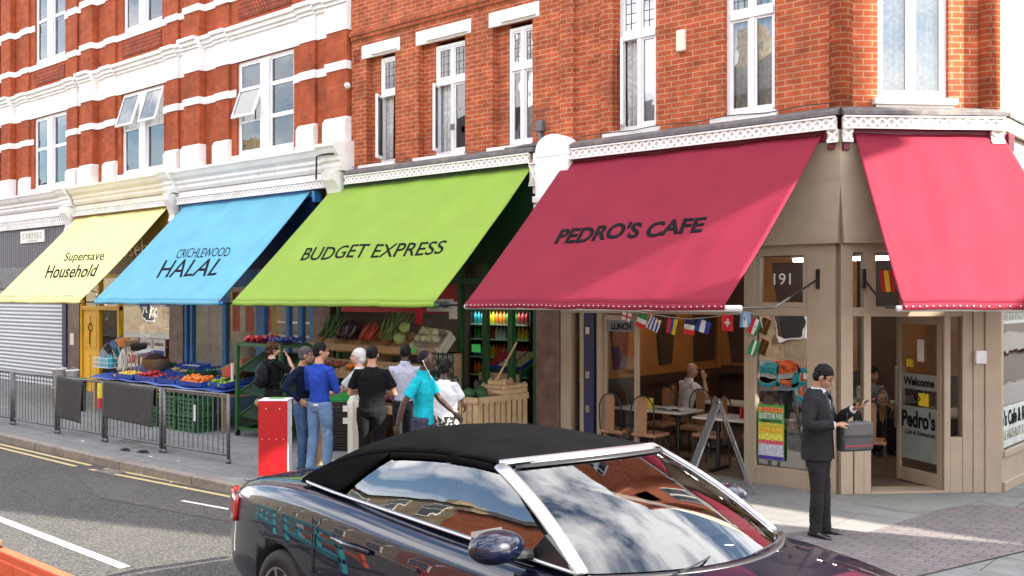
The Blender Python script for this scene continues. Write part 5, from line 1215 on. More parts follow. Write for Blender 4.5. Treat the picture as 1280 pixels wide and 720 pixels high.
# rear quarter of the roof down to the body, both sides
def win_bot(x): return (x, 1.165-.022*(x+1.35))
qn = 10
wr_top = (-.50, edge_z(-.50)); wr_bot = (-.80, 1.16)
for s in (-1, 1):
    gq = []
    for i in range(qn+1):
        u = i/qn; xt = -1.36+(-.46+1.36)*u; xb = -1.36+(-.86+1.36)*u; r_ = []
        for j in range(5):
            v = j/4; r_.append(mb.bm.verts.new((xt+(xb-xt)*v, s*(edge_y(xt)+(.815-edge_y(xt))*v), edge_z(xt)+(1.155-edge_z(xt))*v)))
        gq.append(r_)
    for A, B in zip(gq, gq[1:]):
        for j in range(4): mb._f([A[j], A[j+1], B[j+1], B[j]])
    # cloth strip above the door glass
    gs = []
    for i in range(13):
        xt = -.46+(.66+.46)*i/12; gs.append([mb.bm.verts.new((xt, s*edge_y(xt), edge_z(xt))), mb.bm.verts.new((xt-.01, s*(edge_y(xt)+.012), edge_z(xt)-.035))])
    for A, B in zip(gs, gs[1:]): mb._f([A[0], A[1], B[1], B[0]])
bmesh.ops.remove_doubles(mb.bm, verts=mb.bm.verts[:], dist=.001)
mb.build('soft_top', M['softtop'], car, local=True, smooth=True, solid=.018, off=1)
# side glass
for s in (-1, 1):
    mb = MB()
    def sg(u, v, s=s):
        xb = -.86+(1.30+.86)*u; xt = -.46+(.64+.46)*u
        zb_ = 1.15-.025*u; k = v
        return (xb+(xt-xb)*k, s*(.80+(edge_y(xt)+.0-.80)*k+.012*sin(pi*k)), zb_+(edge_z(xt)-.02-zb_)*k)
    mb.grid(sg, 16, 8); mb.build('door_glass', M['carglass'], car, local=True, smooth=True)
# windscreen, header rail and pillars
def wsc(u, v):   # u across -1..1, v base->header
    c = 1-u*u
    bx_, bz = 1.42+.31*c, 1.115+.01*c; hx, hz = .62+.24*c, 1.515+.045*c
    y = u*(.80+(.655-.80)*v); return Vector((bx_+(hx-bx_)*v+.03*sin(pi*v), y, bz+(hz-bz)*v+.02*sin(pi*v)))
MB().grid(lambda a, b: wsc(-1+2*a, b), 24, 12).build('windscreen', M['carglass'], car, local=True, smooth=True)
mb = MB(); mb.tube([wsc(-1, v)+Vector((0, -.006, .0)) for v in [i/12 for i in range(13)]], [(.018, .040)]*13, 10, up=(1, -.6, 1))
mb.tube([wsc(1, v)+Vector((0, .006, .0)) for v in [i/12 for i in range(13)]], [(.018, .040)]*13, 10, up=(1, .6, 1))
mb.tube([wsc(-1+2*i/24, 1.0)+Vector((-.015, 0, .008)) for i in range(25)], [(.016, .036)]*25, 10, up=(.4, 0, 1))
mb.build('windscreen_frame', M['chrome'], car, local=True, smooth=True)
mb = MB(); mb.tube([wsc(-.93+1.86*i/24, .965)+Vector((.012, 0, .004)) for i in range(25)], [(.006, .022)]*25, 8, up=(.4, 0, 1)); mb.build('windscreen_seal', M['black'], car, local=True, smooth=True)
mb = MB(); mb.tube([wsc(-1+2*i/24, -.02)+Vector((.03, 0, .0)) for i in range(25)], [(.012, .022)]*25, 8); mb.build('scuttle', M['black'], car, local=True, smooth=True)
for s in (-1, 1):    # belt moulding sweeps round the back of the roof
    mb = MB(); mb.tube([(1.40, s*.825, 1.118), (.8, s*.832, 1.128), (.2, s*.838, 1.14), (-.4, s*.842, 1.152), (-.9, s*.840, 1.162), (-1.25, s*.825, 1.172), (-1.40, s*.78, 1.182), (-1.47, s*.68, 1.188), (-1.50, s*.45, 1.190), (-1.51, 0, 1.192)], [(.010, .017)]*10, 8); mb.build('belt_moulding', M['chrome'], car, local=True, smooth=True)
    mb = MB(); mb.prism([(1.05, 1.13), (1.40, 1.125), (1.18, 1.26)], 'y', s*.80, s*.83); mb.build('mirror_sail', M['black'], car, local=True)
    mb = MB(); mx_ = 1.05 if s < 0 else .90; mb.ell((mx_, s*1.04, 1.205), (.11, .165, .085), 18, 12); mm = remesh(mb, 'door_mirror', M['paintc'], car, .012, 2)
    q = MB(); q.tube([(1.08, s*.84, 1.15), (1.05, s*.95, 1.155), (1.02, s*1.03, 1.15)], [(.03, .05)]*3, 10); q.build('mirror_foot', M['black'], mm, local=True)
    q = MB(); q.quad((.945, s*.92, 1.16), (.945, s*1.12, 1.16), (.945, s*1.12, 1.27), (.945, s*.92, 1.27)); q.build('mirror_glass', M['metal'], mm, local=True, solid=.004)
    mb = MB(); mb.tube([(-.62, s*1.012, .93), (-.40, s*1.030, .935), (-.18, s*1.010, .93)], [(.016, .012)]*3, 8); mb.build('door_handle', M['paintc'], car, local=True, smooth=True)
    mb = MB(); mb.grid(lambda u, v, s=s: (-2.478+.36*u, s*(.80+.165*u**.5-.02*v), .80+.17*v-.02*u), 8, 4); mb.build('tail_light', col('tail_lamp_red', (.45, .01, .015), .08, coat=1), car, local=True, smooth=True, solid=.03)
    mb = MB(); mb.grid(lambda u, v, s=s: (2.88-.34*u, s*(.66+.27*u-.02*v), .66+.15*v+.03*u), 8, 4); mb.build('headlight', col('lamp_glass', (.7, .72, .75), .05, coat=1), car, local=True, smooth=True, solid=.03)
    mb = MB(); mb.tube([(-.86, s*1.0125, 1.03), (-.86, s*1.014, .6), (-.80, s*1.005, .35)], .004, 5); mb.build('door_gap', M['black'], car, local=True); mb = MB(); mb.tube([(1.25, s*1.0125, 1.03), (1.27, s*1.014, .6), (1.22, s*1.005, .35)], .004, 5); mb.build('door_gap', M['black'], car, local=True)
mb = MB(); mb.box(2.98, 3.03, -.42, .42, .42, .60); mb.build('grille', M['black'], car, local=True, bev=.02)
mb = MB(); mb.tube([(-2.47, -.7, 1.0), (-2.47, 0, 1.05), (-2.47, .7, 1.0)], [(.012, .05)]*3, 8); mb.build('boot_lip', M['paintc'], car, local=True, smooth=True)
mb = MB(); mb.box(-2.53, -2.50, -.26, .26, .62, .73); mb.build('rear_plate', col('plate_yellow', (.7, .55, .03)), car, local=True, bev=.004)
for (x0, x1, y0) in ((1.52, 1.60, -.45), (1.58, 1.64, .15)):
    mb = MB(); mb.tube([(1.74, y0, 1.135), (1.70, y0+.25, 1.15), (1.62, y0+.45, 1.15)], .006, 6); mb.build('wiper', M['black'], car, local=True)
seatd = {k_: (tuple(v_) if not isinstance(v_, tuple) else v_) for k_, v_ in sit.items()}
drv_loc = world_of(car) @ Vector((-.02, -.36, .12))
person('car driver in a pale shirt seen dimly through the side glass', (drv_loc.x, drv_loc.y, drv_loc.z+.02), (cos(CYAW), sin(CYAW)), 1.75, SK['fair'], HAIR['brown'], dict(sit, er=(.26, .12, .82), wr=(.14, .48, .92), el=(-.26, .12, .82), wl=(-.14, .48, .92), kr=(.12, .3, .34), kl=(-.12, .3, .34), ar=(.12, .45, .02), al=(-.12, .45, .02), hr=(.09, -.1, .42), hl=(-.09, -.1, .42)), top=cloth('pale_shirt', (.55, .55, .56)), sleeve='long', vox=.012)

# ================================================================== GUARD RAIL along the kerb
posts = [(-16.25, -4.02), (-14.26, -3.93), (-12.47, -3.90), (-10.90, -3.82), (-9.14, -3.77), (-7.46, -3.66)]
descr = ['grey guard rail panel at the left edge of the photo', 'grey guard rail panel in front of the roller shutter', 'grey guard rail panel with the first rubber mat over its end', 'grey guard rail panel hung with the wide rubber mat', 'grey guard rail panel nearest the red box']
for i, (a, b) in enumerate(zip(posts, posts[1:])):
    a_, b_ = Vector((a[0], a[1], 0)), Vector((b[0], b[1], 0)); d = b_-a_; Ln = d.length-.10; d.normalize()
    t = thing('guard_rail', descr[i], 'railing', a_+d*.05, math.atan2(d.y, d.x), 'guard rail panels along the kerb')
    for x in (0, Ln):
        mb = MB(); mb.tube([(x, 0, 0), (x, 0, 1.0)], .027, 10); mb.tube([(x, 0, 0), (x, 0, .06)], .036, 10); mb.build('post', M['steelp'], t, local=True, smooth=True)
    for z in (.985, .12): 
        mb = MB(); mb.tube([(0, 0, z), (Ln, 0, z)], .019, 8); mb.build('rail', M['steelp'], t, local=True, smooth=True)
    n = int(Ln/.118)
    for k in range(1, n):
        x = Ln*k/n; mb = MB(); mb.tube([(x, 0, .12), (x, 0, .985)], .0075, 6); mb.build('bar', M['steelp'], t, local=True)
# rubber mats over the rail
def rail_pt(x):
    for a, b in zip(posts, posts[1:]):
        if x <= b[0]: return a[1]+(b[1]-a[1])*(x-a[0])/(b[0]-a[0])
def hang(name, label, x0, x1, drop_f, drop_b, skew=.0):
    def f(u, v):
        x = x0+(x1-x0)*u; y = rail_pt(x); s = -drop_f+(drop_f+drop_b)*v
        z = 1.012-max(0, abs(s)-.03)+.0; yy = y+(.034 if s > 0 else -.034)*min(1, abs(s)/.03)
        return (x+skew*(abs(s))*u+.012*sin(9*v+u*3), yy-(.02+.02*sin(u*7))*max(0, -s)*.6, z-(.05*u if s < 0 else 0))
    mb = MB(); mb.grid(f, 24, 40); o = mb.build(name, M['mat_rubber'], smooth=True, solid=.012)
    return tag(o, label, 'mat', 'rubber mats over the guard rail')
hang('rubber_mat', 'smaller dark rubber mat draped over the guard rail nearer the roller shutter', -12.40, -11.55, .74, .60, -.05)
hang('rubber_mat', 'wide dark rubber mat draped over the guard rail in front of the fruit stall', -10.86, -9.35, .62, .35)
mb = MB()
for z0, z1, m in ((.72, .86, 'y'), (.56, .72, 'r'), (.86, .96, 'y')):
    mb.use(col('tape_yellow', (.75, .6, .05)) if m == 'y' else col('tape_red', (.5, .03, .05))).box(-10.99, -10.93, -3.90, -3.845, z0, z1)
tag(mb.build('warning_tape', None), 'red and yellow tape wrapped round a guard rail post', 'tape')
for (x, y, r) in ((-9.75, -4.06, .2), (-9.35, -3.98, 1.4)):
    mb = MB(); mb.ell((0, 0, .012), (.14, .045, .012), 14, 6); mb.box(-.05, .05, -.045, .045, .02, .035)
    o = mb.build('slipper', M['black']); o.location = (x, y, 0); o.rotation_euler.z = r*.2; tag(o, 'flattened black slipper on the pavement below the guard rail, %s' % ('farther from the red box' if r < 1 else 'nearer the red box'), 'slipper', 'slippers on the pavement')
# litter on the road edge
for (x, y, z, s_) in ((-8.9, -4.1, .004, .03), (-8.2, -4.05, .004, .02), (-6.9, -4.7, -.116, .025), (-7.4, -4.62, -.116, .02), (-11.2, -4.05, .004, .03), (-8.9, -6.3, -.116, .03)):
    mb = MB(); mb.prism([(-s_, -s_*.5), (s_*.7, -s_*.7), (s_, s_*.4), (-s_*.4, s_*.6)], 'z', 0, .008); o = mb.build('paper_scrap', M['poster']); o.location = (x, y, z); tag(o, 'small white scrap of litter on the ground', 'litter', 'scraps of litter')

t = thing('manhole_cover', 'rusty iron manhole cover set in the pavement below the guard rail', 'cover', (-10.6, -3.4, 0)); MB().box(-10.85, -10.35, -3.6, -3.2, .001, .008).build('plate', M['lead'], t, bev=.002)
tag(MB().box(-9.0, -8.55, -4.92, -4.66, -.118, -.108).build('gully_grate', M['lead']), 'iron drain grating at the kerb where the yellow lines break', 'drain')
random.seed(11)
for i in range(34):
    x, y = random.uniform(-13, -1.5), random.uniform(-4.2, -2.2); r_ = random.uniform(.012, .028)
    mb = MB(); mb.lathe([(r_, .001), (r_*.8, .004)], n=9); o = mb.build('gum_spot', col('old_gum', (.10, .10, .095), .9)); o.location = (x, y, 0); tag(o, 'dark spot of trodden chewing gum on the pavement', 'gum', 'gum spots on the pavement')
# ================================================================== RED BOX
rb = thing('red_box', 'waist-high red panelled box with a white top between the guard rail and the road', 'cabinet', (-6.20, -3.74, 0), R_(41))
MB().box(-.19, .19, -.30, -.28, 0, 1.03).build('front_panel', M['redp'], rb, local=True, bev=.004)
MB().box(-.18, .18, -.28, .02, .0, 1.02).build('carcass', M['whitep'], rb, local=True, bev=.004)
MB().box(-.195, .195, -.305, .03, 1.03, 1.045).build('top', M['whitep'], rb, local=True, bev=.004)
MB().box(-.10, .10, -.18, .02, 1.045, 1.049).build('green_label', col('label_green', (.15, .35, .12)), rb, local=True)
mb = MB()
for i in range(4): mb.ell((-.14+.093*i, -.302, .53), (.006, .004, .006), 8, 5)
for i in range(2): mb.ell((-.09+.18*i, -.302, .93), (.008, .004, .008), 8, 5)
mb.build('screws', M['poster'], rb, local=True)
for i, (x, y) in enumerate(((-6.25, -3.05), (-6.10, -3.0))):
    t = thing('pot_plant', 'small leafy plant behind the red box, %s' % ('left of the pair' if i == 0 else 'right of the pair'), 'plant', (x-.25, y+.05, .0))
    mb = MB(); mb.lathe([(.07, 0), (.10, .9), (.11, 1.0), (.09, .98)], n=16); mb.build('tall_pot', M['woodm'], t, local=True)
    mb = MB()
    for k in range(9):
        a = k*2.4; r = .02+.06*random.random(); q = Vector((r*cos(a), r*sin(a), 1.0)); tp = q+Vector((.07*cos(a), .07*sin(a), .10+.06*random.random())); s = Vector((-sin(a), cos(a), 0))*.022
        mid = q.lerp(tp, .5)+Vector((0, 0, .02)); mb.quad(q, mid-s, tp, mid+s)
    mb.build('leaves', col('leaf_pale', (.14, .15, .05)), t, local=True, solid=.002)

# white post by the man in black, black crates with green tray
t = thing('bollard', 'narrow white plastic bollard beside the man in black', 'bollard', (-5.42, -3.10, 0))
mb = MB(); mb.loft([[(-.055, -.055, 0), (.055, -.055, 0), (.055, .055, 0), (-.055, .055, 0)], [(-.055, -.055, 1.0), (.055, -.055, 1.0), (.055, .055, 1.0), (-.055, .055, 1.0)], [(-.03, -.03, 1.07), (.03, -.03, 1.07), (.03, .03, 1.07), (-.03, .03, 1.07)]]); mb.build('post', M['curtwhite'], t, local=True, bev=.015)
MB().box(-.058, .058, -.058, .058, .92, 1.0).build('reflective_band', M['poster'], t, local=True, bev=.01)

def plastic_crate(label, loc, L_, W_, H_, m, rz=0, group=None, name='plastic_crate', fillm=None, tags=0):
    t = thing(name, label, 'crate', loc, rz, group); mb = MB(); w = .018
    mb.box(-L_/2, L_/2, -W_/2, W_/2, 0, .02)
    for z in [.03+(H_-.05)*i/3 for i in range(4)]:
        mb.box(-L_/2, L_/2, -W_/2, -W_/2+w, z, z+.032); mb.box(-L_/2, L_/2, W_/2-w, W_/2, z, z+.032); mb.box(-L_/2, -L_/2+w, -W_/2+w, W_/2-w, z, z+.032); mb.box(L_/2-w, L_/2, -W_/2+w, W_/2-w, z, z+.032)
    n = int(L_/.09)
    for i in range(n+1):
        x = -L_/2+w/2+(L_-w)*i/n; mb.box(x-.009, x+.009, -W_/2+.002, -W_/2+w-.002, .02, H_-.02); mb.box(x-.009, x+.009, W_/2-w+.002, W_/2-.002, .02, H_-.02)
    n = int(W_/.09)
    for i in range(n+1):
        y = -W_/2+w/2+(W_-w)*i/n; mb.box(-L_/2+.002, -L_/2+w-.002, y-.009, y+.009, .02, H_-.02); mb.box(L_/2-w+.002, L_/2-.002, y-.009, y+.009, .02, H_-.02)
    mb.box(-L_/2-.008, L_/2+.008, -W_/2-.008, -W_/2+w, H_-.028, H_); mb.box(-L_/2-.008, L_/2+.008, W_/2-w, W_/2+.008, H_-.028, H_); mb.box(-L_/2-.008, -L_/2+w, -W_/2+w, W_/2-w, H_-.028, H_); mb.box(L_/2-w, L_/2+.008, -W_/2+w, W_/2-w, H_-.028, H_)
    mb.build('crate_shell', m, t, local=True)
    for i in range(tags):
        MB().box(L_/2*.1, L_/2*.1+.09, -W_/2-.012, -W_/2-.004, H_*.25, H_*.75).build('paper_tag', M['poster'], t, local=True)
    if fillm: MB().box(-L_/2+w, L_/2-w, -W_/2+w, W_/2-w, .02, H_*.6).build('lining', fillm, t, local=True)
    return t
bc = M['black']; G_ = 'black crates stacked under the green tray'
for i in range(4):
    plastic_crate('black plastic crate, %s of the stack under the green tray' % ['lowest', 'second', 'third', 'topmost'][i], (-7.3, -1.72, .19*i), .58, .4, .185, bc, R_(38), G_, tags=1 if i > 1 else 0)
plastic_crate('bright green plastic tray on top of the stack of black crates', (-7.3, -1.72, .76), .58, .4, .14, col('bright_green_plastic', (.02, .28, .06), .4), R_(38))

# ================================================================== FRUIT STALL
G = {}
def fruit_proto(name, r, m, squash=1., stalk=False):
    mb = MB(); mb.ell((0, 0, r*squash), (r, r, r*squash), 12, 8); o = mb.build(name, m, smooth=True)
    if stalk: pass
    return o
stall = thing('fruit_stall', 'sloping trestle stall of fruit and vegetables on blue sheeting outside the household shop', 'stall', (-12.6, -1.4, 0))
def stop_z(y): return .98-(-.55-y)*-0.0+(-.22*(-(y)-.55)/1.4)
mb = MB(); mb.grid(lambda u, v: (-15.3+5.0*u, -.5-1.5*v, .96-.24*v+.012*sin(31*u)+.010*sin(17*v+9*u)), 60, 16); mb.build('blue_sheet', M['tarp'], stall, smooth=True, solid=.01)
mb = MB(); mb.box(-15.3, -10.3, -1.94, -.52, .62, .66)
for x in (-15.2, -12.8, -10.4):
    for y in (-1.9, -.6): mb.box(x-.03, x+.03, y-.03, y+.03, 0, .62)
mb.build('trestle', M['woodm'], stall)
sheet_z = lambda y: .96-.24*((-.5-y)/1.5)
def trayful(name, label, cat, group, x0, x1, y0, y1, r, m, n, box=True, squash=1., boxm=None, lay=2):
    if box:
        t = thing('produce_tray', 'shallow tray holding the '+group, 'tray', ((x0+x1)/2, (y0+y1)/2, sheet_z((y0+y1)/2)+.01), 0)
        b = MB(); w = .012; sl_ = math.atan(.16)
        Tt = Matrix.Translation(((x0+x1)/2, (y0+y1)/2, sheet_z((y0+y1)/2)+.02)) @ Matrix.Rotation(sl_, 4, 'X'); hx, hy = (x1-x0)/2, (y1-y0)/2
        b.box(-hx, hx, -hy, hy, 0, .012, T=Tt); b.box(-hx, hx, -hy, -hy+w, .012, .085, T=Tt); b.box(-hx, hx, hy-w, hy, .012, .085, T=Tt); b.box(-hx, -hx+w, -hy+w, hy-w, .012, .085, T=Tt); b.box(hx-w, hx, -hy+w, hy-w, .012, .085, T=Tt)
        b.build('tray_box', boxm or M['tarp'], t)
    nx = max(1, int((x1-x0-.03)/(2*r*.98))); ny = max(1, int((y1-y0-.03)/(2*r*.98))); cnt = 0; pr = None
    for L_ in range(lay):
        for i in range(nx-L_):
            for j in range(ny-L_):
                if cnt >= n: break
                x = x0+.015+r+(2*r*.98)*(i+.5*L_)+random.uniform(-.004, .004); y = y0+.015+r+(2*r*.98)*(j+.5*L_)+random.uniform(-.004, .004); z = sheet_z(y)+.035+L_*r*1.35
                if pr is None: pr = fruit_proto(name, r, m, squash); o = pr
                else: o = pr.copy(); COL.objects.link(o)
                o.location = (x, y, z); s_ = random.uniform(.88, 1.08); o.scale = (s_, s_, s_); o.rotation_euler = (random.random(), random.random(), random.random()*6)
                tag(o, label, cat, group); cnt += 1
fo = col('orange_peel', (.80, .20, .015), .5, bump=.2, bs=200); fa = col('red_apple_skin', (.38, .015, .02), .35); fg = col('green_apple_skin', (.22, .38, .04), .4); fy = col('yellow_fruit_skin', (.78, .52, .05), .5); fp = col('plum_skin', (.10, .015, .06), .35); fpo = col('potato_skin', (.42, .30, .15), .8)
trayful('tomato', 'round red tomato in the tray behind the wide rubber mat', 'tomato', 'red tomatoes on the stall', -13.55, -12.75, -1.90, -1.45, .038, fa, 70)
trayful('lemon', 'yellow lemon in the tray at the left of the stall', 'lemon', 'yellow lemons on the stall', -14.5, -13.65, -1.90, -1.5, .036, fy, 45)
trayful('orange', 'orange fruit heaped at the front edge of the stall', 'orange', 'oranges at the front of the stall', -11.95, -11.1, -1.93, -1.48, .046, fo, 60, lay=3)
trayful('plum', 'dark plum in the tray left of the oranges', 'plum', 'dark plums on the stall', -12.65, -12.02, -1.92, -1.55, .028, fp, 50)
trayful('potato', 'pale potato in the middle row of the stall', 'potato', 'pale potatoes on the stall', -13.3, -12.6, -1.38, -1.05, .04, fpo, 30, squash=.7)
trayful('green_apple', 'green apple in the tray right of the oranges', 'apple', 'green apples on the stall', -11.0, -10.45, -1.85, -1.2, .038, fg, 60)
trayful('lime', 'small green lime in the back row of the stall', 'lime', 'limes on the stall', -12.4, -11.5, -1.05, -.75, .026, col('lime_skin', (.10, .28, .04), .4), 60)
trayful('garlic', 'white garlic bulb in the back row of the stall', 'garlic', 'garlic bulbs on the stall', -13.7, -12.8, -.95, -.65, .030, col('garlic_skin', (.6, .55, .48), .7), 40, squash=.8)
def leafy(name, label, cat, loc, r, h, m, n=40, group=None, long=False):
    mb = MB()
    for k in range(n):
        a = random.random()*6.28; b = random.random(); q = Vector((r*.5*b*cos(a), r*.5*b*sin(a), 0)); tp = q+Vector((r*cos(a)*(.5+b), r*sin(a)*(.5+b), h*(1.1-b*.8)))
        s = Vector((-sin(a), cos(a), 0))*(.012 if long else .03)*random.uniform(.7, 1.3); md_ = q.lerp(tp, .6)+Vector((0, 0, h*.12)); mb.quad(q, md_-s, tp, md_+s)
    o = mb.build(name, m, solid=.002); o.location = loc; return tag(o, label, cat, group)
gl_ = [col('leaf_dark', (.02, .075, .02), .6, var=.4, vs=30), col('leaf_mid', (.05, .14, .035), .6, var=.4, vs=30), col('leaf_bluegreen', (.06, .17, .10), .6, var=.3, vs=30)]
k = 0
for (x, y) in ((-11.4, -.78), (-11.15, -.95), (-10.9, -.75), (-12.5, -1.25), (-12.3, -1.4), (-12.1, -1.2), (-11.8, -1.25), (-10.7, -1.0), (-14.6, -.8), (-14.2, -1.1), (-13.9, -.9)):
    leafy('leafy_greens', 'bunch of leafy greens lying on the blue sheet of the stall', 'vegetables', (x, y, sheet_z(y)+.02), .12, .14, gl_[k % 3], 34, 'bunches of greens on the stall'); k += 1
# green crates below the front
for i, (x, z) in enumerate(((-12.25, 0), (-12.25, .30), (-11.60, 0), (-11.60, .30), (-10.95, 0), (-10.95, .30), (-13.1, 0), (-13.1, .30))):
    plastic_crate('green plastic crate in the %s row below the stall front, %s column from the right' % ('lower' if z == 0 else 'upper', ['third', 'third', 'second', 'second', 'first', 'first', 'fourth', 'fourth'][i]), (x, -2.12, z), .60, .38, .29, M['gcrate'], 0, 'green crates below the stall', fillm=M['greenf'])
# torn white label on a crate
tag(MB().box(-10.70, -10.62, -2.33, -2.32, .22, .50).build('torn_label', M['poster']), 'torn white label stuck to the right-hand green crates', 'label')
# cardboard box tipped over the right end of the stall
t = thing('cardboard_box', 'brown cardboard box tipped up on the right end of the stall', 'box', (-10.62, -1.35, .98), R_(10)); Tt = Matrix.Rotation(R_(-22), 4, 'Y')
mb = MB(); mb.box(-.30, .26, -.22, .22, 0, .24, T=Tt); mb.build('carton', M['cardb'], t, local=True, bev=.006)
mb = MB(); mb.box(-.48, -.30, -.21, .21, .0, .012, T=Tt @ Matrix.Translation((0, 0, .02)) @ Matrix.Rotation(R_(15), 4, 'Y')); mb.box(-.15, .12, -.226, -.221, .05, .20, T=Tt); mb.build('flap', M['cardb'], t, local=True)
MB().box(-.20, -.05, -.228, -.222, .03, .18, T=Tt).build('printed_panel', col('print_red', (.5, .05, .03)), t, local=True)
# household goods at the left end: brushes, basket of bottles, round basket, tubs
for i, (dx, dy, hh, rr, m) in enumerate(((0, 0, .42, .15, 'yellow_tub'), (.0, 0, .40, .15, 'white_tub'), (.42, .1, .42, .15, 'yellow_tub'), (.42, .1, .38, .14, 'white_tub'))):
    z = 0 if i in (0, 2) else .43
    t = thing('plastic_tub', '%s plastic tub, %s, by the yellow door' % ('yellow' if i in (0, 2) else 'white', 'lower left of four' if i == 0 else 'upper left of four' if i == 1 else 'lower right of four' if i == 2 else 'upper right of four'), 'tub', (-16.75+dx, -1.95+dy, z), 0, 'stacked tubs by the yellow door')
    mb = MB(); mb.lathe([(rr*.85, 0), (rr, hh-.03), (rr+.008, hh-.03), (rr+.008, hh), (rr-.01, hh), (rr*.8, .02)], n=24); mb.build('tub_wall', col(m, (.75, .42, .02) if 'yellow' in m else (.75, .75, .75), .4), t, local=True, smooth=True)
    mb = MB(); mb.tube([(rr*cos(a), rr*.15, hh-.03+rr*.55*sin(a)) for a in [pi*k/10 for k in range(11)]], .006, 6); mb.build('wire_handle', M['metal'], t, local=True)
t = thing('wire_basket', 'shopping basket full of turquoise bottles on the left end of the stall', 'basket', (-15.35, -1.5, .9), 0); mb = MB()
for z in (0, .1, .2): mb.tube([(-.32, -.22, z), (.32, -.22, z), (.32, .22, z), (-.32, .22, z)], .006, 6, closed=True)
for k in range(14): x = -.32+.64*k/13; mb.tube([(x, -.22, 0), (x, -.22, .2)], .004, 5); mb.tube([(x, .22, 0), (x, .22, .2)], .004, 5)
mb.box(-.32, .32, -.22, .22, -.01, .0); mb.build('basket', M['whitep'], t, local=True)
pr = None
for k in range(12):
    x = -15.35-.25+.1*(k % 6); y = -1.5-.1+.2*(k//6)
    if pr is None:
        mb = MB(); mb.lathe([(.042, 0), (.042, .17), (.035, .20), (.015, .23), (.015, .26)], n=14); pr = mb.build('bottle', col('turquoise_plastic', (.03, .42, .5), .2), smooth=True); o = pr
    else: o = pr.copy(); COL.objects.link(o)
    o.location = (x, y, .90); tag(o, 'turquoise bottle standing in the shopping basket on the stall', 'bottle', 'turquoise bottles in the basket')
o = pr.copy(); COL.objects.link(o); o.location = (-15.3, -1.35, 1.12); o.scale = (1.9, 1.9, 1.3); tag(o, 'large turquoise bottle above the shopping basket on the stall', 'bottle')
hc = [((.28, .30, .34), 'grey'), ((.02, .02, .02), 'black'), ((.10, .16, .3), 'blue'), ((.75, .25, .03), 'orange'), ((.3, .2, .1), 'brown'), ((.02, .02, .025), 'charcoal'), ((.7, .7, .68), 'white')]
for i in range(7):
    a = R_(-62+20*i); base = Vector((-14.75+.08*i, -1.45, .80)); tip = base+Vector((sin(a)*.62, -.15, abs(cos(a))*.38+.22))
    t = thing('broom', '%s-headed broom or brush leaning in the bundle at the left end of the stall' % hc[i][1], 'broom', base, 0, 'brooms bundled on the stall')
    mb = MB(); mb.tube([base-Vector((sin(a)*.5, 0, .55)), tip], .012, 7); mb.build('handle', M['wood'], t)
    mb = MB(); d = (tip-base).normalized(); q = d.orthogonal().normalized()
    mb.tube([tip-d*.02, tip+d*.03, tip+d*.05, tip+d*.14], [(.14, .022), (.15, .03), (.15, .034), (.17, .045)], 10, up=(.6, .3, .5)); mb.build('head', col('bristle_'+hc[i][1], hc[i][0], .8, bump=.8, bs=150), t)
t = thing('cloth_mop', 'white string mop hanging among the brooms', 'mop', (-14.55, -1.62, .9)); mb = MB()
for k in range(22):
    x = random.uniform(-.10, .10); mb.tube([(x*.3, 0, .42), (x, random.uniform(-.05, .03), .25), (x*1.2, random.uniform(-.06, .04), random.uniform(-.06, .03))], .012, 5)
mb.build('strings', M['curtwhite'], t, local=True); 
t = thing('round_basket', 'round wicker basket of brown goods beside the brooms', 'basket', (-13.95, -1.25, .90)); mb = MB()
mb.lathe([(.20, 0), (.26, .20), (.27, .21), (.25, .215), (.19, .03)], n=26); mb.build('wicker', M['woodm'], t, local=True, smooth=True); mb = MB(); mb.ell((0, 0, .2), (.22, .22, .13), 18, 9); remesh(mb, 'goods', col('brown_goods', (.07, .035, .025), .9, bump=1, bs=60), t, .02, 0, disp=.03)
# posters in the yellow shop window
pp = [(-17.45, -16.95, 'w', 'Lebara', '2600'), (-16.85, -16.30, 'w', 'Lebara', '2600'), (-16.26, -15.72, 'b', 'Lebara', '100')]
for i, (a, b, k_, t1, t2) in enumerate(pp):
    t = thing('poster', ['white phone card poster half hidden behind the round basket', 'white phone card poster with red figures 2600', 'phone card poster with white figures 100 on blue'][i], 'poster', ((a+b)/2, -.03, .85)); 
    MB().box(a, b, -.035, -.022, .72, 1.42).build('sheet', M['poster'], t)
    if k_ == 'b': MB().box(a+.03, b-.03, -.038, -.035, .76, 1.16).build('blue_field', col('poster_blue', (.01, .03, .3)), t)
    text(t1, M['ink'], [(a+.06, -.039, 1.27), (b-.06, -.039, 1.27), (a+.06, -.039, 1.36), (b-.06, -.039, 1.36)], t, bold=.01, depth=.002)
    if k_ == 'w': text('11 Pence', M['ink'], [(a+.05, -.039, 1.09), (b-.12, -.039, 1.09), (a+.05, -.039, 1.17), (b-.12, -.039, 1.17)], t, depth=.002)
    text(t2, M['redp'] if k_ == 'w' else M['poster'], [(a+.05, -.041, .82), (b-.05, -.041, .82), (a+.05, -.041, 1.03), (b-.05, -.041, 1.03)], t, bold=.03, depth=.002)
for i, (a, b, m) in enumerate(((-17.6, -16.95, 'poster'), (-16.85, -16.5, 'b'), (-16.4, -15.75, 'poster'))):
    o = bx('window_sign', M['poster'] if m != 'b' else col('poster_blue2', (.01, .06, .5)), (a, b, -.03, -.02, 2.16, 2.38)); tag(o, ['white phone card strip at the top left of the household shop window', 'blue square sign at the top of the household shop window', 'white phone card strip at the top right of the household shop window'][i], 'sign')
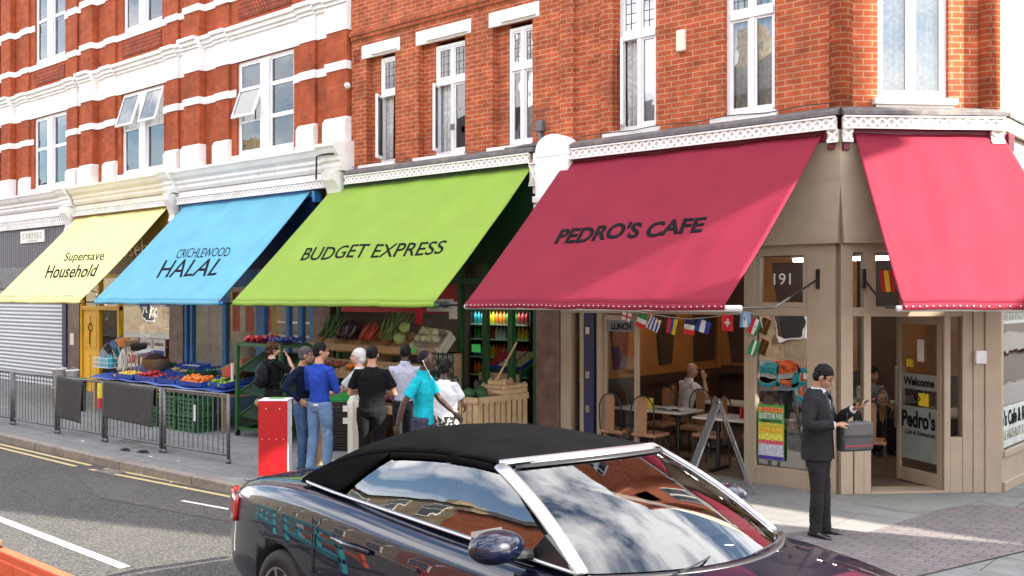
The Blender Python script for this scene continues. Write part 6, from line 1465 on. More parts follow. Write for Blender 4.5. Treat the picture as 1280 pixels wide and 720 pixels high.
# goods behind the household window
cols = [(.6, .6, .58), (.45, .06, .05), (.08, .15, .35), (.5, .4, .1), (.7, .7, .7), (.2, .3, .15)]
sh = thing('display_shelving', 'grey shelves of household goods inside the yellow shop window', 'shelves', (-16.7, 1.0, 0)); mb = MB()
for z in (.7, 1.15, 1.6, 2.05): mb.box(-17.8, -15.6, .8, 1.2, z, z+.025)
for x in (-17.8, -16.7, -15.62): mb.box(x, x+.03, .8, 1.2, 0, 2.5)
mb.build('shelf_unit', M['metal'], sh)
n = 0
for z in (.725, 1.175, 1.625, 2.075):
    x = -17.7
    while x < -15.8:
        w = random.uniform(.08, .2); h_ = random.uniform(.12, .32); c = random.choice(cols); cn = 'goods_%d' % cols.index(c)
        o = bx('goods_package', col(cn, c), (x, x+w, .84, 1.0, z, z+h_), bev=.01); tag(o, 'packet standing on the shelves inside the household shop window', 'package', 'packets on the household shop shelves'); x += w+.05; n += 1
for i, (x, z, c) in enumerate(((-16.6, 1.95, 0), (-16.4, 1.9, 1), (-16.2, 1.85, 2), (-16.0, 1.95, 4), (-15.75, 1.88, 0), (-16.8, 1.9, 4), (-17.3, 1.35, 0), (-17.05, 1.35, 4), (-17.3, 1.6, 4))):
    o = bx('hanging_packet', col('goods_%d' % c, cols[c]), (x-.06, x+.06, .25, .29, z-.14, z+.14), bev=.008); tag(o, 'packet hanging on a hook just inside the household shop window', 'package', 'packets hanging in the household shop window')
# blue shop: shelves of tins and a chiller
sh = thing('display_shelving', 'red-topped shelves of jars inside the blue shop doorway', 'shelves', (-11.2, 1.8, 0)); mb = MB()
for z in (.4, .8, 1.2, 1.6, 2.0): mb.box(-12.2, -10.4, 1.6, 2.0, z, z+.03)
mb.box(-12.2, -10.4, 2.0, 2.04, 0, 2.4); mb.build('shelf_unit', M['curtwhite'], sh)
pr = None
for z in (.83, 1.23, 1.63, 2.03):
    for k in range(13):
        for r_ in range(1):
            if pr is None: mb = MB(); mb.lathe([(.05, 0), (.055, .02), (.055, .15), (.05, .17), (.045, .18)], n=14); pr = mb.build('jar', col('jar_amber', (.45, .25, .10), .3), smooth=True); o = pr
            else: o = pr.copy(); COL.objects.link(o)
            o.location = (-12.1+.135*k, 1.72, z); tag(o, 'amber jar on the shelves inside the blue shop', 'jar', 'jars on the blue shop shelves')
ck = thing('chiller_cabinet', 'white chiller cabinet behind the blue shop window', 'cabinet', (-13.4, 1.6, 0)); MB().box(-14.5, -12.4, 1.4, 1.9, 0, 1.0).build('cabinet_base', M['whitep'], ck, bev=.02); mb = MB()
for z in (1.2, 1.5, 1.8): mb.box(-14.5, -12.4, 1.5, 1.9, z, z+.03)
mb.build('glass_shelf', M['whitep'], ck)

# green stepped rack with trays
t = thing('display_rack', 'green steel stepped rack with red and blue trays on its top shelf', 'rack', (-9.4, -1.6, 0)); mb = MB()
X0, X1, Y0, Y1 = -9.85, -8.60, -1.98, -1.40
for x in (X0, X1):
    for y in (Y0, Y1): mb.box(x-.028, x+.028, y-.028, y+.028, .10, 1.60)
    mb.box(x-.026, x+.026, Y0, Y1, 1.55, 1.60); mb.box(x-.026, x+.026, Y0, Y1, .10, .16)
    for z in (.45, .85, 1.25): mb.prism([(Y0, z-.16), (Y1, z+.14), (Y1, z+.20), (Y0, z-.10)], 'x', x-.024, x+.024)
for y in (Y0, Y1): mb.box(X0, X1, y-.02, y+.02, 1.56, 1.60); mb.box(X0, X1, y-.02, y+.02, .12, .16)
mb.build('rack_frame', M['greenp'], t)
for z in (.45, .85, 1.25):
    MB().prism([(Y0+.03, z-.13), (Y1-.03, z+.17), (Y1-.03, z+.185), (Y0+.03, z-.115)], 'x', X0+.03, X1-.03).build('sloping_shelf', M['greenf'], t)
MB().box(X0, X1, Y0, Y1, 1.60, 1.615).build('top_shelf', M['black'], t)
for x in (X0, X1):
    for y in (Y0, Y1): MB().tube([(x-.02, y, .05), (x+.02, y, .05)], .05, 14).build('castor', M['black'], t)
MB().box(X0-.05, X0-.03, Y0-.10, Y0-.06, .95, 1.25).build('white_tag', M['poster'], t)
pr = None
for i in range(14):
    for j in range(3):
        for kk, (rng, m_, nm, lb) in enumerate(((0, 'r', 'pepper', 'red pepper heaped on the top shelf of the green rack'), )):
            pass
def heap(name, label, cat, group, x0, x1, y0, y1, z0, r, m, n):
    pr = None
    for i in range(n):
        x, y = random.uniform(x0, x1), random.uniform(y0, y1); z = z0+r+random.random()*r*1.6
        if pr is None: mb = MB(); mb.ell((0, 0, 0), (r, r, r*.9), 10, 7); pr = mb.build(name, m, smooth=True); o = pr
        else: o = pr.copy(); COL.objects.link(o)
        o.location = (x, y, z); s = random.uniform(.85, 1.15); o.scale = (s, s, s); tag(o, label, cat, group)
heap('red_pepper', 'red pepper heaped on the top shelf of the green rack', 'pepper', 'red peppers on the rack', -9.8, -9.3, -1.95, -1.45, 1.615, .038, fa, 60)
heap('plum', 'dark blue plum heaped on the top shelf of the green rack', 'plum', 'plums on the rack', -9.2, -8.65, -1.95, -1.45, 1.615, .035, col('blue_plum', (.015, .03, .16), .4), 60)
heap('melon', 'brown melon on the middle shelf of the green rack', 'melon', 'melons on the rack', -9.8, -9.2, -1.9, -1.6, .50, .085, fpo, 6)

# ================================================================== GREENGROCER DISPLAY
ds = thing('produce_display', 'wooden stepped produce display in front of the greengrocer', 'display', (-7.8, -.6, 0)); mb = MB()
for (z, y0, y1) in ((1.52, -.75, -.25), (1.08, -1.05, -.55), (.62, -1.35, -.80)):
    mb.box(-9.45, -6.15, y0, y1, z-.03, z); mb.box(-9.45, -6.15, y0-.02, y0, z-.05, z+.06)
for x in (-9.45, -7.85, -6.2):
    mb.prism([(-1.35, 0), (-.25, 0), (-.25, 1.52), (-.75, 1.52), (-1.05, 1.08), (-1.35, .62)], 'x', x, x+.05)
mb.build('timber_steps', M['woodm'], ds)
def wood_box(label, T, L_, W_, H_, m=None, group=None, name='wooden_crate'):
    t = thing(name, label, 'crate', T.translation, 0, group); w = .010; b = MB()
    b.box(-L_/2, L_/2, -W_/2, W_/2, 0, .01, T=T)
    for k in range(2):
        z = .012+k*H_*.5; h_ = H_*.42
        b.box(-L_/2, L_/2, -W_/2, -W_/2+w, z, z+h_, T=T); b.box(-L_/2, L_/2, W_/2-w, W_/2, z, z+h_, T=T); b.box(-L_/2, -L_/2+w, -W_/2+w, W_/2-w, z, z+h_, T=T); b.box(L_/2-w, L_/2, -W_/2+w, W_/2-w, z, z+h_, T=T)
    for sx in (-1, 1):
        for sy in (-1, 1): b.box(sx*(L_/2-.03)-.015, sx*(L_/2-.03)+.015, sy*(W_/2-.03)-.012, sy*(W_/2-.03)+.012, 0, H_+.03, T=T)
    b.build('slats', m or M['wood'], t); return t
def TT(x, y, z, rx=0, rz=0, ry=0): return Matrix.Translation((x, y, z)) @ Matrix.Rotation(R_(rz), 4, 'Z') @ Matrix.Rotation(R_(rx), 4, 'X') @ Matrix.Rotation(R_(ry), 4, 'Y')
xs_ = [(-9.15, 'leeks'), (-8.55, 'aubergines'), (-7.95, 'carrots'), (-7.35, 'celery and marrows')]
for i, (x, w) in enumerate(xs_):
    wood_box('tilted wooden crate of %s on the top step of the display' % w, TT(x, -.50, 1.56, 38), .55, .42, .14)
wood_box('pale wooden crate of cauliflowers tipped forward on the top step', TT(-6.45, -.55, 1.60, 48, -4, 8), .62, .42, .20, col('pale_box', (.55, .52, .42)))
def stick_bundle(name, label, cat, group, x, n, m, L_=.5, r=.014, spread=.22, z0=1.66, y0=-.72):
    pr = None
    for i in range(n):
        if pr is None: mb = MB(); mb.tube([(0, 0, 0), (0, .0, L_*.5), (.0, .02, L_)], [r, r*1.1, r*.5], 7); pr = mb.build(name, m, smooth=True); o = pr
        else: o = pr.copy(); COL.objects.link(o)
        o.location = (x+random.uniform(-spread, spread), y0+random.uniform(0, .12), z0+random.uniform(0, .06)); o.rotation_euler = (R_(-random.uniform(20, 48)), R_(random.uniform(-18, 26)), 0); tag(o, label, cat, group)
stick_bundle('leek', 'long green leek standing in the leftmost tilted crate', 'leek', 'leeks in the crate', -9.15, 22, gl_[1], .48, .013)
stick_bundle('chilli', 'dark aubergine-coloured pod in the crate beside the leeks', 'aubergine', 'aubergines in the crate', -8.55, 34, col('aubergine_skin', (.035, .008, .02), .3), .30, .034)
stick_bundle('carrot', 'orange-red carrot in the crate right of the aubergines', 'carrot', 'carrots in the crate', -8.0, 26, col('carrot_skin', (.48, .07, .03), .5), .30, .022, .14)
stick_bundle('celery_stalk', 'pale green celery stalk in the crate beside the marrows', 'celery', 'celery stalks in the crate', -7.45, 26, col('celery_green', (.16, .27, .07), .5), .5, .015, .2)
for i, (x, z, s) in enumerate(((-7.02, 1.72, 1.), (-6.90, 1.90, .9))):
    mb = MB(); mb.ell((0, 0, 0), (.10*s, .10*s, .10*s), 16, 10); o = mb.build('melon', col('melon_skin', (.30, .42, .14), .5), smooth=True); o.location = (x, -.80, z); tag(o, 'pale green melon beside the celery, %s of the two' % ('lower' if i == 0 else 'upper'), 'melon')
for i in range(7):
    mb = MB(); mb.ell((0, 0, 0), (.075, .075, .065), 12, 8); o = remesh(mb, 'cauliflower', col('cauli_white', (.5, .52, .36), .8, bump=1, bs=50), None, .02, 0, disp=.01); o.location = (-6.64+.13*(i % 4), -.74+.10*(i//4), 1.73+.10*(i//4)); tag(o, 'cauliflower in the pale tipped crate', 'cauliflower', 'cauliflowers in the pale crate')
for i, (x, m) in enumerate(((-9.15, fpo), (-8.55, col('onion_skin', (.30, .09, .04), .5)), (-7.95, fo), (-7.35, fpo), (-6.75, fa))):
    nm = ['potatoes', 'onions', 'mandarins', 'pale onions', 'pomegranates'][i]; sg_ = ['potato', 'onion', 'mandarin', 'pale_onion', 'pomegranate'][i]
    wood_box('wooden crate of %s on the middle step of the display' % nm, TT(x, -.85, 1.12, 24), .54, .40, .12)
    heap(sg_, '%s in the crate on the middle step of the display' % sg_.replace('_', ' '), sg_.replace('_', ' '), nm+' in the middle crate', x-.22, x+.22, -1.0, -.72, 1.16, .038, m, 26)
    wood_box('wooden crate of %s on the lowest step of the display' % ['turnips', 'red apples', 'limes', 'grapefruit', 'plums'][i], TT(x, -1.15, .66, 20), .54, .44, .12)
    heap(['turnip', 'red_apple', 'lime', 'grapefruit', 'plum'][i], '%s in the crate on the lowest step of the display' % ['turnip', 'red apple', 'lime', 'grapefruit', 'plum'][i], ['turnip', 'apple', 'lime', 'grapefruit', 'plum'][i], ['turnips', 'red apples', 'limes', 'grapefruit', 'plums'][i]+' in the lowest crate', x-.22, x+.22, -1.3, -1.0, .70, .04, [fpo, fa, fg, fy, fp][i], 24)
for i, (x, z, m, l_) in enumerate(((-7.05, 2.08, 'r', 'red price card hung above the celery'), (-6.25, 2.18, 'w', 'white notice hung left of the pale tipped crate'), (-6.72, 1.56, 'g', 'bright green price card on the top step'), (-5.32, 1.62, 'g', 'bright green price card above the garlic stand'))):
    o = bx('price_card', col({'r': 'card_red', 'w': 'card_white', 'g': 'card_green'}[m], {'r': (.65, .01, .04), 'w': (.7, .7, .68), 'g': (.04, .6, .12)}[m]), (x-.09, x+.09, -.80 if m == 'g' else -.35, -.79 if m == 'g' else -.34, z-.06 if m == 'g' else z-.14, z+.06 if m == 'g' else z+.14)); tag(o, l_, 'sign')
# drinks fridge inside the doorway
fr = thing('drinks_fridge', 'green-headed open drinks fridge inside the greengrocer doorway', 'fridge', (-7.6, 2.7, 0)); mb = MB()
mb.box(-8.6, -7.0, 3.0, 3.04, 0, 2.3); mb.box(-8.6, -8.55, 2.5, 3.0, 0, 2.3); mb.box(-7.05, -7.0, 2.5, 3.0, 0, 2.3); mb.build('fridge_case', M['dark'], fr)
MB().box(-8.6, -7.0, 2.44, 3.0, 2.12, 2.30).build('fridge_header', col('fridge_green', (.12, .35, .12)), fr, bev=.01)
for z in (.5, .85, 1.2, 1.55, 1.84): MB().box(-8.54, -7.06, 2.46, 3.0, z, z+.025).build('fridge_shelf', col('shelf_green', (.3, .5, .35)), fr)
bcol = [(.02, .25, .35), (.7, .55, .02), (.75, .2, .02), (.05, .35, .05), (.3, .02, .02), (.6, .6, .6)]
pr = {}
for z in (.525, .875, 1.225, 1.575, 1.865):
    for k in range(15):
        c = (k//3+int(z*10)) % 6
        if c not in pr: mb = MB(); mb.lathe([(.036, 0), (.038, .15), (.030, .19), (.014, .22), (.014, .245)], n=12); pr[c] = mb.build('drink_bottle', col('drink_%d' % c, bcol[c], .3), smooth=True); o = pr[c]
        else: o = pr[c].copy(); COL.objects.link(o)
        o.location = (-8.47+.095*k, 2.55, z); tag(o, 'drink bottle on the shelves of the open fridge', 'bottle', 'drink bottles in the fridge')
# lamps inside the fridge light its shelves in the photograph (visible glow)
ld = bpy.data.lights.new('fridge_tube', 'AREA'); ld.energy = 1.6; ld.shape = 'RECTANGLE'; ld.size = 1.4; ld.size_y = .1; ld.color = (.9, 1, .95); lo = bpy.data.objects.new('fridge_tube', ld); COL.objects.link(lo); lo.location = (-7.8, 2.42, 2.1); lo.rotation_euler = (R_(25), 0, 0); lo.parent = fr; lo.matrix_parent_inverse = fr.matrix_world.inverted() if False else Matrix.Translation(-fr.location)
# jars pyramid
pr = None
for lay in range(4):
    for k in range(6-lay//2):
        if pr is None: mb = MB(); mb.lathe([(.04, 0), (.045, .02), (.045, .12), (.03, .14), (.036, .145), (.036, .165)], n=12); pr = mb.build('olive_jar', col('olive_jar', (.02, .035, .02), .15), smooth=True); o = pr
        else: o = pr.copy(); COL.objects.link(o)
        o.location = (-6.1+.1*k, -.95, .86+.17*lay); tag(o, 'small dark jar in the stack right of the display steps', 'jar', 'dark jars stacked by the doorway')
t = thing('jar_stand', 'dark low stand under the stacked jars', 'stand', (-5.85, -.95, 0)); MB().box(-6.18, -5.55, -1.08, -.82, 0, .86).build('stand_box', M['dark'], t, bev=.01)
# right hand stand: strawberries, garlic, mushrooms
t = thing('produce_stand', 'green framed stand with tilted trays beside the marble column', 'stand', (-5.6, .45, 0)); mb = MB()
for x in (-6.12, -5.25):
    for y, h_ in ((.15, 1.20), (.75, 1.50)): mb.box(x-.02, x+.02, y-.02, y+.02, 0, h_)
mb.prism([(.15, 1.15), (.75, 1.41), (.75, 1.45), (.15, 1.19)], 'x', -6.14, -5.23); mb.build('stand_frame', M['greenp'], t)
MB().box(-6.12, -5.25, .12, .16, 1.03, 1.17).build('front_board', M['wood'], t)
for i, (x, nm, m, r, sgl) in enumerate(((-5.95, 'strawberries', fa, .028, 'strawberry'), (-5.68, 'mushrooms', col('mushroom_skin', (.62, .5, .38), .7), .028, 'mushroom'), (-5.41, 'pears', col('pear_skin', (.30, .34, .12), .5), .032, 'pear'))):
    Tq = TT(x, .48, 1.33, 23.4); tr = thing('produce_tray', 'blue-lined tray of %s on the green framed stand' % nm, 'tray', Tq.translation); b = MB(); b.box(-.13, .13, -.28, .28, 0, .01, T=Tq); b.box(-.13, .13, -.28, -.27, .01, .07, T=Tq); b.box(-.13, -.12, -.27, .28, .01, .07, T=Tq); b.box(.12, .13, -.27, .28, .01, .07, T=Tq); b.build('tray_box', M['tarp'], tr)
    pr = None
    for a in range(4):
        for c in range(9):
            if pr is None: mb = MB(); mb.ell((0, 0, 0), (r, r, r), 10, 7); pr = mb.build(sgl, m, smooth=True); o = pr
            else: o = pr.copy(); COL.objects.link(o)
            o.location = Tq @ Vector((-.09+.06*a, -.25+.06*c, .05+.01*((a+c) % 2))); tag(o, '%s in its tray on the green framed stand' % sgl, sgl, nm+' in the tray')
# big slatted pallet crate, small crate and stick on it
t = thing('pallet_crate', 'large pale pine slatted crate in front of the marble column', 'crate', (-5.3, -.65, 0)); mb = MB()
cx0, cx1, cy0, cy1, zb, zt = -5.78, -4.90, -1.21, -.08, .28, .93
for x in (cx0, cx1-.018):
    n = 9
    for k in range(n): y = cy0+(cy1-cy0)*(k+.5)/n; mb.box(x, x+.018, y-.045, y+.045, zb+.04, zt-.05)
for y in (cy0, cy1-.018):
    n = 8
    for k in range(n): x = cx0+(cx1-cx0)*(k+.5)/n; mb.box(x-.042, x+.042, y, y+.018, zb+.04, zt-.05)
mb.build('slats', M['wood'], t)
mb = MB()
for z0, z1 in ((zb, zb+.09), (zt-.09, zt)):
    mb.box(cx1, cx1+.02, cy0-.02, cy1, z0, z1); mb.box(cx0-.02, cx0, cy0-.02, cy1, z0, z1); mb.box(cx0-.02, cx1+.02, cy0-.022, cy0-.002, z0+.002, z1-.002); mb.box(cx0, cx1, cy1, cy1+.02, z0, z1)
mb.box(cx0-.03, cx1+.03, cy0-.03, cy1+.02, zb-.03, zb); 
for y in (cy0+.05, (cy0+cy1)/2, cy1-.05): mb.box(cx0, cx1, y-.04, y+.04, zb-.15, zb-.03)
mb.box(cx0, cx1, cy0, cy1, zb-.18, zb-.15)
mb.build('rails', M['wood'], t)
o = wood_box('second pallet under', TT(-5.3, -.65, 0), .9, 1.1, .10, name='pallet'); o['label'] = 'low wooden pallet under the large slatted crate'; o['category'] = 'pallet'
wood_box('small pine fruit crate standing on the corner of the large slatted crate', TT(-5.12, -.38, .935, 0, 2), .46, .56, .13)
wood_box('small pine box stacked in the small fruit crate', TT(-5.16, -.42, .985, 0, 20), .30, .30, .14, name='wooden_box')
t = thing('wooden_stick', 'long pale wooden stick leaning up from the small fruit crate', 'stick', (-5.2, -.5, 1.0)); mb = MB(); mb.tube([(-5.22, -.55, 1.0), (-4.98, -.25, 1.70)], .016, 6); mb.build('shaft', M['wood'], t)
# second set of loose cabbages in the pallet crate
heap('cabbage', 'dark cabbage inside the large slatted crate', 'cabbage', 'cabbages in the large crate', -5.65, -5.05, -1.05, -.5, .72, .10, gl_[0], 9)

# ================================================================== CAFE THINGS
def table(label, loc, rz=0, L_=1.15, W_=.62):
    t = thing('cafe_table', label, 'table', loc, rz, 'cafe tables'); MB().box(-L_/2, L_/2, -W_/2, W_/2, .72, .75).build('tabletop', col('laminate_pale', (.55, .50, .42), .3), t, local=True, bev=.006)
    for s in (-1, 1):
        mb = MB(); mb.tube([(s*L_*.3, 0, .04), (s*L_*.3, 0, .72)], .028, 10); mb.box(s*L_*.3-.03, s*L_*.3+.03, -.25, .25, 0, .04); mb.build('leg', M['black'], t, local=True)
    return t
def chair(label, loc, rz):
    t = thing('cafe_chair', label, 'chair', (loc[0], loc[1], .016), rz, 'cafe chairs')   # local: faces +Y
    MB().box(-.20, .20, -.20, .20, .42, .47).build('seat', col('chair_wood', (.33, .17, .08), .4), t, local=True, bev=.015)
    mb = MB(); mb.prism([(-.065, .47), (.065, .47), (.075, .92), (.05, .98), (-.05, .98), (-.075, .92)], 'y', -.215, -.195); mb.build('back_splat', col('chair_wood', (.33, .17, .08)), t, local=True, bev=.004)
    mb = MB(); mb.tube([(-.18, -.20, .47), (-.19, -.21, .75)]+[(.19*cos(a), -.21, .78+.22*sin(a)) for a in [pi-pi*k/10 for k in range(11)]]+[(.18, -.20, .47)], .010, 7); mb.build('back_hoop', M['black'], t, local=True, smooth=True)
    for x in (-.17, .17):
        for y in (-.17, .17): mb = MB(); mb.tube([(x, y, .42), (x*1.12, y*1.12, 0)], .011, 7); mb.build('leg', M['black'], t, local=True)
    return t
table('pale cafe table with condiments nearest the folded glass leaf', (-3.0, .62, .016), 0)
table('pale cafe table behind the A-frame sign at the right of the opening', (-1.55, .42, .016), R_(0))
table('pale cafe table in front of the bald man', (-2.45, 2.1, .016), R_(0)); table('pale cafe table by the side street window', (.55, 3.0, .016), R_(90)); table('pale cafe table at the back of the cafe', (-1.3, 3.7, .016), 0)
ch_ = [((-3.35, .12), 0, 'cafe chair at the front left with its back to the street'), ((-2.80, .12), 0, 'cafe chair just right of the front left chair with its back to the street'), ((-3.3, 1.12), 180, 'cafe chair on the far side of the nearest table, left'), ((-2.7, 1.12), 180, 'cafe chair on the far side of the nearest table, right'),
       ((-2.12, .62), 90, 'cafe chair at the right end of the nearest table'), ((-1.55, 1.02), 180, 'cafe chair behind the table at the right of the opening'), ((-3.25, 1.80), -90, 'cafe chair under the bald man'), ((-1.75, 2.1), 90, 'empty cafe chair facing the bald man'), ((-.20, 1.50), 20, 'cafe chair seen through the open entrance, nearer the door leaf'), ((-.72, 1.75), 10, 'cafe chair seen through the open entrance, farther from the door leaf'), ((-2.05, 2.62), 215, 'cafe chair under the customer in black'), ((-.9, 3.3), 80, 'cafe chair under the customer in grey')]
for (xy, r, l_) in ch_: chair(l_, xy, R_(r))
def bottle(label, loc, m, h_=.17):
    mb = MB(); mb.lathe([(.026, 0), (.028, h_*.7), (.014, h_*.85), (.006, h_)], n=14); o = mb.build('sauce_bottle', m, smooth=True); o.location = loc; tag(o, label, 'bottle')
bottle('red sauce bottle on the right-hand cafe table, left of the pair', (-1.52, .38, .768), M['redp']); bottle('red sauce bottle on the right-hand cafe table, right of the pair', (-1.42, .36, .768), M['redp']); bottle('red sauce bottle on the nearest cafe table', (-3.32, .60, .768), M['redp'], .14); bottle('brown sauce bottle on the nearest cafe table', (-3.22, .62, .768), M['woodd'], .15)
o = bx('menu_card', col('sticker_yellow', (.8, .6, .03)), (-3.14, -3.02, .52, .53, .768, .92)); tag(o, 'yellow menu card standing on the nearest cafe table', 'menu')
t = thing('newspaper', 'open newspaper lying on the nearest cafe table', 'newspaper', (-2.72, .6, .77)); MB().grid(lambda u, v: (-2.95+.46*u, .45+.32*v, .770+.03*sin(pi*((u*2) % 1.0))+.002), 16, 2).build('pages', col('newsprint', (.4, .4, .38)), t, solid=.002)
# poster in the number window
t = thing('event_poster', 'green, orange and yellow event poster taped inside the window below the street number', 'poster', (-.93, -.03, .6)); a, b = -1.09, -.73
MB().box(a, b, -.002, .004, .31, 1.02).build('poster_sheet', col('poster_green', (.10, .32, .06)), t)
for (z0, z1, c, n_) in ((.93, .99, (.75, .25, .03), 'o'), (.74, .79, (.6, .5, .05), 'c'), (.66, .74, (.8, .45, .03), 'o2'), (.57, .66, (.75, .65, .08), 'y'), (.52, .57, (.7, .1, .15), 'r'), (.37, .52, (.55, .55, .6), 'w'), (.32, .37, (.08, .03, .3), 'p')):
    MB().box(a+.01, b-.01, -.004, -.002, z0, z1-.003).build('colour_band', col('band_'+n_, c, var=.4, vs=40), t)
text('GLADSTONE PARK', M['poster'], [(a+.015, -.006, .845), (b-.015, -.006, .845), (a+.015, -.006, .915), (b-.015, -.006, .915)], t, bold=.02, depth=.001)
text('COMMUNITY FESTIVAL', M['ink'], [(a+.03, -.006, .80), (b-.03, -.006, .80), (a+.03, -.006, .828), (b-.03, -.006, .828)], t, bold=.01, depth=.001)
text('SUNDAY', col('band_r', (.7, .1, .15)), [(a+.06, -.006, .945), (b-.06, -.006, .945), (a+.06, -.006, .98), (b-.06, -.006, .98)], t, bold=.01, depth=.001)
# A-frame sign, standing side-on
t = thing('a_frame_sign', 'silver-framed folding pavement sign standing open outside the cafe, seen edge-on', 'sign', (-1.25, -.75, 0), R_(35))
def aleaf(sgn, nm):
    Tl = Matrix.Translation((0, 0, 1.12)) @ Matrix.Rotation(R_(20*sgn), 4, 'Y')
    b = MB(); b.box(-.012, .012, -.29, -.25, -1.18, 0, T=Tl); b.box(-.012, .012, .25, .29, -1.18, 0, T=Tl)
    if nm == 'panel': b.box(-.012, .012, -.25, .25, -.05, 0, T=Tl); b.box(-.012, .012, -.25, .25, -1.0, -.95, T=Tl)
    else: b.box(-.010, .010, -.25, .25, -.62, -.59, T=Tl)
    o = b.build('leg_frame' if nm != 'panel' else 'panel_frame', col('dull_aluminium', (.16, .165, .17), .45, metal=.5), t, local=True, bev=.003)
    if nm == 'panel': MB().box(-.006, .006, -.25, .25, -.95, -.05, T=Tl).build('panel_board', col('board_grey', (.20, .21, .21), .3), o, local=True)
aleaf(1, 'panel'); aleaf(-1, 'leg')
MB().tube([(-.01, -.29, 1.125), (-.01, .29, 1.125)], .016, 8).build('hinge_bar', M['metal'], t, local=True)

# bunting
bt = thing('flag_bunting', 'string of small national flags across the top of the open cafe front', 'bunting', (-2.1, -.09, 2.2)); cord = [(-3.15, 2.20), (-2.85, 2.19), (-2.61, 2.155), (-2.35, 2.12), (-2.08, 2.10), (-1.8, 2.12), (-1.53, 2.16), (-1.21, 2.21), (-1.02, 2.16), (-.98, 2.0)]
mb = MB(); mb.tube([(x, -.09, z) for x, z in cord], .004, 5); mb.build('cord', M['poster'], bt)
def cz(x):
    for (a, b), (c, d) in zip(cord, cord[1:]):
        if a <= x <= c: return b+(d-b)*(x-a)/(c-a)
    return 2.15
FC = dict(w=(.75, .75, .75), r=(.65, .015, .02), g=(.02, .25, .07), b=(.02, .05, .28), y=(.8, .62, .03), l=(.22, .45, .72), k=(.02, .02, .02), n=(.012, .02, .10))
def fc(c): return col('flag_'+c, FC[c], .7, var=.04)
def flag(label, x, w, h, vert, cols, tilt=0, z=None, extra=None):
    Tf = Matrix.Translation((x, -.094, (z if z else cz(x+w/2))-.002)) @ Matrix.Rotation(R_(tilt), 4, 'Y')
    mb = MB(); n = len(cols); tot = sum(c[1] for c in cols); acc = 0; nu, nv = 12, 12
    def pick(u, v):
        q = (u if vert else v)*tot; s = 0
        for c, wd in cols:
            s += wd
            if q <= s: return fc(c)
        return fc(cols[-1][0])
    nu = max(12, 1) if not vert else int(tot*4); nv = int(tot*4) if not vert else 8
    mb.grid(lambda u, v: Tf @ Vector((w*u, .012*sin(u*5+v*3+x*9), -h*v)), nu, nv, pick)
    f = mb.build('flag', None, bt, recalc=False, label=label)
    if extra:
        for (c, (x0, x1, z0, z1)) in extra:
            q = MB(); q.grid(lambda u, v: Tf @ Vector((w*(x0+(x1-x0)*u), .012*sin((x0+(x1-x0)*u)*5+(z0+(z1-z0)*v)*3+x*9)-.003, -h*(z0+(z1-z0)*v))), 4, 4); q.build('emblem', fc(c), f)
            q = MB(); q.grid(lambda u, v: Tf @ Vector((w*(x0+(x1-x0)*u), .012*sin((x0+(x1-x0)*u)*5+(z0+(z1-z0)*v)*3+x*9)+.003, -h*(z0+(z1-z0)*v))), 4, 4); q.build('emblem', fc(c), f)
flag('red cross on white flag', -3.12, .15, .12, False, [('w', 1)], 14, extra=[('r', (.42, .58, 0, 1)), ('r', (0, 1, .40, .60))])
flag('green, white and red flag', -2.86, .17, .19, False, [('g', 1), ('w', 1), ('r', 1)], 18)
flag('blue and white striped flag with a sun', -2.66, .19, .19, True, [('w', 1), ('b', 1), ('w', 1), ('b', 1), ('w', 1), ('b', 1), ('w', 1)], 24, extra=[('y', (.72, .86, .05, .25))])
flag('red, blue and yellow flag', -2.37, .15, .21, True, [('r', 1), ('b', 1), ('y', 1.6)], 12)
flag('dark blue, white and red flag', -2.12, .17, .20, False, [('n', 1), ('w', 1), ('r', 1)], 7)
flag('blue, white and blue flag', -1.92, .21, .17, True, [('b', 1), ('w', 1), ('b', 1)], 16)
flag('white cross on red flag', -1.56, .18, .21, False, [('r', 1)], 3, extra=[('w', (.42, .58, .25, .75)), ('w', (.25, .75, .42, .58))])
flag('light blue and white flag with a small sun', -1.30, .15, .20, True, [('l', 1), ('w', 1), ('l', 1)], -1, extra=[('k', (.46, .54, .35, .55))])
flag('red, white and green flag with a small wheel', -1.10, .13, .21, True, [('r', 1), ('w', 1), ('g', 1)], 24, z=2.14, extra=[('b', (.46, .54, .42, .55))])
flag('green and white flag hanging lowest', -1.12, .12, .20, True, [('g', 1), ('w', .5), ('g', 1)], 22, z=1.86)
for i, (x, cs) in enumerate(((.50, 'ryr'), (.74, 'grr'))):
    t = thing('small_flag', ['red and yellow flag in the light above the entrance', 'green and red flag in the light above the entrance'][i], 'flag', T_CH @ Vector((x, .02, 2.6)))
    mb = MB(); mb.grid(lambda u, v: (x+.16*u+.03*v*(1 if i == 0 else 0), .02+.004*sin(u*6), 2.72-.26*v), 9, 4, lambda u, v: fc(cs[min(2, int(u*3))])); mb.build('flag_cloth', None, t, T=T_CH)
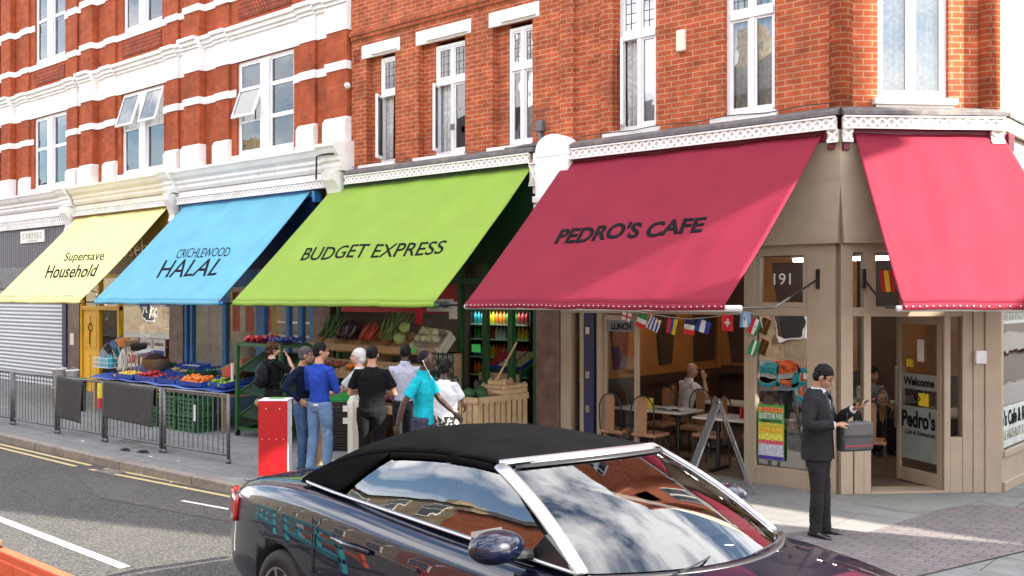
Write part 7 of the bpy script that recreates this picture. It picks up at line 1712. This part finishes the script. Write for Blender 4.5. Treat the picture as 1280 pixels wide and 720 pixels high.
# white end fitting of the crimson awning
def tube_light(label, x, y, z, L_, e, rz=0):
    t = thing('ceiling_light', label, 'light', (x, y, z), rz)
    MB().box(-L_/2, L_/2, -.05, .05, .03, .07).build('light_body', M['whitep'], t, local=True)
    m = bpy.data.materials.get('lit_tube')
    if m is None:
        m, tr = newmat('lit_tube'); e_ = tr.nodes.new('ShaderNodeEmission'); e_.inputs[0].default_value = (1, .93, .82, 1); e_.inputs[1].default_value = 12; o_ = tr.nodes.new('ShaderNodeOutputMaterial'); tr.links.new(e_.outputs[0], o_.inputs[0])
    mb = MB(); mb.tube([(-L_/2+.03, 0, 0), (L_/2-.03, 0, 0)], .025, 10); mb.build('tube', m, t, local=True, smooth=True)
tube_light('lit tube light on the cafe ceiling behind the street number', -1.0, 2.4, 2.95, 1.5, 10); tube_light('lit tube light on the cafe ceiling above the bald man', -3.0, 2.4, 2.95, 1.5, 10)
tube_light('lit tube light on the ceiling of the household shop', -16.8, .7, 2.8, 1.2, 8); tube_light('lit tube light on the ceiling of the blue shop', -12.6, 1.1, 2.9, 2.0, 8); tube_light('added tube light on the greengrocer ceiling, brightening the room', -7.6, 3.6, 2.9, 1.6, 8)  # greengrocer tube is an added fill for its interior
# ================================================================== ROAD WORKS BARRIERS
def barrier(label, x0, y, m, rz=0, L_=1.95):
    t = thing('roadworks_barrier', label, 'barrier', (x0, y, -.12), rz, 'plastic roadworks barriers'); b = MB(); H_ = 1.0
    out = [(0, .08), (0, .95), (.03, .98), (L_-.03, .98), (L_, .95), (L_, .08), (L_-.15, .08), (L_-.20, .22), (.20, .22), (.15, .08)]
    # panel with openings, from bars
    for (a, c, z0, z1) in ((0, L_, .78, .98), (0, L_, .50, .60), (0, L_, .22, .32), (0, .10, .08, .98), (L_-.10, L_, .08, .98), (L_*.33-.05, L_*.33+.05, .32, .78), (L_*.66-.05, L_*.66+.05, .32, .78)):
        b.box(a, c, -.030, .030, z0, z1)
    for k in range(6): x = .12+(L_-.24)*(k+.5)/6; b.box(x-.11, x+.11, -.036, .036, .83, .93)
    b.build('panel', m, t, local=True, bev=.012)
    for x in (.18, L_-.18): MB().box(x-.11, x+.11, -.28, .28, 0, .07).build('foot', M['black'], t, local=True, bev=.02)
    mb = MB(); mb.use(M['poster']).box(L_*.36, L_*.50, -.040, -.036, .62, .76); mb.use(M['redp']).box(L_*.50, L_*.63, -.040, -.036, .62, .76); mb.use(M['poster']).box(L_*.36, L_*.50, .036, .040, .62, .76); mb.use(M['redp']).box(L_*.50, L_*.63, .036, .040, .62, .76); mb.build('reflective_panel', None, t, local=True)
    mb = MB(); mb.tube([(0, 0, .93), (-.03, -.03, .98), (-.045, 0, 1.02), (-.02, .03, 1.0), (0, .0, .95)], .014, 7); mb.build('clip', m, t, local=True, smooth=True)
    return t
barrier('orange plastic roadworks barrier at the bottom left corner of the photo', -1.62, -9.10, M['orangep'], R_(0), 1.55)
barrier('teal roadworks barrier standing opposite the cafe, first from the corner', .20, -9.35, M['tealp'], R_(-2)); barrier('teal roadworks barrier farther along the line', -7.0, -8.75, M['tealp'], R_(0)); barrier('orange roadworks barrier behind the teal ones', -5.5, -9.4, M['orangep'], R_(-2)); barrier('teal roadworks barrier at the left end of the line', -4.75, -8.85, M['tealp'], R_(0))

# ================================================================== ACROSS THE STREETS (houses seen in reflections; unseen side street blocks shaped to cast shade)
def row_building(label, x0, x1, y0, y1, h, m, face, gable=True, nb=3):
    """plain brick building with rows of windows on the side called face ('n' = +y, 'w' = -x)"""
    t = thing('brick_building', label, 'building', ((x0+x1)/2, (y0+y1)/2, -.1)); mb = MB(); mb.box(x0, x1, y0, y1, -.1, h); mb.build('wall', m, t)
    if gable:
        yc = (y0+y1)/2; r = MB(); r.prism([(y0-.3, h), (yc, h+2.6), (y1+.3, h)], 'x', x0, x1); rf = r.build('roof', col('slate_roof', (.06, .055, .06), .7), t); c = MB(); c.box(x0+.4, x0+1.1, yc-.9, yc+.9, h+1.5, h+3.6); c.build('chimney', m, rf)
    for fl in range(3):
        z0 = .9+3.1*fl
        if z0+1.8 > h: break
        for k in range(nb):
            if face == 'n':
                c = x0+(x1-x0)*(k+.5)/nb; f = MB(); w = .55
                f.box(c-w-.08, c+w+.08, y1, y1+.05, z0-.1, z0+1.9); wo_ = f.build('window', M['white'], t); g_ = MB(); g_.box(c-w, c+w, y1+.05, y1+.06, z0, z0+1.78); g_.build('pane', M['dark'] if False else col('dark_pane', (.03, .035, .04), .08), wo_)
                q = MB(); q.box(c-w, c+w, y1+.06, y1+.075, z0+.86, z0+.92); q.build('glazing_bar', M['white'], wo_)
            else:
                c = y0+(y1-y0)*(k+.5)/nb; f = MB(); w = min(.5, (y1-y0)/nb*.3)
                f.box(x0-.05, x0, c-w-.08, c+w+.08, z0-.1, z0+1.9); wo_ = f.build('window', M['white'], t); g_ = MB(); g_.box(x0-.06, x0-.05, c-w, c+w, z0, z0+1.78); g_.build('pane', col('dark_pane', (.03, .035, .04), .08), wo_)
    return t
xs2 = [(-120, -96, 'brick_c', 9.0, 'yellow brick terrace at the far end of the street opposite'), (-96, -72, 'brick_c', 9.6, 'yellow brick terrace far down the street opposite'), (-72, -52, 'brick_c', 8.8, 'yellow brick terrace well down the street opposite'), (-52, -34, 'brick_c', 9.2, 'long yellow brick house left of the stock brick house opposite'), (-34, -24, 'brick_c', 9.4, 'stock brick house opposite the roller shutter'), (-24, -15, 'brick_b', 8.6, 'red brick house opposite the yellow and blue awnings'), (-15, -6, 'brick_c', 9.8, 'yellow brick house opposite the green awning'), (-6, 2, 'brick_b', 8.8, 'red brick house opposite the crimson awning'), (2, 11, 'brick_c', 9.6, 'yellow brick house opposite the corner'), (11, 20, 'brick_b', 9.0, 'red brick house beyond the side street')]
for (a, b, m, h, l_) in xs2: row_building(l_, a, b-.02, -30, -21, h, M[m], 'n')
row_building('unseen tall brick block on the side street corner, shaped to shade the road', 11.0, 13.0, .02, 1.70, 15.5, M['brick_b'], 'w', False, 1)  # unseen block, width and height set so its shadow covers the road
row_building('unseen low brick house along the side street, sized to shade the corner', 11.0, 20, 3.45, 14, 7.6, M['brick_c'], 'w', True, 3)  # unseen house, height set to shade the low part of the corner
row_building('unseen single storey brick shop kept low to let a strip of sun through', 11.6, 20, 1.73, 3.43, 3.6, M['brick_b'], 'w', False, 1)  # unseen shop, kept low as a gap for the sun patch
t = thing('shade_board', 'unseen hoarding bracketed from the tall brick block across the side street', 'occluder', (11.9, 2.4, 3.6)); MB().box(11.8, 11.95, 1.72, 4.3, 10.85, 16.0).build('board', M['room'], t)  # unseen board added to block sun above the gap
for z in (11.5, 15.2): MB().box(11.95, 12.1, 1.71, 4.2, z-.08, z+.08).build('bracket', M['steelp'], t)
sheet('far_pavement', [(-120, -60), (300, -60), (300, -15.5), (-120, -15.5)], -.02, M['slab'])
sheet('side_pavement', [(9.6, -4.4), (60, -4.4), (60, 60), (9.6, 60)], -.01, M['slab'])
